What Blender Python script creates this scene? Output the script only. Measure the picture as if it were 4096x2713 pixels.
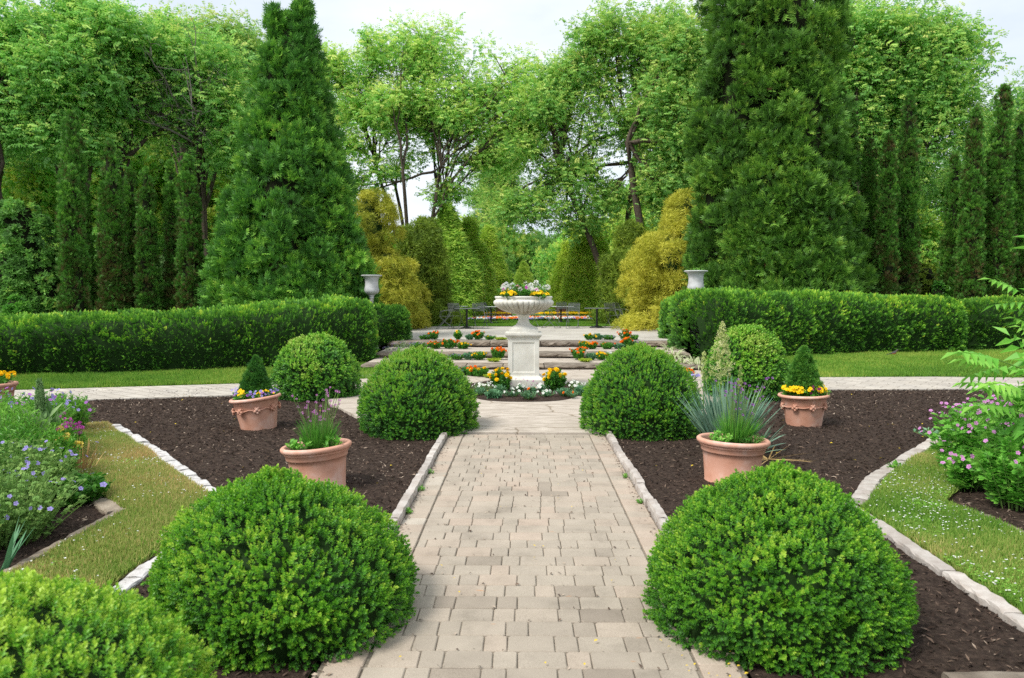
import bpy, math, random
import numpy as np
from mathutils import Vector, Matrix, Euler

for o in list(bpy.data.objects):
    bpy.data.objects.remove(o)
SC = bpy.context.scene
COL = SC.collection
R = math.radians
PI = math.pi

# ------------------------------------------------------------------ camera
F_PX = 768.0
PITCH, YAW, EYE = R(3.24), R(0.9), 1.6
cam_d = bpy.data.cameras.new('camera')
cam = bpy.data.objects.new('camera', cam_d)
COL.objects.link(cam)
cam.location = (0, 0, EYE)
cam.rotation_euler = (PI / 2 - PITCH, 0, YAW)
cam_d.sensor_width = 36
cam_d.lens = 27
cam_d.clip_end = 600
cam_d.dof.use_dof = True
cam_d.dof.focus_distance = 8.5
cam_d.dof.aperture_fstop = 4.0
SC.camera = cam
CAM_M = np.array(cam.rotation_euler.to_matrix())

# ------------------------------------------------------------------ light
SUN_EL, SUN_AZ = R(52), R(-128)        # azimuth from +Y (into the picture), negative = left / behind
wd = bpy.data.worlds.new('World')
SC.world = wd
wd.use_nodes = True
nt = wd.node_tree
nt.nodes.clear()
wo = nt.nodes.new('ShaderNodeOutputWorld')
bg = nt.nodes.new('ShaderNodeBackground')
sky = nt.nodes.new('ShaderNodeTexSky')
sky.sky_type = 'NISHITA'
sky.sun_disc = False
sky.sun_elevation = SUN_EL
sky.sun_rotation = SUN_AZ
bg.inputs['Strength'].default_value = 0.1
tc = nt.nodes.new('ShaderNodeTexCoord')
mp = nt.nodes.new('ShaderNodeMapping')
mp.inputs['Scale'].default_value = (1.0, 1.0, 2.6)
n1 = nt.nodes.new('ShaderNodeTexNoise')
n1.inputs['Scale'].default_value = 2.1
n1.inputs['Detail'].default_value = 6
n1.inputs['Roughness'].default_value = 0.55
cr = nt.nodes.new('ShaderNodeValToRGB')
cr.color_ramp.elements[0].position = 0.36
cr.color_ramp.elements[0].color = (5.0, 5.55, 6.1, 1)
cr.color_ramp.elements[1].position = 0.62
cr.color_ramp.elements[1].color = (6.8, 7.1, 7.5, 1)
mx = nt.nodes.new('ShaderNodeMix')
mx.data_type = 'RGBA'
mx.inputs['Factor'].default_value = 0.93
nt.links.new(tc.outputs['Generated'], mp.inputs['Vector'])
nt.links.new(mp.outputs['Vector'], n1.inputs['Vector'])
nt.links.new(n1.outputs['Fac'], cr.inputs['Fac'])
nt.links.new(sky.outputs['Color'], mx.inputs['A'])
nt.links.new(cr.outputs['Color'], mx.inputs['B'])
nt.links.new(mx.outputs['Result'], bg.inputs['Color'])
nt.links.new(bg.outputs['Background'], wo.inputs['Surface'])

sd = bpy.data.lights.new('sun', 'SUN')
sd.energy = 2.3
sd.angle = R(20)
sd.color = (1.0, 0.95, 0.88)
so = bpy.data.objects.new('sun', sd)
COL.objects.link(so)
so.rotation_euler = (PI / 2 - SUN_EL, 0, -SUN_AZ + PI)
SC.view_settings.view_transform = 'Standard'
SC.view_settings.look = 'None'
SC.view_settings.exposure = 0.75
SC.view_settings.gamma = 1
SC.cycles.use_denoising = False
SC.cycles.max_bounces = 8
SC.cycles.diffuse_bounces = 5
SC.cycles.glossy_bounces = 2
SC.cycles.transmission_bounces = 4
SC.cycles.transparent_max_bounces = 4
SC.render.film_transparent = False


# ------------------------------------------------------------------ picture -> world
def ray(px, py):
    d = CAM_M @ np.array([(px - 512) / F_PX, -(py - 339) / F_PX, -1.0])
    return d


def P(px, py, z=0.0):
    """point where the view ray through (px, py) meets height z"""
    d = ray(px, py)
    t = (z - EYE) / d[2]
    return np.array([d[0] * t, d[1] * t, z])


def D(px, py, Y):
    """point on the view ray at depth Y"""
    d = ray(px, py)
    t = Y / d[1]
    return np.array([d[0] * t, Y, EYE + d[2] * t])


# ------------------------------------------------------------------ noise
def _h(ix, iy, iz, s):
    n = (ix * 374761393 + iy * 668265263 + iz * 2147483647 + s * 1274126177) & 0xffffffff
    n = ((n ^ (n >> 13)) * 1274126177) & 0xffffffff
    return ((n ^ (n >> 16)) & 0xffff) / 65535.0


def vnoise(p, scale=1.0, seed=0, octaves=1):
    p = np.atleast_2d(np.asarray(p, float))
    if p.shape[1] == 2:
        p = np.c_[p, np.zeros(len(p))]
    out = np.zeros(len(p))
    amp, tot = 1.0, 0.0
    for o in range(octaves):
        q = p * scale * (2 ** o) + 37.7 * o
        i = np.floor(q).astype(np.int64)
        f = q - i
        f = f * f * (3 - 2 * f)
        v = 0
        for a in (0, 1):
            for b in (0, 1):
                for c in (0, 1):
                    w = (f[:, 0] if a else 1 - f[:, 0]) * (f[:, 1] if b else 1 - f[:, 1]) * (f[:, 2] if c else 1 - f[:, 2])
                    v = v + w * _h(i[:, 0] + a, i[:, 1] + b, i[:, 2] + c, seed + o)
        out += amp * v
        tot += amp
        amp *= 0.5
    return out / tot


# ------------------------------------------------------------------ mesh building
class Acc:
    """collects geometry for ONE mesh object: quads/tris with a tint per vertex and a material slot per face"""

    def __init__(s):
        s.V, s.F, s.T, s.M, s.S, s.n = [], [], [], [], [], 0

    def add(s, V, F, tint=0.5, mat=0, smooth=False):
        V = np.asarray(V, float).reshape(-1, 3)
        F = np.asarray(F, int)
        if F.size == 0:
            return s
        s.V.append(V)
        s.F.append(F + s.n)
        s.T.append(np.broadcast_to(np.asarray(tint, float), (len(V),)))
        s.M.append(np.full(len(F), mat, int))
        s.S.append(np.full(len(F), smooth, bool))
        s.n += len(V)
        return s

    def build(s, name, mats, parent=None, loc=None):
        me = bpy.data.meshes.new(name)
        V = np.concatenate(s.V)
        me.vertices.add(len(V))
        me.vertices.foreach_set('co', V.astype(np.float32).ravel())
        tot = np.concatenate([np.full(len(f), f.shape[1], np.int32) for f in s.F])
        loops = np.concatenate([f.ravel() for f in s.F]).astype(np.int32)
        start = np.concatenate([[0], np.cumsum(tot)[:-1]]).astype(np.int32)
        me.loops.add(len(loops))
        me.loops.foreach_set('vertex_index', loops)
        me.polygons.add(len(tot))
        me.polygons.foreach_set('loop_start', start)
        me.polygons.foreach_set('loop_total', tot)
        me.polygons.foreach_set('material_index', np.concatenate(s.M).astype(np.int32))
        me.polygons.foreach_set('use_smooth', np.concatenate(s.S))
        at = me.attributes.new('tint', 'FLOAT', 'POINT')
        at.data.foreach_set('value', np.concatenate(s.T).astype(np.float32))
        me.update(calc_edges=True)
        me.validate()
        for m in (mats if isinstance(mats, (list, tuple)) else [mats]):
            me.materials.append(m)
        o = bpy.data.objects.new(name, me)
        COL.objects.link(o)
        if parent is not None:
            o.parent = parent
        if loc is not None:
            o.location = loc
        return o


def tag(o, label=None, cat=None, group=None, kind=None):
    if label:
        o['label'] = label
    if cat:
        o['category'] = cat
    if group:
        o['group'] = group
    if kind:
        o['kind'] = kind
    return o


def thing(name, label, cat, loc=(0, 0, 0), rz=0.0, group=None, rx=0.0, ry=0.0):
    o = bpy.data.objects.new(name, None)
    COL.objects.link(o)
    o.empty_display_size = 0.2
    o.location = tuple(float(v) for v in loc)
    o.rotation_euler = (rx, ry, rz)
    return tag(o, label, cat, group)


def dup(root, label, loc, rz=0.0, scale=1.0, group=None, cat=None):
    r = root.copy()
    COL.objects.link(r)
    r.location = tuple(float(v) for v in loc)
    r.rotation_euler = (root.rotation_euler[0], root.rotation_euler[1], rz)
    r.scale = (scale,) * 3 if not isinstance(scale, (tuple, list)) else scale
    r['label'] = label
    if group:
        r['group'] = group
    if cat:
        r['category'] = cat

    def kids(a, b):
        for ch in list(a.children):
            c = ch.copy()
            COL.objects.link(c)
            c.parent = b
            kids(ch, c)
    kids(root, r)
    return r


def box(acc, x0, x1, y0, y1, z0, z1, tint=0.5, mat=0, bev=0.0):
    if bev <= 0:
        V = [(x0, y0, z0), (x1, y0, z0), (x1, y1, z0), (x0, y1, z0), (x0, y0, z1), (x1, y0, z1), (x1, y1, z1), (x0, y1, z1)]
        F = [(0, 3, 2, 1), (4, 5, 6, 7), (0, 1, 5, 4), (1, 2, 6, 5), (2, 3, 7, 6), (3, 0, 4, 7)]
        acc.add(V, F, tint, mat)
        return
    b = bev
    rings = []
    for (z, i) in ((z0, b), (z0 + b, 0), (z1 - b, 0), (z1, b)):
        rings.append([(x0 + i + b, y0 + i, z), (x1 - i - b, y0 + i, z), (x1 - i, y0 + i + b, z), (x1 - i, y1 - i - b, z),
                      (x1 - i - b, y1 - i, z), (x0 + i + b, y1 - i, z), (x0 + i, y1 - i - b, z), (x0 + i, y0 + i + b, z)])
    V = [v for r in rings for v in r]
    F = []
    for k in range(3):
        for j in range(8):
            F.append((k * 8 + j, k * 8 + (j + 1) % 8, k * 8 + 8 + (j + 1) % 8, k * 8 + 8 + j))
    T = 24
    F += [(T, T + 1, T + 2, T + 7), (T + 2, T + 3, T + 6, T + 7), (T + 3, T + 4, T + 5, T + 6)]
    F += [(7, 2, 1, 0), (7, 6, 3, 2), (6, 5, 4, 3)]
    acc.add(V, F, tint, mat, False)


def lathe(acc, prof, n=32, tint=0.5, mat=0, cx=0, cy=0, mod=None, smooth=True, sq=0):
    """prof: list of (r, z); mod(i, theta) multiplies radius"""
    th = np.arange(n) / n * 2 * PI
    V = []
    for i, (r, z) in enumerate(prof):
        rr = np.full(n, r, float)
        if mod is not None:
            rr = rr * mod(i, th)
        V.append(np.c_[cx + rr * np.cos(th), cy + rr * np.sin(th), np.full(n, z)])
    V = np.concatenate(V)
    F = []
    j = np.arange(n)
    for i in range(len(prof) - 1):
        F.append(np.c_[i * n + j, i * n + (j + 1) % n, (i + 1) * n + (j + 1) % n, (i + 1) * n + j])
    acc.add(V, np.concatenate(F), tint, mat, smooth)


def tube(acc, pts, rad, n=6, tint=0.5, mat=0, cap=True):
    pts = np.asarray(pts, float)
    k = len(pts)
    rad = np.broadcast_to(np.asarray(rad, float), (k,))
    t = np.gradient(pts, axis=0)
    t /= np.linalg.norm(t, axis=1)[:, None] + 1e-9
    ref = np.array([0.0, 0.0, 1.0]) if abs(t[:, 2].mean()) < 0.8 else np.array([0.0, 1.0, 0.0])
    u = np.cross(t, ref)
    u /= np.linalg.norm(u, axis=1)[:, None] + 1e-9
    v = np.cross(t, u)
    a = np.arange(n) / n * 2 * PI
    V = pts[:, None, :] + rad[:, None, None] * (np.cos(a)[None, :, None] * u[:, None, :] + np.sin(a)[None, :, None] * v[:, None, :])
    j = np.arange(n)
    F = np.concatenate([np.c_[i * n + j, i * n + (j + 1) % n, (i + 1) * n + (j + 1) % n, (i + 1) * n + j] for i in range(k - 1)])
    acc.add(V.reshape(-1, 3), F, tint, mat, True)


def bez(a, b, c, n=6):
    t = np.linspace(0, 1, n)[:, None]
    a, b, c = map(np.asarray, (a, b, c))
    return (1 - t) ** 2 * a + 2 * t * (1 - t) * b + t * t * c


# ------------------------------------------------------------------ leaves
class Tmpl:
    """a small sprig: a few diamond leaves; z is the sprig's axis"""

    def __init__(s):
        s.V, s.F, s.T = [], [], []

    def leaf(s, o, d, nrm, L, W, tint=0.0, fold=0.25, wide=0.45, droop=0.0):
        o = np.array(o, float)
        d = np.array(d, float)
        d /= np.linalg.norm(d)
        n = np.array(nrm, float)
        n -= n.dot(d) * d
        n /= np.linalg.norm(n) + 1e-9
        sd_ = np.cross(d, n)
        k = len(s.V)
        m = o + d * L * wide
        tip = o + d * L - n * L * droop
        s.V += [o, m + sd_ * W / 2 + n * W * fold, tip, m - sd_ * W / 2 + n * W * fold]
        s.F.append((k, k + 1, k + 2, k + 3))
        s.T += [tint - 0.08, tint, tint + 0.08, tint]
        return s

    def arr(s):
        return np.array(s.V), np.array(s.F), np.array(s.T)


def rand_unit(rng, n):
    v = rng.normal(size=(n, 3))
    return v / (np.linalg.norm(v, axis=1)[:, None] + 1e-9)


def norm(v):
    return v / (np.linalg.norm(v, axis=-1, keepdims=True) + 1e-9)


def frames(ax, rng, up=None):
    """rotation matrices whose z column is ax; random roll unless `up` gives the side the y column leans to"""
    ax = norm(ax)
    r = rand_unit(rng, len(ax)) if up is None else np.broadcast_to(np.asarray(up, float), ax.shape) + 0.35 * rand_unit(rng, len(ax))
    x = norm(np.cross(r, ax))
    y = np.cross(ax, x)
    return np.stack([x, y, ax], axis=2)


def scatter(acc, tm, pos, fr, scale, tint, mat=0):
    V, F, T = tm.arr()
    n = len(pos)
    if n == 0:
        return
    scale = np.broadcast_to(np.asarray(scale, float), (n,))
    W = np.einsum('nij,kj->nki', fr, V) * scale[:, None, None] + np.asarray(pos)[:, None, :]
    Ft = (F[None] + (np.arange(n) * len(V))[:, None, None]).reshape(-1, F.shape[1])
    tt = (np.broadcast_to(np.asarray(tint, float), (n,))[:, None] + T[None]).ravel()
    acc.add(W.reshape(-1, 3), Ft, np.clip(tt, 0, 1), mat)


# ------------------------------------------------------------------ materials
def node_mat(name):
    m = bpy.data.materials.new(name)
    m.use_nodes = True
    t = m.node_tree
    p = t.nodes['Principled BSDF']
    return m, t, p


def ramp(t, cols):
    r = t.nodes.new('ShaderNodeValToRGB')
    e = r.color_ramp.elements
    while len(e) > 1:
        e.remove(e[0])
    e[0].position = cols[0][0]
    e[0].color = (*cols[0][1], 1)
    for p, c in cols[1:]:
        q = e.new(p)
        q.color = (*c, 1)
    return r


def leaf_mat(name, cols, trans=0.3, rough=0.5, spec=0.3, hue=0.0):
    """cols: ramp over the 'tint' attribute"""
    m, t, p = node_mat(name)
    a = t.nodes.new('ShaderNodeAttribute')
    a.attribute_name = 'tint'
    r = ramp(t, cols)
    t.links.new(a.outputs['Fac'], r.inputs['Fac'])
    src = r.outputs['Color']
    if hue:
        oi = t.nodes.new('ShaderNodeObjectInfo')
        mr = t.nodes.new('ShaderNodeMapRange')
        mr.inputs['To Min'].default_value = 1 - hue
        mr.inputs['To Max'].default_value = 1 + hue
        hs = t.nodes.new('ShaderNodeHueSaturation')
        t.links.new(oi.outputs['Random'], mr.inputs['Value'])
        t.links.new(mr.outputs['Result'], hs.inputs['Value'])
        t.links.new(src, hs.inputs['Color'])
        src = hs.outputs['Color']
    t.links.new(src, p.inputs['Base Color'])
    p.inputs['Roughness'].default_value = rough
    p.inputs['Specular IOR Level'].default_value = spec
    tr = t.nodes.new('ShaderNodeBsdfTranslucent')
    t.links.new(src, tr.inputs['Color'])
    ms = t.nodes.new('ShaderNodeMixShader')
    ms.inputs['Fac'].default_value = trans
    t.links.new(p.outputs['BSDF'], ms.inputs[1])
    t.links.new(tr.outputs['BSDF'], ms.inputs[2])
    t.links.new(ms.outputs['Shader'], t.nodes['Material Output'].inputs['Surface'])
    return m


def noise_mat(name, cols, scale=8, detail=5, rough=0.85, bump=0.3, bscale=None, bdist=0.01, spec=0.25, tintmix=None, coord='Object', rough2=0.6):
    """noise-driven colour ramp, with bump; tintmix = (dark, light) multiplies by the tint attribute"""
    m, t, p = node_mat(name)
    tc_ = t.nodes.new('ShaderNodeTexCoord')
    n = t.nodes.new('ShaderNodeTexNoise')
    n.inputs['Scale'].default_value = scale
    n.inputs['Detail'].default_value = detail
    n.inputs['Roughness'].default_value = rough2
    t.links.new(tc_.outputs[coord], n.inputs['Vector'])
    r = ramp(t, cols)
    t.links.new(n.outputs['Fac'], r.inputs['Fac'])
    src = r.outputs['Color']
    if tintmix:
        a = t.nodes.new('ShaderNodeAttribute')
        a.attribute_name = 'tint'
        r2 = ramp(t, tintmix)
        t.links.new(a.outputs['Fac'], r2.inputs['Fac'])
        mm = t.nodes.new('ShaderNodeMix')
        mm.data_type = 'RGBA'
        mm.blend_type = 'MULTIPLY'
        mm.inputs['Factor'].default_value = 1
        t.links.new(src, mm.inputs['A'])
        t.links.new(r2.outputs['Color'], mm.inputs['B'])
        src = mm.outputs['Result']
    t.links.new(src, p.inputs['Base Color'])
    p.inputs['Roughness'].default_value = rough
    p.inputs['Specular IOR Level'].default_value = spec
    if bump:
        nb = t.nodes.new('ShaderNodeTexNoise')
        nb.inputs['Scale'].default_value = bscale or scale * 6
        nb.inputs['Detail'].default_value = 6
        nb.inputs['Roughness'].default_value = 0.7
        t.links.new(tc_.outputs[coord], nb.inputs['Vector'])
        b = t.nodes.new('ShaderNodeBump')
        b.inputs['Strength'].default_value = bump
        b.inputs['Distance'].default_value = bdist
        t.links.new(nb.outputs['Fac'], b.inputs['Height'])
        t.links.new(b.outputs['Normal'], p.inputs['Normal'])
    return m


def flat_mat(name, col, rough=0.6, spec=0.3, metal=0.0, trans=0.0):
    m, t, p = node_mat(name)
    a = t.nodes.new('ShaderNodeAttribute')
    a.attribute_name = 'tint'
    c = np.array(col)
    r = ramp(t, [(0, tuple(c * 0.72)), (0.5, tuple(c)), (1, tuple(np.minimum(c * 1.25, 0.9)))])
    t.links.new(a.outputs['Fac'], r.inputs['Fac'])
    t.links.new(r.outputs['Color'], p.inputs['Base Color'])
    p.inputs['Roughness'].default_value = rough
    p.inputs['Specular IOR Level'].default_value = spec
    p.inputs['Metallic'].default_value = metal
    if trans:
        tr = t.nodes.new('ShaderNodeBsdfTranslucent')
        t.links.new(r.outputs['Color'], tr.inputs['Color'])
        ms = t.nodes.new('ShaderNodeMixShader')
        ms.inputs['Fac'].default_value = trans
        t.links.new(p.outputs['BSDF'], ms.inputs[1])
        t.links.new(tr.outputs['BSDF'], ms.inputs[2])
        t.links.new(ms.outputs['Shader'], t.nodes['Material Output'].inputs['Surface'])
    return m


G = lambda *c: c
M = {}
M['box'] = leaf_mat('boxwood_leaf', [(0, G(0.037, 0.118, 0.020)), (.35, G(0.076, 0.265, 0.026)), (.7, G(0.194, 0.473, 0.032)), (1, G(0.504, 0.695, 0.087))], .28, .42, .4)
M['boxfar'] = leaf_mat('boxwood_leaf_deep', [(0, G(0.039, 0.135, 0.024)), (.4, G(0.077, 0.272, 0.028)), (.75, G(0.241, 0.526, 0.038)), (1, G(0.367, 0.508, 0.081))], .25, .42, .4)
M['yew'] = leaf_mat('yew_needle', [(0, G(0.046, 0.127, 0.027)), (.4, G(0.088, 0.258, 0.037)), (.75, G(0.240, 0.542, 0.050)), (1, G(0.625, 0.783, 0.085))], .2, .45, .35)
M['thuja'] = leaf_mat('thuja_spray', [(0, G(0.059, 0.147, 0.035)), (.4, G(0.093, 0.280, 0.041)), (.75, G(0.231, 0.508, 0.056)), (1, G(0.508, 0.720, 0.103))], .2, .5, .3)
M['thuja2'] = leaf_mat('thuja_spray_olive', [(0, G(0.045, 0.103, 0.023)), (.4, G(0.087, 0.226, 0.031)), (.75, G(0.187, 0.391, 0.046)), (1, G(0.374, 0.555, 0.078))], .2, .5, .3)
M['brown'] = leaf_mat('dead_thuja', [(0, G(.05, .028, .014)), (1, G(.15, .085, .035))], .15, .7, .2)
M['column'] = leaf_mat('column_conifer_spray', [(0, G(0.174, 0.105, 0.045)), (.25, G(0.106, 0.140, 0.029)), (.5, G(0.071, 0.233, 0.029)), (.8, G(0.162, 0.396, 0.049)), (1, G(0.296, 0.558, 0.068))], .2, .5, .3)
M['locust'] = leaf_mat('locust_leaf', [(0, G(0.130, 0.286, 0.083)), (.4, G(0.261, 0.573, 0.124)), (.75, G(0.607, 0.800, 0.182)), (1, G(0.800, 0.800, 0.273))], .42, .5, .3, .12)
M['wood'] = leaf_mat('woodland_leaf', [(0, G(0.125, 0.283, 0.069)), (.5, G(0.272, 0.603, 0.106)), (1, G(0.777, 0.800, 0.166))], .35, .5, .3, .15)
M['gold'] = leaf_mat('golden_cypress', [(0, G(.18, .25, .03)), (.4, G(.43, .46, .05)), (1, G(.76, .72, .11))], .38, .55, .25)
M['olive'] = leaf_mat('olive_cypress', [(0, G(0.080, 0.144, 0.022)), (.5, G(0.209, 0.322, 0.035)), (1, G(0.419, 0.532, 0.056))], .3, .55, .25)
M['feather'] = leaf_mat('bright_feathery', [(0, G(0.123, 0.259, 0.038)), (.5, G(0.296, 0.550, 0.063)), (1, G(0.659, 0.800, 0.127))], .38, .55, .25)
M['spruce'] = leaf_mat('dwarf_spruce', [(0, G(0.031, 0.126, 0.028)), (.5, G(0.085, 0.266, 0.035)), (1, G(0.231, 0.476, 0.063))], .2, .5, .3)
M['grass'] = leaf_mat('grass_blade', [(0, G(0.091, 0.221, 0.031)), (.5, G(0.200, 0.403, 0.047)), (1, G(0.473, 0.546, 0.109))], .35, .5, .25)
M['drygrass'] = leaf_mat('dry_grass_blade', [(0, G(.10, .26, .03)), (.35, G(.22, .38, .06)), (.65, G(.42, .47, .13)), (.85, G(.60, .52, .22)), (1, G(.66, .46, .22))], .3, .6, .2)
M['leafy'] = leaf_mat('perennial_leaf', [(0, G(0.042, 0.156, 0.024)), (.5, G(0.105, 0.338, 0.036)), (1, G(0.265, 0.555, 0.072))], .35, .45, .35)
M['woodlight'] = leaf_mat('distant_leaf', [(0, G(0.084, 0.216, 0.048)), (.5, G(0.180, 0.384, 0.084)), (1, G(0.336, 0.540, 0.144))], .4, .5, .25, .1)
M['pale'] = leaf_mat('pale_leaf', [(0, G(.14, .27, .09)), (.5, G(.26, .42, .17)), (1, G(.45, .58, .30))], .3, .7, .15)
M['olivegeranium'] = leaf_mat('geranium_leaf', [(0, G(0.082, 0.201, 0.046)), (.5, G(0.218, 0.404, 0.093)), (1, G(0.492, 0.652, 0.201))], .3, .6, .2)
M['blue'] = leaf_mat('bluegreen_blade', [(0, G(0.062, 0.163, 0.113)), (.5, G(0.151, 0.300, 0.214)), (1, G(0.344, 0.500, 0.338))], .2, .5, .35)
M['irisleaf'] = leaf_mat('iris_blade', [(0, G(.05, .17, .08)), (.5, G(.10, .27, .13)), (1, G(.22, .42, .22))], .25, .5, .35)
M['elder'] = leaf_mat('elder_leaf', [(0, G(0.083, 0.300, 0.037)), (.5, G(0.179, 0.500, 0.062)), (1, G(0.385, 0.725, 0.125))], .4, .45, .35)
M['variegated'] = leaf_mat('variegated_blade', [(0, G(.13, .26, .06)), (.5, G(.42, .48, .22)), (1, G(.72, .70, .48))], .25, .5, .3)
M['lime'] = leaf_mat('lime_moss', [(0, G(.20, .34, .03)), (1, G(.48, .58, .06))], .3, .6, .2)
M['cream'] = leaf_mat('cream_bell', [(0, G(.30, .40, .10)), (.5, G(.50, .58, .20)), (1, G(.74, .74, .42))], .35, .6, .2)
M['stem'] = leaf_mat('green_stem', [(0, G(.09, .20, .04)), (1, G(.22, .36, .09))], .1, .6, .2)
M['tan'] = leaf_mat('dry_leaf', [(0, G(.25, .15, .05)), (1, G(.60, .42, .18))], .2, .7, .2)
M['darkhull'] = flat_mat('shade_hull_dark', (.018, .022, .010), .9, .1)  # near-black filler hull of the lump plants, inner shade as colour
M['spruce2'] = leaf_mat('yellow_green_spruce', [(0, G(.12, .26, .03)), (.5, G(.28, .46, .05)), (1, G(.48, .62, .10))], .3, .5, .3)
M['hull'] = leaf_mat('shade_hull_green', [(0, G(0.012, 0.029, 0.007)), (1, G(0.020, 0.050, 0.011))], 0.0, .8, .1)  # dark filler hull beneath leaves, inner shade put into the colour
M['orange'] = flat_mat('orange_petal', (.95, .23, .008), .6, .2, 0, .2)
M['yellow'] = flat_mat('yellow_petal', (.95, .62, .005), .6, .2, 0, .2)
M['white'] = flat_mat('white_petal', (.85, .86, .80), .6, .2, 0, .25)
M['pink'] = flat_mat('pink_petal', (.85, .42, .45), .6, .2, 0, .25)
M['mallow'] = flat_mat('mallow_petal', (.64, .28, .60), .6, .2, 0, .25)
M['magenta'] = flat_mat('magenta_petal', (.62, .09, .50), .6, .2, 0, .2)
M['purple'] = flat_mat('purple_petal', (.42, .14, .55), .6, .2, 0, .2)
M['violet'] = flat_mat('violet_petal', (.38, .32, .70), .6, .2, 0, .25)
M['plum'] = flat_mat('plum_petal', (.30, .02, .16), .6, .2, 0, .2)
M['lavender'] = flat_mat('lavender_spike', (.30, .24, .45), .7, .2, 0, .1)
M['bark'] = noise_mat('bark', [(.3, G(.035, .026, .018)), (.7, G(.12, .095, .07))], 14, 6, .9, .6, 40, .02)
M['greybark'] = noise_mat('grey_bark', [(.3, G(.13, .11, .09)), (.7, G(.32, .29, .25))], 14, 6, .9, .5, 40, .02)
M['terracotta'] = noise_mat('terracotta', [(.25, G(.42, .20, .13)), (.42, G(.56, .285, .195)), (.55, G(.60, .33, .24)), (.66, G(.66, .44, .36)), (.78, G(.70, .56, .49))], 4.5, 9, .75, .12, 60, .004, .3, [(0, G(.86, .84, .84)), (.5, G(1, 1, 1)), (1, G(1.12, 1.16, 1.2))])
M['soil'] = noise_mat('soil', [(.3, G(.018, .012, .009)), (.7, G(.06, .042, .03))], 30, 6, .95, .8, 90, .02)
M['mulch'] = noise_mat('mulch_bark', [(.28, G(.016, .011, .009)), (.5, G(.050, .034, .026)), (.72, G(.12, .083, .062))], 26, 8, .95, 1.0, 70, .02, .15, None, 'Object', .75)
M['chip'] = leaf_mat('mulch_chip', [(0, G(.016, .011, .009)), (.5, G(.07, .047, .036)), (.85, G(.19, .135, .10)), (1, G(.45, .37, .29))], 0, .9, .15)
M['kerb'] = noise_mat('kerb_stone', [(.3, G(.34, .29, .25)), (.55, G(.48, .44, .40)), (.75, G(.57, .54, .50))], 9, 7, .85, .35, 50, .006, .25, [(0, G(.78, .77, .77)), (1, G(1.15, 1.15, 1.15))])
M['whitechip'] = noise_mat('white_edging_stone', [(.3, G(.20, .17, .15)), (.42, G(.50, .48, .46)), (.7, G(.66, .65, .64))], 16, 8, .85, .6, 40, .01)
M['step'] = noise_mat('step_stone', [(.28, G(.13, .105, .08)), (.5, G(.25, .21, .165)), (.72, G(.40, .35, .28))], 5, 8, .9, .7, 22, .02, .2, [(0, G(.7, .7, .72)), (1, G(1.15, 1.12, 1.08))], 'Object', .65)
M['metal'] = flat_mat('dark_green_metal', (.11, .125, .12), .45, .5, .0)
M['blackmetal'] = flat_mat('black_metal', (.018, .02, .022), .4, .5, .0)
M['palemetal'] = flat_mat('pale_table_top', (.52, .54, .54), .4, .5, .0)
M['brick'] = noise_mat('planter_brick', [(.3, G(.28, .12, .085)), (.7, G(.42, .20, .14))], 6, 5, .9, .3, 40, .01)

# =================================================================== SETTING
def in_poly(p, poly):
    poly = np.asarray(poly)
    x, y = p[:, 0], p[:, 1]
    c = np.zeros(len(p), bool)
    j = len(poly) - 1
    for i in range(len(poly)):
        xi, yi, xj, yj = *poly[i][:2], *poly[j][:2]
        cond = ((yi > y) != (yj > y)) & (x < (xj - xi) * (y - yi) / (yj - yi + 1e-12) + xi)
        c ^= cond
        j = i
    return c


def grid(acc, x0, x1, y0, y1, step, zf, tint=0.5, mat=0, mask=None, smooth=True, tintf=None):
    nx, ny = int(round((x1 - x0) / step)) + 1, int(round((y1 - y0) / step)) + 1
    X, Y = np.meshgrid(np.linspace(x0, x1, nx), np.linspace(y0, y1, ny))
    p = np.c_[X.ravel(), Y.ravel()]
    z = zf(p)
    i, j = np.meshgrid(np.arange(nx - 1), np.arange(ny - 1))
    a = (j * nx + i).ravel()
    F = np.c_[a, a + 1, a + nx + 1, a + nx]
    if mask is not None:
        c = p[F].mean(1)
        F = F[mask(c)]
    acc.add(np.c_[p, z], F, tint if tintf is None else tintf(p), mat, smooth)


def prism(acc, poly, z0, z1, tint=0.5, mat=0):
    """thick polygon slab; top as a triangle fan round its centroid (poly must be star-shaped)"""
    poly = np.asarray(poly, float)[:, :2]
    n = len(poly)
    c = poly.mean(0)
    V = np.r_[np.c_[poly, np.full(n, z1)], np.c_[poly, np.full(n, z0)], [[c[0], c[1], z1]]]
    k = np.arange(n)
    F3 = np.c_[k, (k + 1) % n, np.full(n, 2 * n)]
    F4 = np.c_[k + n, (k + 1) % n + n, (k + 1) % n, k]
    acc.add(V, F3, tint, mat)
    acc.V.append(np.zeros((0, 3))); acc.T.append(np.zeros(0))
    acc.F.append(F4 + acc.n - len(V)); acc.M.append(np.full(n, mat, int)); acc.S.append(np.zeros(n, bool))


def sm(x, a, b):
    t = np.clip((x - a) / (b - a), 0, 1)
    return t * t * (3 - 2 * t)


def ground_z(p):
    p = np.atleast_2d(p)
    x, y = p[:, 0], p[:, 1]
    y0_ = np.where(x > 3.9, 21.8, np.where(x < -3.7, 18.0, 16.2))
    z = 0.38 * np.clip((y - y0_) / 4.1, 0, 1)
    inside = (np.abs(x - .15) < 3.9) & (y > 15.0) & (y < 20.6)
    z = np.where(inside, -0.15, z)
    z = np.where((y < 14.5) & (y > 0) & (np.abs(x) < 13), -0.12, z)
    z = z + 2.0 * sm(x, 9, 22) * sm(y, 26, 42) + 1.2 * sm(-x, 16, 40) * sm(y, 30, 50) + 1.5 * sm(y, 70, 130)
    return z


def gz(x, y):
    return float(ground_z(np.array([[x, y]]))[0])


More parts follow.
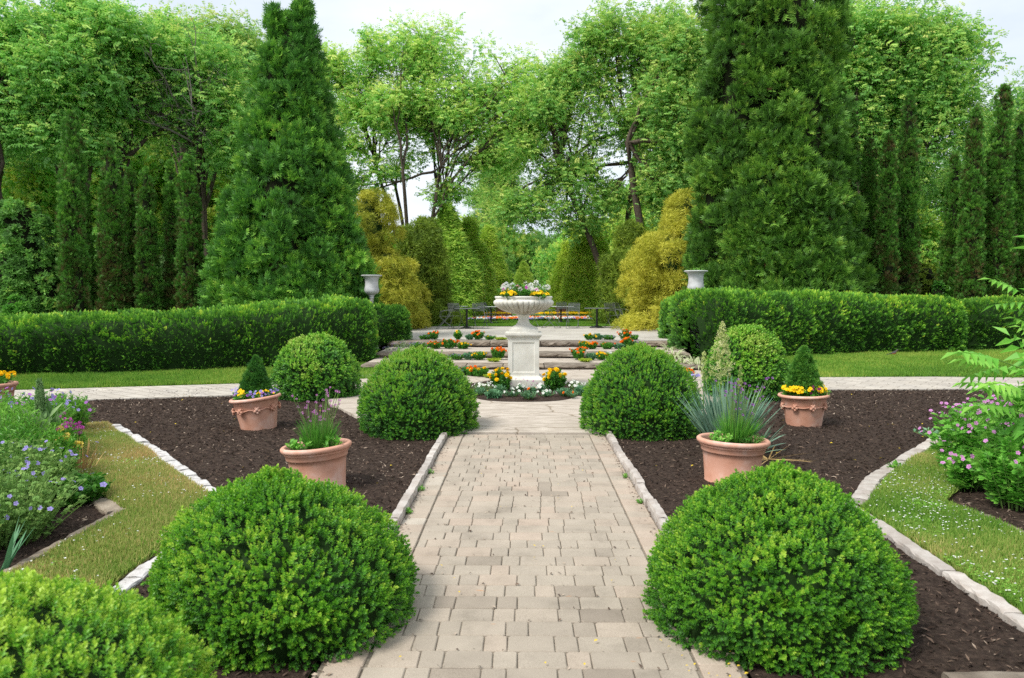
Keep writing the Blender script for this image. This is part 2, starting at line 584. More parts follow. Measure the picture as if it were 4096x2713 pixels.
# ground: one sheet to the horizon
ga = Acc()
xs = np.concatenate([np.linspace(-260, -42, 12), np.arange(-40, 40.01, 0.5), np.linspace(42, 260, 12)])
ys = np.concatenate([np.linspace(-60, -2, 8), np.arange(-1, 60.01, 0.5), np.linspace(62, 320, 24)])
X_, Y_ = np.meshgrid(xs, ys)
p_ = np.c_[X_.ravel(), Y_.ravel()]
nx_ = len(xs)
i_, j_ = np.meshgrid(np.arange(nx_ - 1), np.arange(len(ys) - 1))
a_ = (j_ * nx_ + i_).ravel()
ga.add(np.c_[p_, ground_z(p_)], np.c_[a_, a_ + 1, a_ + nx_ + 1, a_ + nx_], .5, 0, True)
M['ground'] = noise_mat('ground_cover', [(.3, G(.03, .045, .018)), (.5, G(.05, .11, .022)), (.7, G(.10, .19, .035))], 1.2, 8, .95, .6, 9, .04)
tag(ga.build('ground', M['ground']), kind='structure')

# ---- mulch beds either side of the path
LAWN_Z, PATH_Z = .03, .03


def mulch_z(p):
    return 0.002 + .022 * vnoise(p, 2.1, 3, 2) + .022 * vnoise(p, 16, 5, 3) - 0.012


rng = np.random.default_rng(7)
for nm, x0, x1 in (('mulch_bed', -9.6, -.9), ('mulch_bed', .95, 10.5)):
    ac = Acc()
    grid(ac, x0, x1, 2.2, 14.0, .04, mulch_z)
    n = 60000
    # chips, denser near the viewer
    yy = 2.3 + 11.6 * rng.random(n) ** 1.35
    xx = x0 + (x1 - x0) * rng.random(n)
    pp = np.c_[xx, yy]
    keep = np.abs(xx) < 1.2 + yy * .78
    pp = pp[keep]
    n = len(pp)
    tm = Tmpl()
    tm.leaf((-.5, 0, 0), (1, 0, 0), (0, 0, 1), 1, .26, 0, .3, .5)
    d = rand_unit(rng, n)
    d[:, 2] *= .33
    ax = norm(np.cross(norm(d), rand_unit(rng, n)))
    ax[:, 2] = np.abs(ax[:, 2]) + .8
    fr = frames(ax, rng)
    tone = rng.random(n) ** 1.5 * .85 + .35 * (rng.random(n) < .04)
    tone = np.clip(tone * (.75 + .6 * vnoise(pp, .9, 11, 2)), 0, 1)
    scatter(ac, tm, np.c_[pp, mulch_z(pp) + .006], fr, .014 + .036 * rng.random(n) ** 2 + .003 * yy[keep] * .5, tone, 1)
    tag(ac.build(nm, [M['mulch'], M['chip']]), kind='structure')

# fallen petals and yellow leaves on the mulch
fa = Acc()
tm = Tmpl()
tm.leaf((-.5, 0, 0), (1, 0, 0), (0, 0, 1), 1, .6, .5, .2, .5)
for sgn in (-1, 1):
    n = 55
    yy = 5 + 8 * rng.random(n)
    xx = sgn * (1.1 + 4.6 * rng.random(n))
    scatter(fa, tm, np.c_[xx, yy, mulch_z(np.c_[xx, yy]) + .02], frames(np.array([[0, 0, 1.]] * n) + .5 * rand_unit(rng, n), rng), .018 + .02 * rng.random(n), .4, 0)
n = 60
t_ = rng.random(n)
xx = np.where(t_ < .5, .6 + .35 * rng.random(n), -.7 + 1.4 * rng.random(n))
yy = np.where(t_ < .5, 2.6 + .9 * rng.random(n), 2.8 + 5.2 * rng.random(n))
scatter(fa, tm, np.c_[xx, yy, np.full(n, .045)], frames(np.array([[0, 0, 1.]] * n) + .3 * rand_unit(rng, n), rng), .010 + .012 * rng.random(n), .5, 0)
M['fallen'] = leaf_mat('fallen_petal', [(0, G(.5, .42, .03)), (1, G(.75, .55, .05))], .2, .7, .2)
tag(fa.build('fallen_petals', M['fallen']), 'tiny yellow fallen petals and leaves strewn over the mulch and the brick path', 'petals', kind='stuff')

# ---- brick path: every paver modelled in one sheet
def paver_mat():
    m, t, p = node_mat('paver')
    a = t.nodes.new('ShaderNodeAttribute'); a.attribute_name = 'tint'
    r = ramp(t, [(0, G(.25, .215, .18)), (.18, G(.32, .275, .225)), (.40, G(.36, .315, .26)), (.60, G(.42, .37, .305)), (.80, G(.45, .37, .30)), (.97, G(.49, .44, .37)), (1, G(.64, .62, .58))])
    t.links.new(a.outputs['Fac'], r.inputs['Fac'])
    tc_ = t.nodes.new('ShaderNodeTexCoord')
    n = t.nodes.new('ShaderNodeTexNoise'); n.inputs['Scale'].default_value = 260; n.inputs['Detail'].default_value = 3
    t.links.new(tc_.outputs['Object'], n.inputs['Vector'])
    r2 = ramp(t, [(.3, G(.74, .73, .72)), (.55, G(1, 1, 1)), (.72, G(1.1, 1.1, 1.1))])
    t.links.new(n.outputs['Fac'], r2.inputs['Fac'])
    n3 = t.nodes.new('ShaderNodeTexNoise'); n3.inputs['Scale'].default_value = 3.2; n3.inputs['Detail'].default_value = 6; n3.inputs['Roughness'].default_value = .65
    t.links.new(tc_.outputs['Object'], n3.inputs['Vector'])
    r3 = ramp(t, [(.28, G(.70, .69, .67)), (.45, G(.93, .92, .90)), (.65, G(1.06, 1.05, 1.03))])
    t.links.new(n3.outputs['Fac'], r3.inputs['Fac'])
    n4 = t.nodes.new('ShaderNodeTexNoise'); n4.inputs['Scale'].default_value = 5.5; n4.inputs['Detail'].default_value = 2
    mp_ = t.nodes.new('ShaderNodeMapping'); mp_.inputs['Scale'].default_value = (1, 3, 1); mp_.inputs['Location'].default_value = (3.1, 7.7, 0)
    t.links.new(tc_.outputs['Object'], mp_.inputs['Vector']); t.links.new(mp_.outputs['Vector'], n4.inputs['Vector'])
    r4 = ramp(t, [(.735, G(0, 0, 0)), (.80, G(.8, .8, .8))])
    t.links.new(n4.outputs['Fac'], r4.inputs['Fac'])
    def mul(A, B):
        mm = t.nodes.new('ShaderNodeMix'); mm.data_type = 'RGBA'; mm.blend_type = 'MULTIPLY'; mm.inputs['Factor'].default_value = 1
        t.links.new(A, mm.inputs['A']); t.links.new(B, mm.inputs['B']); return mm.outputs['Result']
    c = mul(mul(r.outputs['Color'], r2.outputs['Color']), r3.outputs['Color'])
    ms = t.nodes.new('ShaderNodeMix'); ms.data_type = 'RGBA'
    t.links.new(r4.outputs['Color'], ms.inputs['Factor']); t.links.new(c, ms.inputs['A']); ms.inputs['B'].default_value = (.50, .24, .10, 1)
    t.links.new(ms.outputs['Result'], p.inputs['Base Color'])
    p.inputs['Roughness'].default_value = .9; p.inputs['Specular IOR Level'].default_value = .2
    b = t.nodes.new('ShaderNodeBump'); b.inputs['Strength'].default_value = .35; b.inputs['Distance'].default_value = .003
    t.links.new(n.outputs['Fac'], b.inputs['Height']); t.links.new(b.outputs['Normal'], p.inputs['Normal'])
    return m


M['paver'] = paver_mat()
M['joint'] = noise_mat('joint_sand', [(.3, G(.14, .12, .09)), (.7, G(.30, .26, .21))], 40, 4, .95, .3)


def paver(acc, x0, x1, y0, y1, z, tint, rs):
    """one tumbled paver: irregular octagon with a rounded rim"""
    g = .0017
    x0, x1, y0, y1 = x0 + g, x1 - g, y0 + g, y1 - g
    if x1 - x0 < .02 or y1 - y0 < .02:
        return
    z += rs.uniform(-.0018, .0018)
    rings = []
    c = [rs.uniform(.004, .011) for _ in range(4)]
    jt = [(rs.uniform(-.0014, .0014), rs.uniform(-.0014, .0014)) for _ in range(8)]
    for (dz, ins) in ((-.02, 0), (-.005, 0.0), (0, .0045)):
        a = ins
        pts = [(x0 + c[0], y0), (x1 - c[1], y0), (x1, y0 + c[1]), (x1, y1 - c[2]), (x1 - c[2], y1), (x0 + c[3], y1), (x0, y1 - c[3]), (x0, y0 + c[0])]
        cx, cy = (x0 + x1) / 2, (y0 + y1) / 2
        hx, hy = (x1 - x0) / 2, (y1 - y0) / 2
        rings.append([(cx + (px - cx) * (1 - a / hx) + j[0], cy + (py - cy) * (1 - a / hy) + j[1], z + dz) for (px, py), j in zip(pts, jt)])
    V = [v for r in rings for v in r]
    F = []
    for k in range(2):
        for j in range(8):
            F.append((k * 8 + j, k * 8 + (j + 1) % 8, k * 8 + 8 + (j + 1) % 8, k * 8 + 8 + j))
    T = 16
    F += [(T, T + 1, T + 2, T + 7), (T + 2, T + 3, T + 6, T + 7), (T + 3, T + 4, T + 5, T + 6)]
    acc.add(V, F, tint)


rs = random.Random(11)
pa = Acc()
XL, XR = -.675, .735
SW = .165
Y0P, Y1P, DC = 1.3, 8.62, .155
row = 0
y = Y0P
while y < Y1P:
    y1 = min(y + DC, Y1P)
    wide = 1.6 if y < 2.85 else 0
    a0, a1 = XL - wide, XR + wide
    unit = .1065
    off = [0, 1, 2, 1][row % 4] * unit * .5 + [0, .11][row % 2] + rs.uniform(-.015, .015)
    x = a0 - .32 + off
    k = row % 2
    while x < a1:
        w = unit * 2 if (k % 2 == 0) else unit
        if rs.random() < .06:
            w = unit * 1.5
        xs0, xs1 = max(x, a0), min(x + w, a1)
        if xs1 - xs0 > .025:
            t_ = .62 + rs.gauss(0, .07) - (.07 if k % 2 else 0)
            if rs.random() < .04: t_ = rs.uniform(.2, .36)
            if rs.random() < .12: t_ = rs.uniform(.72, .84)
            if y < 3.8: t_ -= .10
            paver(pa, xs0, xs1, y, y1, PATH_Z, min(max(t_, .02), .93), rs)
        x += w
        k += 1
    row += 1
    y += DC
for side in (-1, 1):
    y = 2.85 + (.04 if side > 0 else 0)
    while y < Y1P:
        y1 = min(y + DC * rs.uniform(.97, 1.03), Y1P)
        t_ = .72 + rs.gauss(0, .10)
        if side < 0 and (abs(y - 5.25) < .08 or abs(y - 6.35) < .08): t_ = .97
        e = XL - .008 if side < 0 else XR + .008
        paver(pa, *( (e - SW, e) if side < 0 else (e, e + SW) ), y, y1, PATH_Z + .001, min(max(t_, .3), 1), rs)
        y = y1
pa.add([(XL - 1.7, 1.2, .018), (XR + 1.7, 1.2, .018), (XR + 1.7, 2.85, .018), (XL - 1.7, 2.85, .018)], [(0, 1, 2, 3)], .5, 1)
pa.add([(XL - SW - .03, 2.85, .018), (XR + SW + .03, 2.85, .018), (XR + SW + .03, 8.66, .018), (XL - SW - .03, 8.66, .018)], [(0, 1, 2, 3)], .5, 1)
tag(pa.build('path', [M['paver'], M['joint']]), kind='structure')

# crumbs of mulch and soil washed onto the path edges and into the joints
cb = Acc()
n = 1500
side = rng.random(n)
xx = np.where(side < .40, XL - SW - .03 + np.abs(rng.normal(size=n)) * .045, np.where(side < .80, XR + SW + .03 - np.abs(rng.normal(size=n)) * .045, XL + (XR - XL) * rng.random(n)))
yy = 3 + 5.5 * rng.random(n)
yy = np.where(side > .80, Y0P + np.round((yy - Y0P) / DC) * DC + .008 * rng.normal(size=n), yy)
scatter(cb, tm, np.c_[xx, yy, np.full(n, .036)], frames(np.array([[0, 0, 1.]]) + .5 * rand_unit(rng, n), rng), .008 + .022 * rng.random(n) ** 2, rng.random(n) ** 1.5 * .8, 0)
tag(cb.build('mulch_crumbs', M['chip']), 'dark crumbs of mulch washed along the edges and joints of the brick path', 'mulch', kind='stuff')

# ---- kerbs: rows of stone blocks
def kerb(label, pts, w, h, mat, blk=.5, jit=.006, seed=1, rough=.004, group=None, z0=-.05):
    rk = random.Random(seed)
    rg = np.random.default_rng(seed)
    ac = Acc()
    pts = [np.array(p[:2], float) for p in pts]
    seg = [np.linalg.norm(b - a) for a, b in zip(pts, pts[1:])]
    L = sum(seg)

    def at(s):
        s = min(max(s, 0), L)
        for a, b, l in zip(pts, pts[1:], seg):
            if s <= l or b is pts[-1]:
                return a + (b - a) * (s / l), (b - a) / l
            s -= l
    s = 0
    while s < L - .03:
        l = min(blk * rk.uniform(.75, 1.25), L - s)
        n = max(3, int(l / .05))
        dz, dw = rk.uniform(-jit, jit), rk.uniform(-jit, jit)
        tn = rk.uniform(.15, .9)
        prof = [(-.5, z0), (-.5, h * .75), (-.42, h), (0, h * 1.02), (.42, h), (.5, h * .75), (.5, z0)]
        V = []
        for i in range(n + 1):
            ss = s + .004 + (l - .008) * i / n
            c, d = at(ss)
            nn = np.array([d[1], -d[0]])
            for (u, z) in prof:
                e = rough * rk.uniform(-1, 1)
                e2 = rough * rk.uniform(-1, 1)
                pp = c + nn * (u * w + dw + e)
                V.append((pp[0], pp[1], z + (dz + e2 if z > 0 else 0) - (.006 if i in (0, n) else 0)))
        m = len(prof)
        F = [(i * m + j, i * m + j + 1, (i + 1) * m + j + 1, (i + 1) * m + j) for i in range(n) for j in range(m - 1)]
        F += [(0, 1, 5, 6), (1, 2, 4, 5), (n * m + 6, n * m + 5, n * m + 1, n * m)]
        F += [(n * m + 5, n * m + 4, n * m + 2, n * m + 1)]
        ac.add(V, F, tn)
        s += l
    return tag(ac.build('stone_kerb', mat), label, 'kerb', group)


kerb('low pale stone kerb along the left side of the brick path', [(-.885, 3.9), (-.885, 8.42)], .07, .085, M['kerb'], .62, .006, 2)
kerb('low pale stone kerb along the right side of the brick path', [(.945, 3.9), (.945, 8.5)], .07, .085, M['kerb'], .5, .010, 3)
kl1 = [P(214, 497)[:2], P(207.5, 492.5)[:2], P(160, 457)[:2], P(114, 427.5)[:2]]
kerb('crumbling white edging stones between the left mulch bed and the dry lawn', [(-2.2, 5.55)] + kl1, .12, .042, M['whitechip'], .24, .008, 4, .006)
kerb('short white edging stones emerging left of the big left boxwood dome', [(-2.17, 5.4), (-2.17, 3.4)], .10, .042, M['whitechip'], .26, .008, 5, .005)
kr1 = [P(859, 506)[:2], P(873, 484)[:2], P(914, 457)[:2], P(944, 437)[:2], P(985, 420)[:2]]
kerb('pale pinkish curved kerb between the right mulch bed and the clover lawn', kr1, .13, .055, M['kerb'], .62, .008, 6, .005)
kerb('straight pale kerb at lower right between dark mulch and clover lawn', [(2.44, 5.75), (2.40, 4.6), (2.40, 2.5)], .10, .05, M['kerb'], .5, .008, 7, .005)
kerb('grey kerb edging the blue geranium border on the left', [(-2.9, 5.45), (-2.9, 3.2)], .06, .06, M['step'], .8, .006, 8, .005)
kerb('flat grey edging slab running away from the corner of the geranium border', [(-2.95, 5.46), (-3.32, 5.85), (-3.75, 6.45), (-4.9, 8.0)], .15, .05, M['step'], .45, .010, 9, .006)
kerb('weathered kerb edging the pink mallow border on the right', [(3.12, 5.85), (3.26, 5.4), (3.28, 3.0)], .11, .045, M['step'], .5, .010, 10, .006)
kerb('grey kerb strip at the very bottom right edge across dark mulch', [(1.7, 3.03), (5.0, 3.0)], .10, .075, M['step'], .9, .004, 12, .004)

# ---- flagstone apron under the pedestal
def flag_mat():
    m, t, p = node_mat('flagstone')
    tc_ = t.nodes.new('ShaderNodeTexCoord')
    nd = t.nodes.new('ShaderNodeTexNoise'); nd.inputs['Scale'].default_value = 1.6; nd.inputs['Detail'].default_value = 5
    t.links.new(tc_.outputs['Object'], nd.inputs['Vector'])
    va = t.nodes.new('ShaderNodeVectorMath'); va.operation = 'MULTIPLY_ADD'
    va.inputs[1].default_value = (.55, .55, 0)
    t.links.new(nd.outputs['Color'], va.inputs[0]); t.links.new(tc_.outputs['Object'], va.inputs[2])
    mp_ = t.nodes.new('ShaderNodeMapping'); mp_.inputs['Scale'].default_value = (.75, 1.0, 1)
    t.links.new(va.outputs['Vector'], mp_.inputs['Vector'])
    v = t.nodes.new('ShaderNodeTexVoronoi'); v.feature = 'DISTANCE_TO_EDGE'; v.inputs['Scale'].default_value = .95; v.voronoi_dimensions = '2D'
    t.links.new(mp_.outputs['Vector'], v.inputs['Vector'])
    crk = ramp(t, [(0, G(.52, .48, .42)), (.008, G(.84, .81, .77)), (.02, G(1, 1, 1))])
    t.links.new(v.outputs['Distance'], crk.inputs['Fac'])
    mp2 = t.nodes.new('ShaderNodeMapping'); mp2.inputs['Scale'].default_value = (2.6, 9.5, 1)
    t.links.new(va.outputs['Vector'], mp2.inputs['Vector'])
    n = t.nodes.new('ShaderNodeTexNoise'); n.inputs['Scale'].default_value = 1.0; n.inputs['Detail'].default_value = 9; n.inputs['Roughness'].default_value = .68
    t.links.new(mp2.outputs['Vector'], n.inputs['Vector'])
    r = ramp(t, [(.28, G(.27, .225, .18)), (.40, G(.38, .33, .27)), (.52, G(.47, .41, .345)), (.68, G(.58, .52, .445))])
    t.links.new(n.outputs['Fac'], r.inputs['Fac'])
    mm = t.nodes.new('ShaderNodeMix'); mm.data_type = 'RGBA'; mm.blend_type = 'MULTIPLY'; mm.inputs['Factor'].default_value = 1
    t.links.new(r.outputs['Color'], mm.inputs['A']); t.links.new(crk.outputs['Color'], mm.inputs['B'])
    t.links.new(mm.outputs['Result'], p.inputs['Base Color'])
    p.inputs['Roughness'].default_value = .9; p.inputs['Specular IOR Level'].default_value = .2
    ad = t.nodes.new('ShaderNodeMath'); ad.operation = 'MULTIPLY_ADD'; ad.inputs[1].default_value = .6
    t.links.new(n.outputs['Fac'], ad.inputs[0]); t.links.new(crk.outputs['Color'], ad.inputs[2])
    b = t.nodes.new('ShaderNodeBump'); b.inputs['Strength'].default_value = .7; b.inputs['Distance'].default_value = .02
    t.links.new(ad.outputs['Value'], b.inputs['Height']); t.links.new(b.outputs['Normal'], p.inputs['Normal'])
    return m


M['flag'] = flag_mat()
fl = Acc()
fpoly = [(-1.1, 8.66), (1.2, 8.68), (1.75, 9.1), (2.3, 9.85), (2.9, 10.9), (3.5, 12.4), (3.75, 14.2), (3.7, 16.4), (-3.35, 16.4), (-3.3, 14.2), (-3.15, 12.5), (-2.92, 11.2), (-2.15, 9.78), (-1.6, 9.1)]
rk = random.Random(5)
fp = []
for a, b in zip(fpoly, fpoly[1:] + fpoly[:1]):
    for k in range(8):
        t_ = k / 8
        fp.append((a[0] + (b[0] - a[0]) * t_ + rk.uniform(-.03, .03), a[1] + (b[1] - a[1]) * t_ + rk.uniform(-.018, .018)))
FLZ = .045
prism(fl, fp, -.1, FLZ)
fo = fl.build('flagstone_path', M['flag'])
tag(fo, kind='structure')

# ---- ring path of small pavers crossing behind the beds
def ring_mat():
    m, t, p = node_mat('ring_paver')
    tc_ = t.nodes.new('ShaderNodeTexCoord')
    mp_ = t.nodes.new('ShaderNodeMapping'); mp_.inputs['Rotation'].default_value = (0, 0, R(38)); mp_.inputs['Scale'].default_value = (1, 1, 1)
    t.links.new(tc_.outputs['Object'], mp_.inputs['Vector'])
    b = t.nodes.new('ShaderNodeTexBrick'); b.inputs['Scale'].default_value = 1; b.inputs['Brick Width'].default_value = .44; b.inputs['Row Height'].default_value = .22
    b.inputs['Mortar Size'].default_value = .012; b.inputs['Mortar Smooth'].default_value = .4; b.inputs['Color1'].default_value = (.44, .40, .345, 1); b.inputs['Color2'].default_value = (.52, .48, .42, 1); b.inputs['Mortar'].default_value = (.26, .23, .19, 1)
    t.links.new(mp_.outputs['Vector'], b.inputs['Vector'])
    n = t.nodes.new('ShaderNodeTexNoise'); n.inputs['Scale'].default_value = 2.5; n.inputs['Detail'].default_value = 7
    t.links.new(tc_.outputs['Object'], n.inputs['Vector'])
    r = ramp(t, [(.3, G(.85, .85, .86)), (.7, G(1.08, 1.07, 1.05))]); t.links.new(n.outputs['Fac'], r.inputs['Fac'])
    mm = t.nodes.new('ShaderNodeMix'); mm.data_type = 'RGBA'; mm.blend_type = 'MULTIPLY'; mm.inputs['Factor'].default_value = 1
    t.links.new(b.outputs['Color'], mm.inputs['A']); t.links.new(r.outputs['Color'], mm.inputs['B'])
    t.links.new(mm.outputs['Result'], p.inputs['Base Color']); p.inputs['Roughness'].default_value = .9
    bb = t.nodes.new('ShaderNodeBump'); bb.inputs['Strength'].default_value = .4; bb.inputs['Distance'].default_value = .006; bb.invert = True
    t.links.new(b.outputs['Fac'], bb.inputs['Height']); t.links.new(bb.outputs['Normal'], p.inputs['Normal'])
    return m


M['ring'] = ring_mat()
inner = [(-12.5, 9.0), (-9.0, 10.6), (-6.9, 11.35), (-5.3, 11.8), (-4.0, 12.15), (-2.7, 12.6), (2.9, 12.75), (5.1, 12.9), (7.4, 13.0), (9.5, 12.7), (13, 11.6)]
outer = [(-12.5, 10.9), (-9.6, 12.2), (-8.4, 12.6), (-6.0, 13.3), (-4.2, 13.85), (-2.7, 14.3), (2.9, 14.6), (5.4, 14.8), (8.0, 14.95), (10.5, 14.7), (14, 13.6)]
ra = Acc()
m_ = len(inner)
V = [(*q, PATH_Z) for q in inner] + [(*q, PATH_Z) for q in outer] + [(*q, -.1) for q in inner] + [(*q, -.1) for q in outer]
F = [(i, i + 1, m_ + i + 1, m_ + i) for i in range(m_ - 1)] + [(2 * m_ + i, 2 * m_ + i + 1, i + 1, i) for i in range(m_ - 1)]
ra.add(V, F)
tag(ra.build('brick_path', M['ring']), kind='structure')

# ---- lawns
def soil_under(name, poly, z, mat):
    ac = Acc()
    prism(ac, poly, -.12, z)
    return tag(ac.build(name, mat), kind='structure')


M['turf'] = noise_mat('turf', [(.3, G(.045, .11, .018)), (.5, G(.09, .19, .03)), (.7, G(.14, .25, .045))], 5, 7, .95, .5, 60, .01)
M['dryturf'] = noise_mat('dry_turf', [(.3, G(.22, .26, .07)), (.5, G(.34, .34, .11)), (.7, G(.46, .36, .16))], 3.5, 7, .95, .5, 60, .01)
blade = Tmpl()
for k, (ax_, az_, l_) in enumerate([(.25, 0, 1), (.55, 2.1, .8), (.45, 4.2, .9)]):
    d_ = (math.sin(ax_) * math.cos(az_), math.sin(ax_) * math.sin(az_), math.cos(ax_))
    blade.leaf((.12 * math.cos(az_), .12 * math.sin(az_), 0), d_, (math.cos(az_ + .5), math.sin(az_ + .5), .1), l_, .19, .0, .2, .35, .12)


def grass(name, label, polys, z, per_m2, hgt, mat, tintf, seed, clover=0, zf=None):
    rg = np.random.default_rng(seed)
    ac = Acc()
    for poly in polys:
        q = np.asarray(poly)
        lo, hi = q.min(0), q.max(0)
        n = int((hi - lo).prod() * per_m2)
        pp = lo + (hi - lo) * rg.random((n, 2))
        pp = pp[in_poly(pp, poly)]
        n = len(pp)
        ax = np.array([[0, 0, 1.]]) + .35 * rand_unit(rg, n)
        zz = z if zf is None else zf(pp)
        sc = hgt * (.6 + .8 * rg.random(n)) * (.7 + .6 * vnoise(pp, 3, seed))
        scatter(ac, blade, np.c_[pp, np.full(n, zz) if np.isscalar(zz) else zz], frames(ax, rg), sc, tintf(pp, rg), 0)
        if clover:
            n = int((hi - lo).prod() * clover)
            pc = lo + (hi - lo) * rg.random((n, 2))
            pc = pc[in_poly(pc, poly)]
            pc = pc[vnoise(pc, 1.3, 77, 2) + .25 * rg.random(len(pc)) > .70]
            # clover leaves and round white heads
            lt = Tmpl()
            for a in (0, 2.1, 4.2):
                lt.leaf((0, 0, 0), (math.cos(a), math.sin(a), .25), (0, 0, 1), 1, .9, .5, .1, .6)
            pl = np.repeat(pc, 7, 0) + rg.normal(size=(len(pc) * 7, 2)) * .05
            pl = pl[in_poly(pl, poly)]
            scatter(ac, lt, np.c_[pl, np.full(len(pl), z + .03)], frames(np.array([[0, 0, 1.]]) + .4 * rand_unit(rg, len(pl)), rg), .013, .55 + .3 * rg.random(len(pl)), 1)
            hd = Tmpl()
            for k in range(6):
                a = k * 1.05
                hd.leaf((0, 0, 0), (math.cos(a) * .8, math.sin(a) * .8, .6), (0, 0, 1), 1, .8, .5, .2, .6)
            hd.leaf((0, -.5, .5), (0, 1, .1), (0, 0, 1), 1, .9, .6, .2, .5)
            scatter(ac, hd, np.c_[pc, np.full(len(pc), z + .045) + .01 * rg.random(len(pc))], frames(np.array([[0, 0, 1.]]) + .3 * rand_unit(rg, len(pc)), rg), .0065 + .004 * rg.random(len(pc)), .0 + .4 * rg.random(len(pc)), 2)
    return tag(ac.build(name, [mat, M['leafy'], M['white']]), label, 'grass', kind='stuff')


kk = [np.array(q) + np.array([-.085, -.03]) for q in kl1[1:]]
LL = [(-2.24, 2.2), (-2.26, 5.6)] + [tuple(q) for q in kk] + [(kk[-1][0] - 1.1, kk[-1][1] + .1), (-5.0, 8.0), (-3.85, 6.5), (-3.35, 5.95), (-2.87, 5.45), (-2.87, 2.2)]
kq = [np.array(q) + np.array([.085, -.03]) for q in kr1]
RL = [(2.46, 2.2), (2.49, 5.6)] + [tuple(q) for q in kq] + [(7.6, 9.6), (5.2, 8.0), (3.9, 6.7), (3.18, 5.8), (3.22, 5.3), (3.22, 2.2)]
for poly in (LL, RL):
    half = len(poly) // 2
    ac = Acc()
    q = np.array(poly)
    n = len(q)
    # strip between the two edges
    Va = np.array(poly[:half + (n % 2)])
    Vb = np.array(poly[half + (n % 2):])[::-1]
    k = max(len(Va), len(Vb))
    def rs_(A, k):
        d = np.r_[0, np.cumsum(np.linalg.norm(np.diff(A, axis=0), axis=1))]
        s = np.linspace(0, d[-1], 24)
        return np.c_[np.interp(s, d, A[:, 0]), np.interp(s, d, A[:, 1])]
    Va, Vb = rs_(Va, k), rs_(Vb, k)
    V = np.r_[np.c_[Va, np.full(24, LAWN_Z)], np.c_[Vb, np.full(24, LAWN_Z)], np.c_[Va, np.full(24, -.1)], np.c_[Vb, np.full(24, -.1)]]
    i = np.arange(23)
    ac.add(V, np.r_[np.c_[i, i + 1, 24 + i + 1, 24 + i], np.c_[i + 48, i + 49, i + 1, i], np.c_[i + 24, i + 25, i + 73, i + 72]])
    tag(ac.build('lawn', M['dryturf']), kind='structure')


def dry_tint(bias):
    def f(p, rg):
        return np.clip(.05 + bias + .95 * (vnoise(p, 1.1, 21, 3) - .3) + .25 * rg.normal(size=len(p)) * .6, 0, 1)
    return f


grass('grass', 'patchy dry yellow-green grass with white clover left of the mulch bed', [LL], LAWN_Z - .004, 13000, .050, M['drygrass'], dry_tint(.42), 31, 150)
grass('grass', 'green clover-filled grass between the right kerbs', [RL], LAWN_Z - .004, 13000, .050, M['drygrass'], dry_tint(.10), 32, 330)

hedge_l_front = [(-14, 12.4), (-9.7, 14.7), (-7, 15.6), (-3.8, 17.2)]
LB = [(-14, 10.2)] + [(x, y + .02) for x, y in outer[:6]] + [(-3.35, 16.9), (-3.7, 17.6), (-7, 16.2), (-9.9, 15.4), (-14, 13.2)]
RB = [(3.75, 14.65)] + [(x, y + .02) for x, y in outer[7:]] + [(15, 17), (15, 21.6), (11.3, 21.2), (7.5, 20.2), (4.6, 18.6), (3.85, 17.2)]


def lawn_z(p):
    return np.maximum(LAWN_Z, LAWN_Z + .03 * sm(p[:, 1], 15.5, 20.5))


for poly in (LB, RB):
    ac = Acc()
    q = np.array(poly)
    lo, hi = q.min(0), q.max(0)
    grid(ac, lo[0], hi[0], lo[1], hi[1], .25, lambda p: lawn_z(p) - .02, mask=lambda c: in_poly(c, poly))
    tag(ac.build('lawn', M['turf']), kind='structure')
bright = lambda p, rg: np.clip(.45 + .9 * (vnoise(p, .7, 41, 3) - .5) + .18 * rg.normal(size=len(p)), 0, 1)
grass('grass', 'mown bright green grass strip in front of the left hedge', [LB], 0, 1500, .075, M['grass'], bright, 33, 0, lambda p: lawn_z(p) - .02)
grass('grass', 'mown bright green grass strip in front of the right hedge', [RB], 0, 1100, .085, M['grass'], bright, 34, 0, lambda p: lawn_z(p) - .02)

# ---- stone steps
STEP = [(16.06, .14, -3.45, 3.75), (17.94, .255, -3.5, 3.9), (20.1, .40, -3.6, 4.1)]
step_labels = ['lowest of the three wide stone steps, directly behind the urn pedestal',
               'middle of the three wide stone steps behind the urn pedestal',
               'topmost stone step at the front edge of the gravel terrace']


def rough_slab(acc, x0, x1, y0, y1, z0, z1, seed, tint):
    """stone slab with a broken front face and a worn top"""
    rg = np.random.default_rng(seed)
    nx = max(4, int((x1 - x0) / .07))
    prof = [(y0 + .03, z0), (y0 + .005, z0 + .015), (y0 - .004, (z0 + z1) / 2 - .01), (y0, z1 - .028), (y0 + .02, z1 - .006), (y0 + .08, z1), (y1, z1), (y1, z0)]
    V = []
    gi, gk = np.meshgrid(np.arange(nx + 1), np.arange(8), indexing='ij')
    N1 = vnoise(np.c_[gi.ravel() * .8, gk.ravel() * 1.1, np.full(gi.size, seed * 1.0)], 1.0, seed, 2).reshape(nx + 1, 8)
    for i in range(nx + 1):
        x = x0 + (x1 - x0) * i / nx
        e = .022 if i in (0, nx) else 0
        for k, (yy, zz) in enumerate(prof):
            jy = (.075 * (N1[i, k] - .5) + .005 * rg.normal()) if k < 5 else 0
            jz = (.016 * (N1[i, k] - .5) + .0015 * rg.normal()) if k < 6 else 0
            V.append((x, yy + jy + e, zz + jz - (e * .35 if k > 2 and k < 6 else 0)))
    m = len(prof)
    F = [(i * m + j, (i + 1) * m + j, (i + 1) * m + (j + 1) % m, i * m + (j + 1) % m) for i in range(nx) for j in range(m)]
    a = 0
    F += [(0, 1, 6, 7), (1, 2, 5, 6), (2, 3, 4, 5)]
    b = nx * m
    F += [(b + 7, b + 6, b + 1, b), (b + 6, b + 5, b + 2, b + 1), (b + 5, b + 4, b + 3, b + 2)]
    acc.add(V, F, tint)


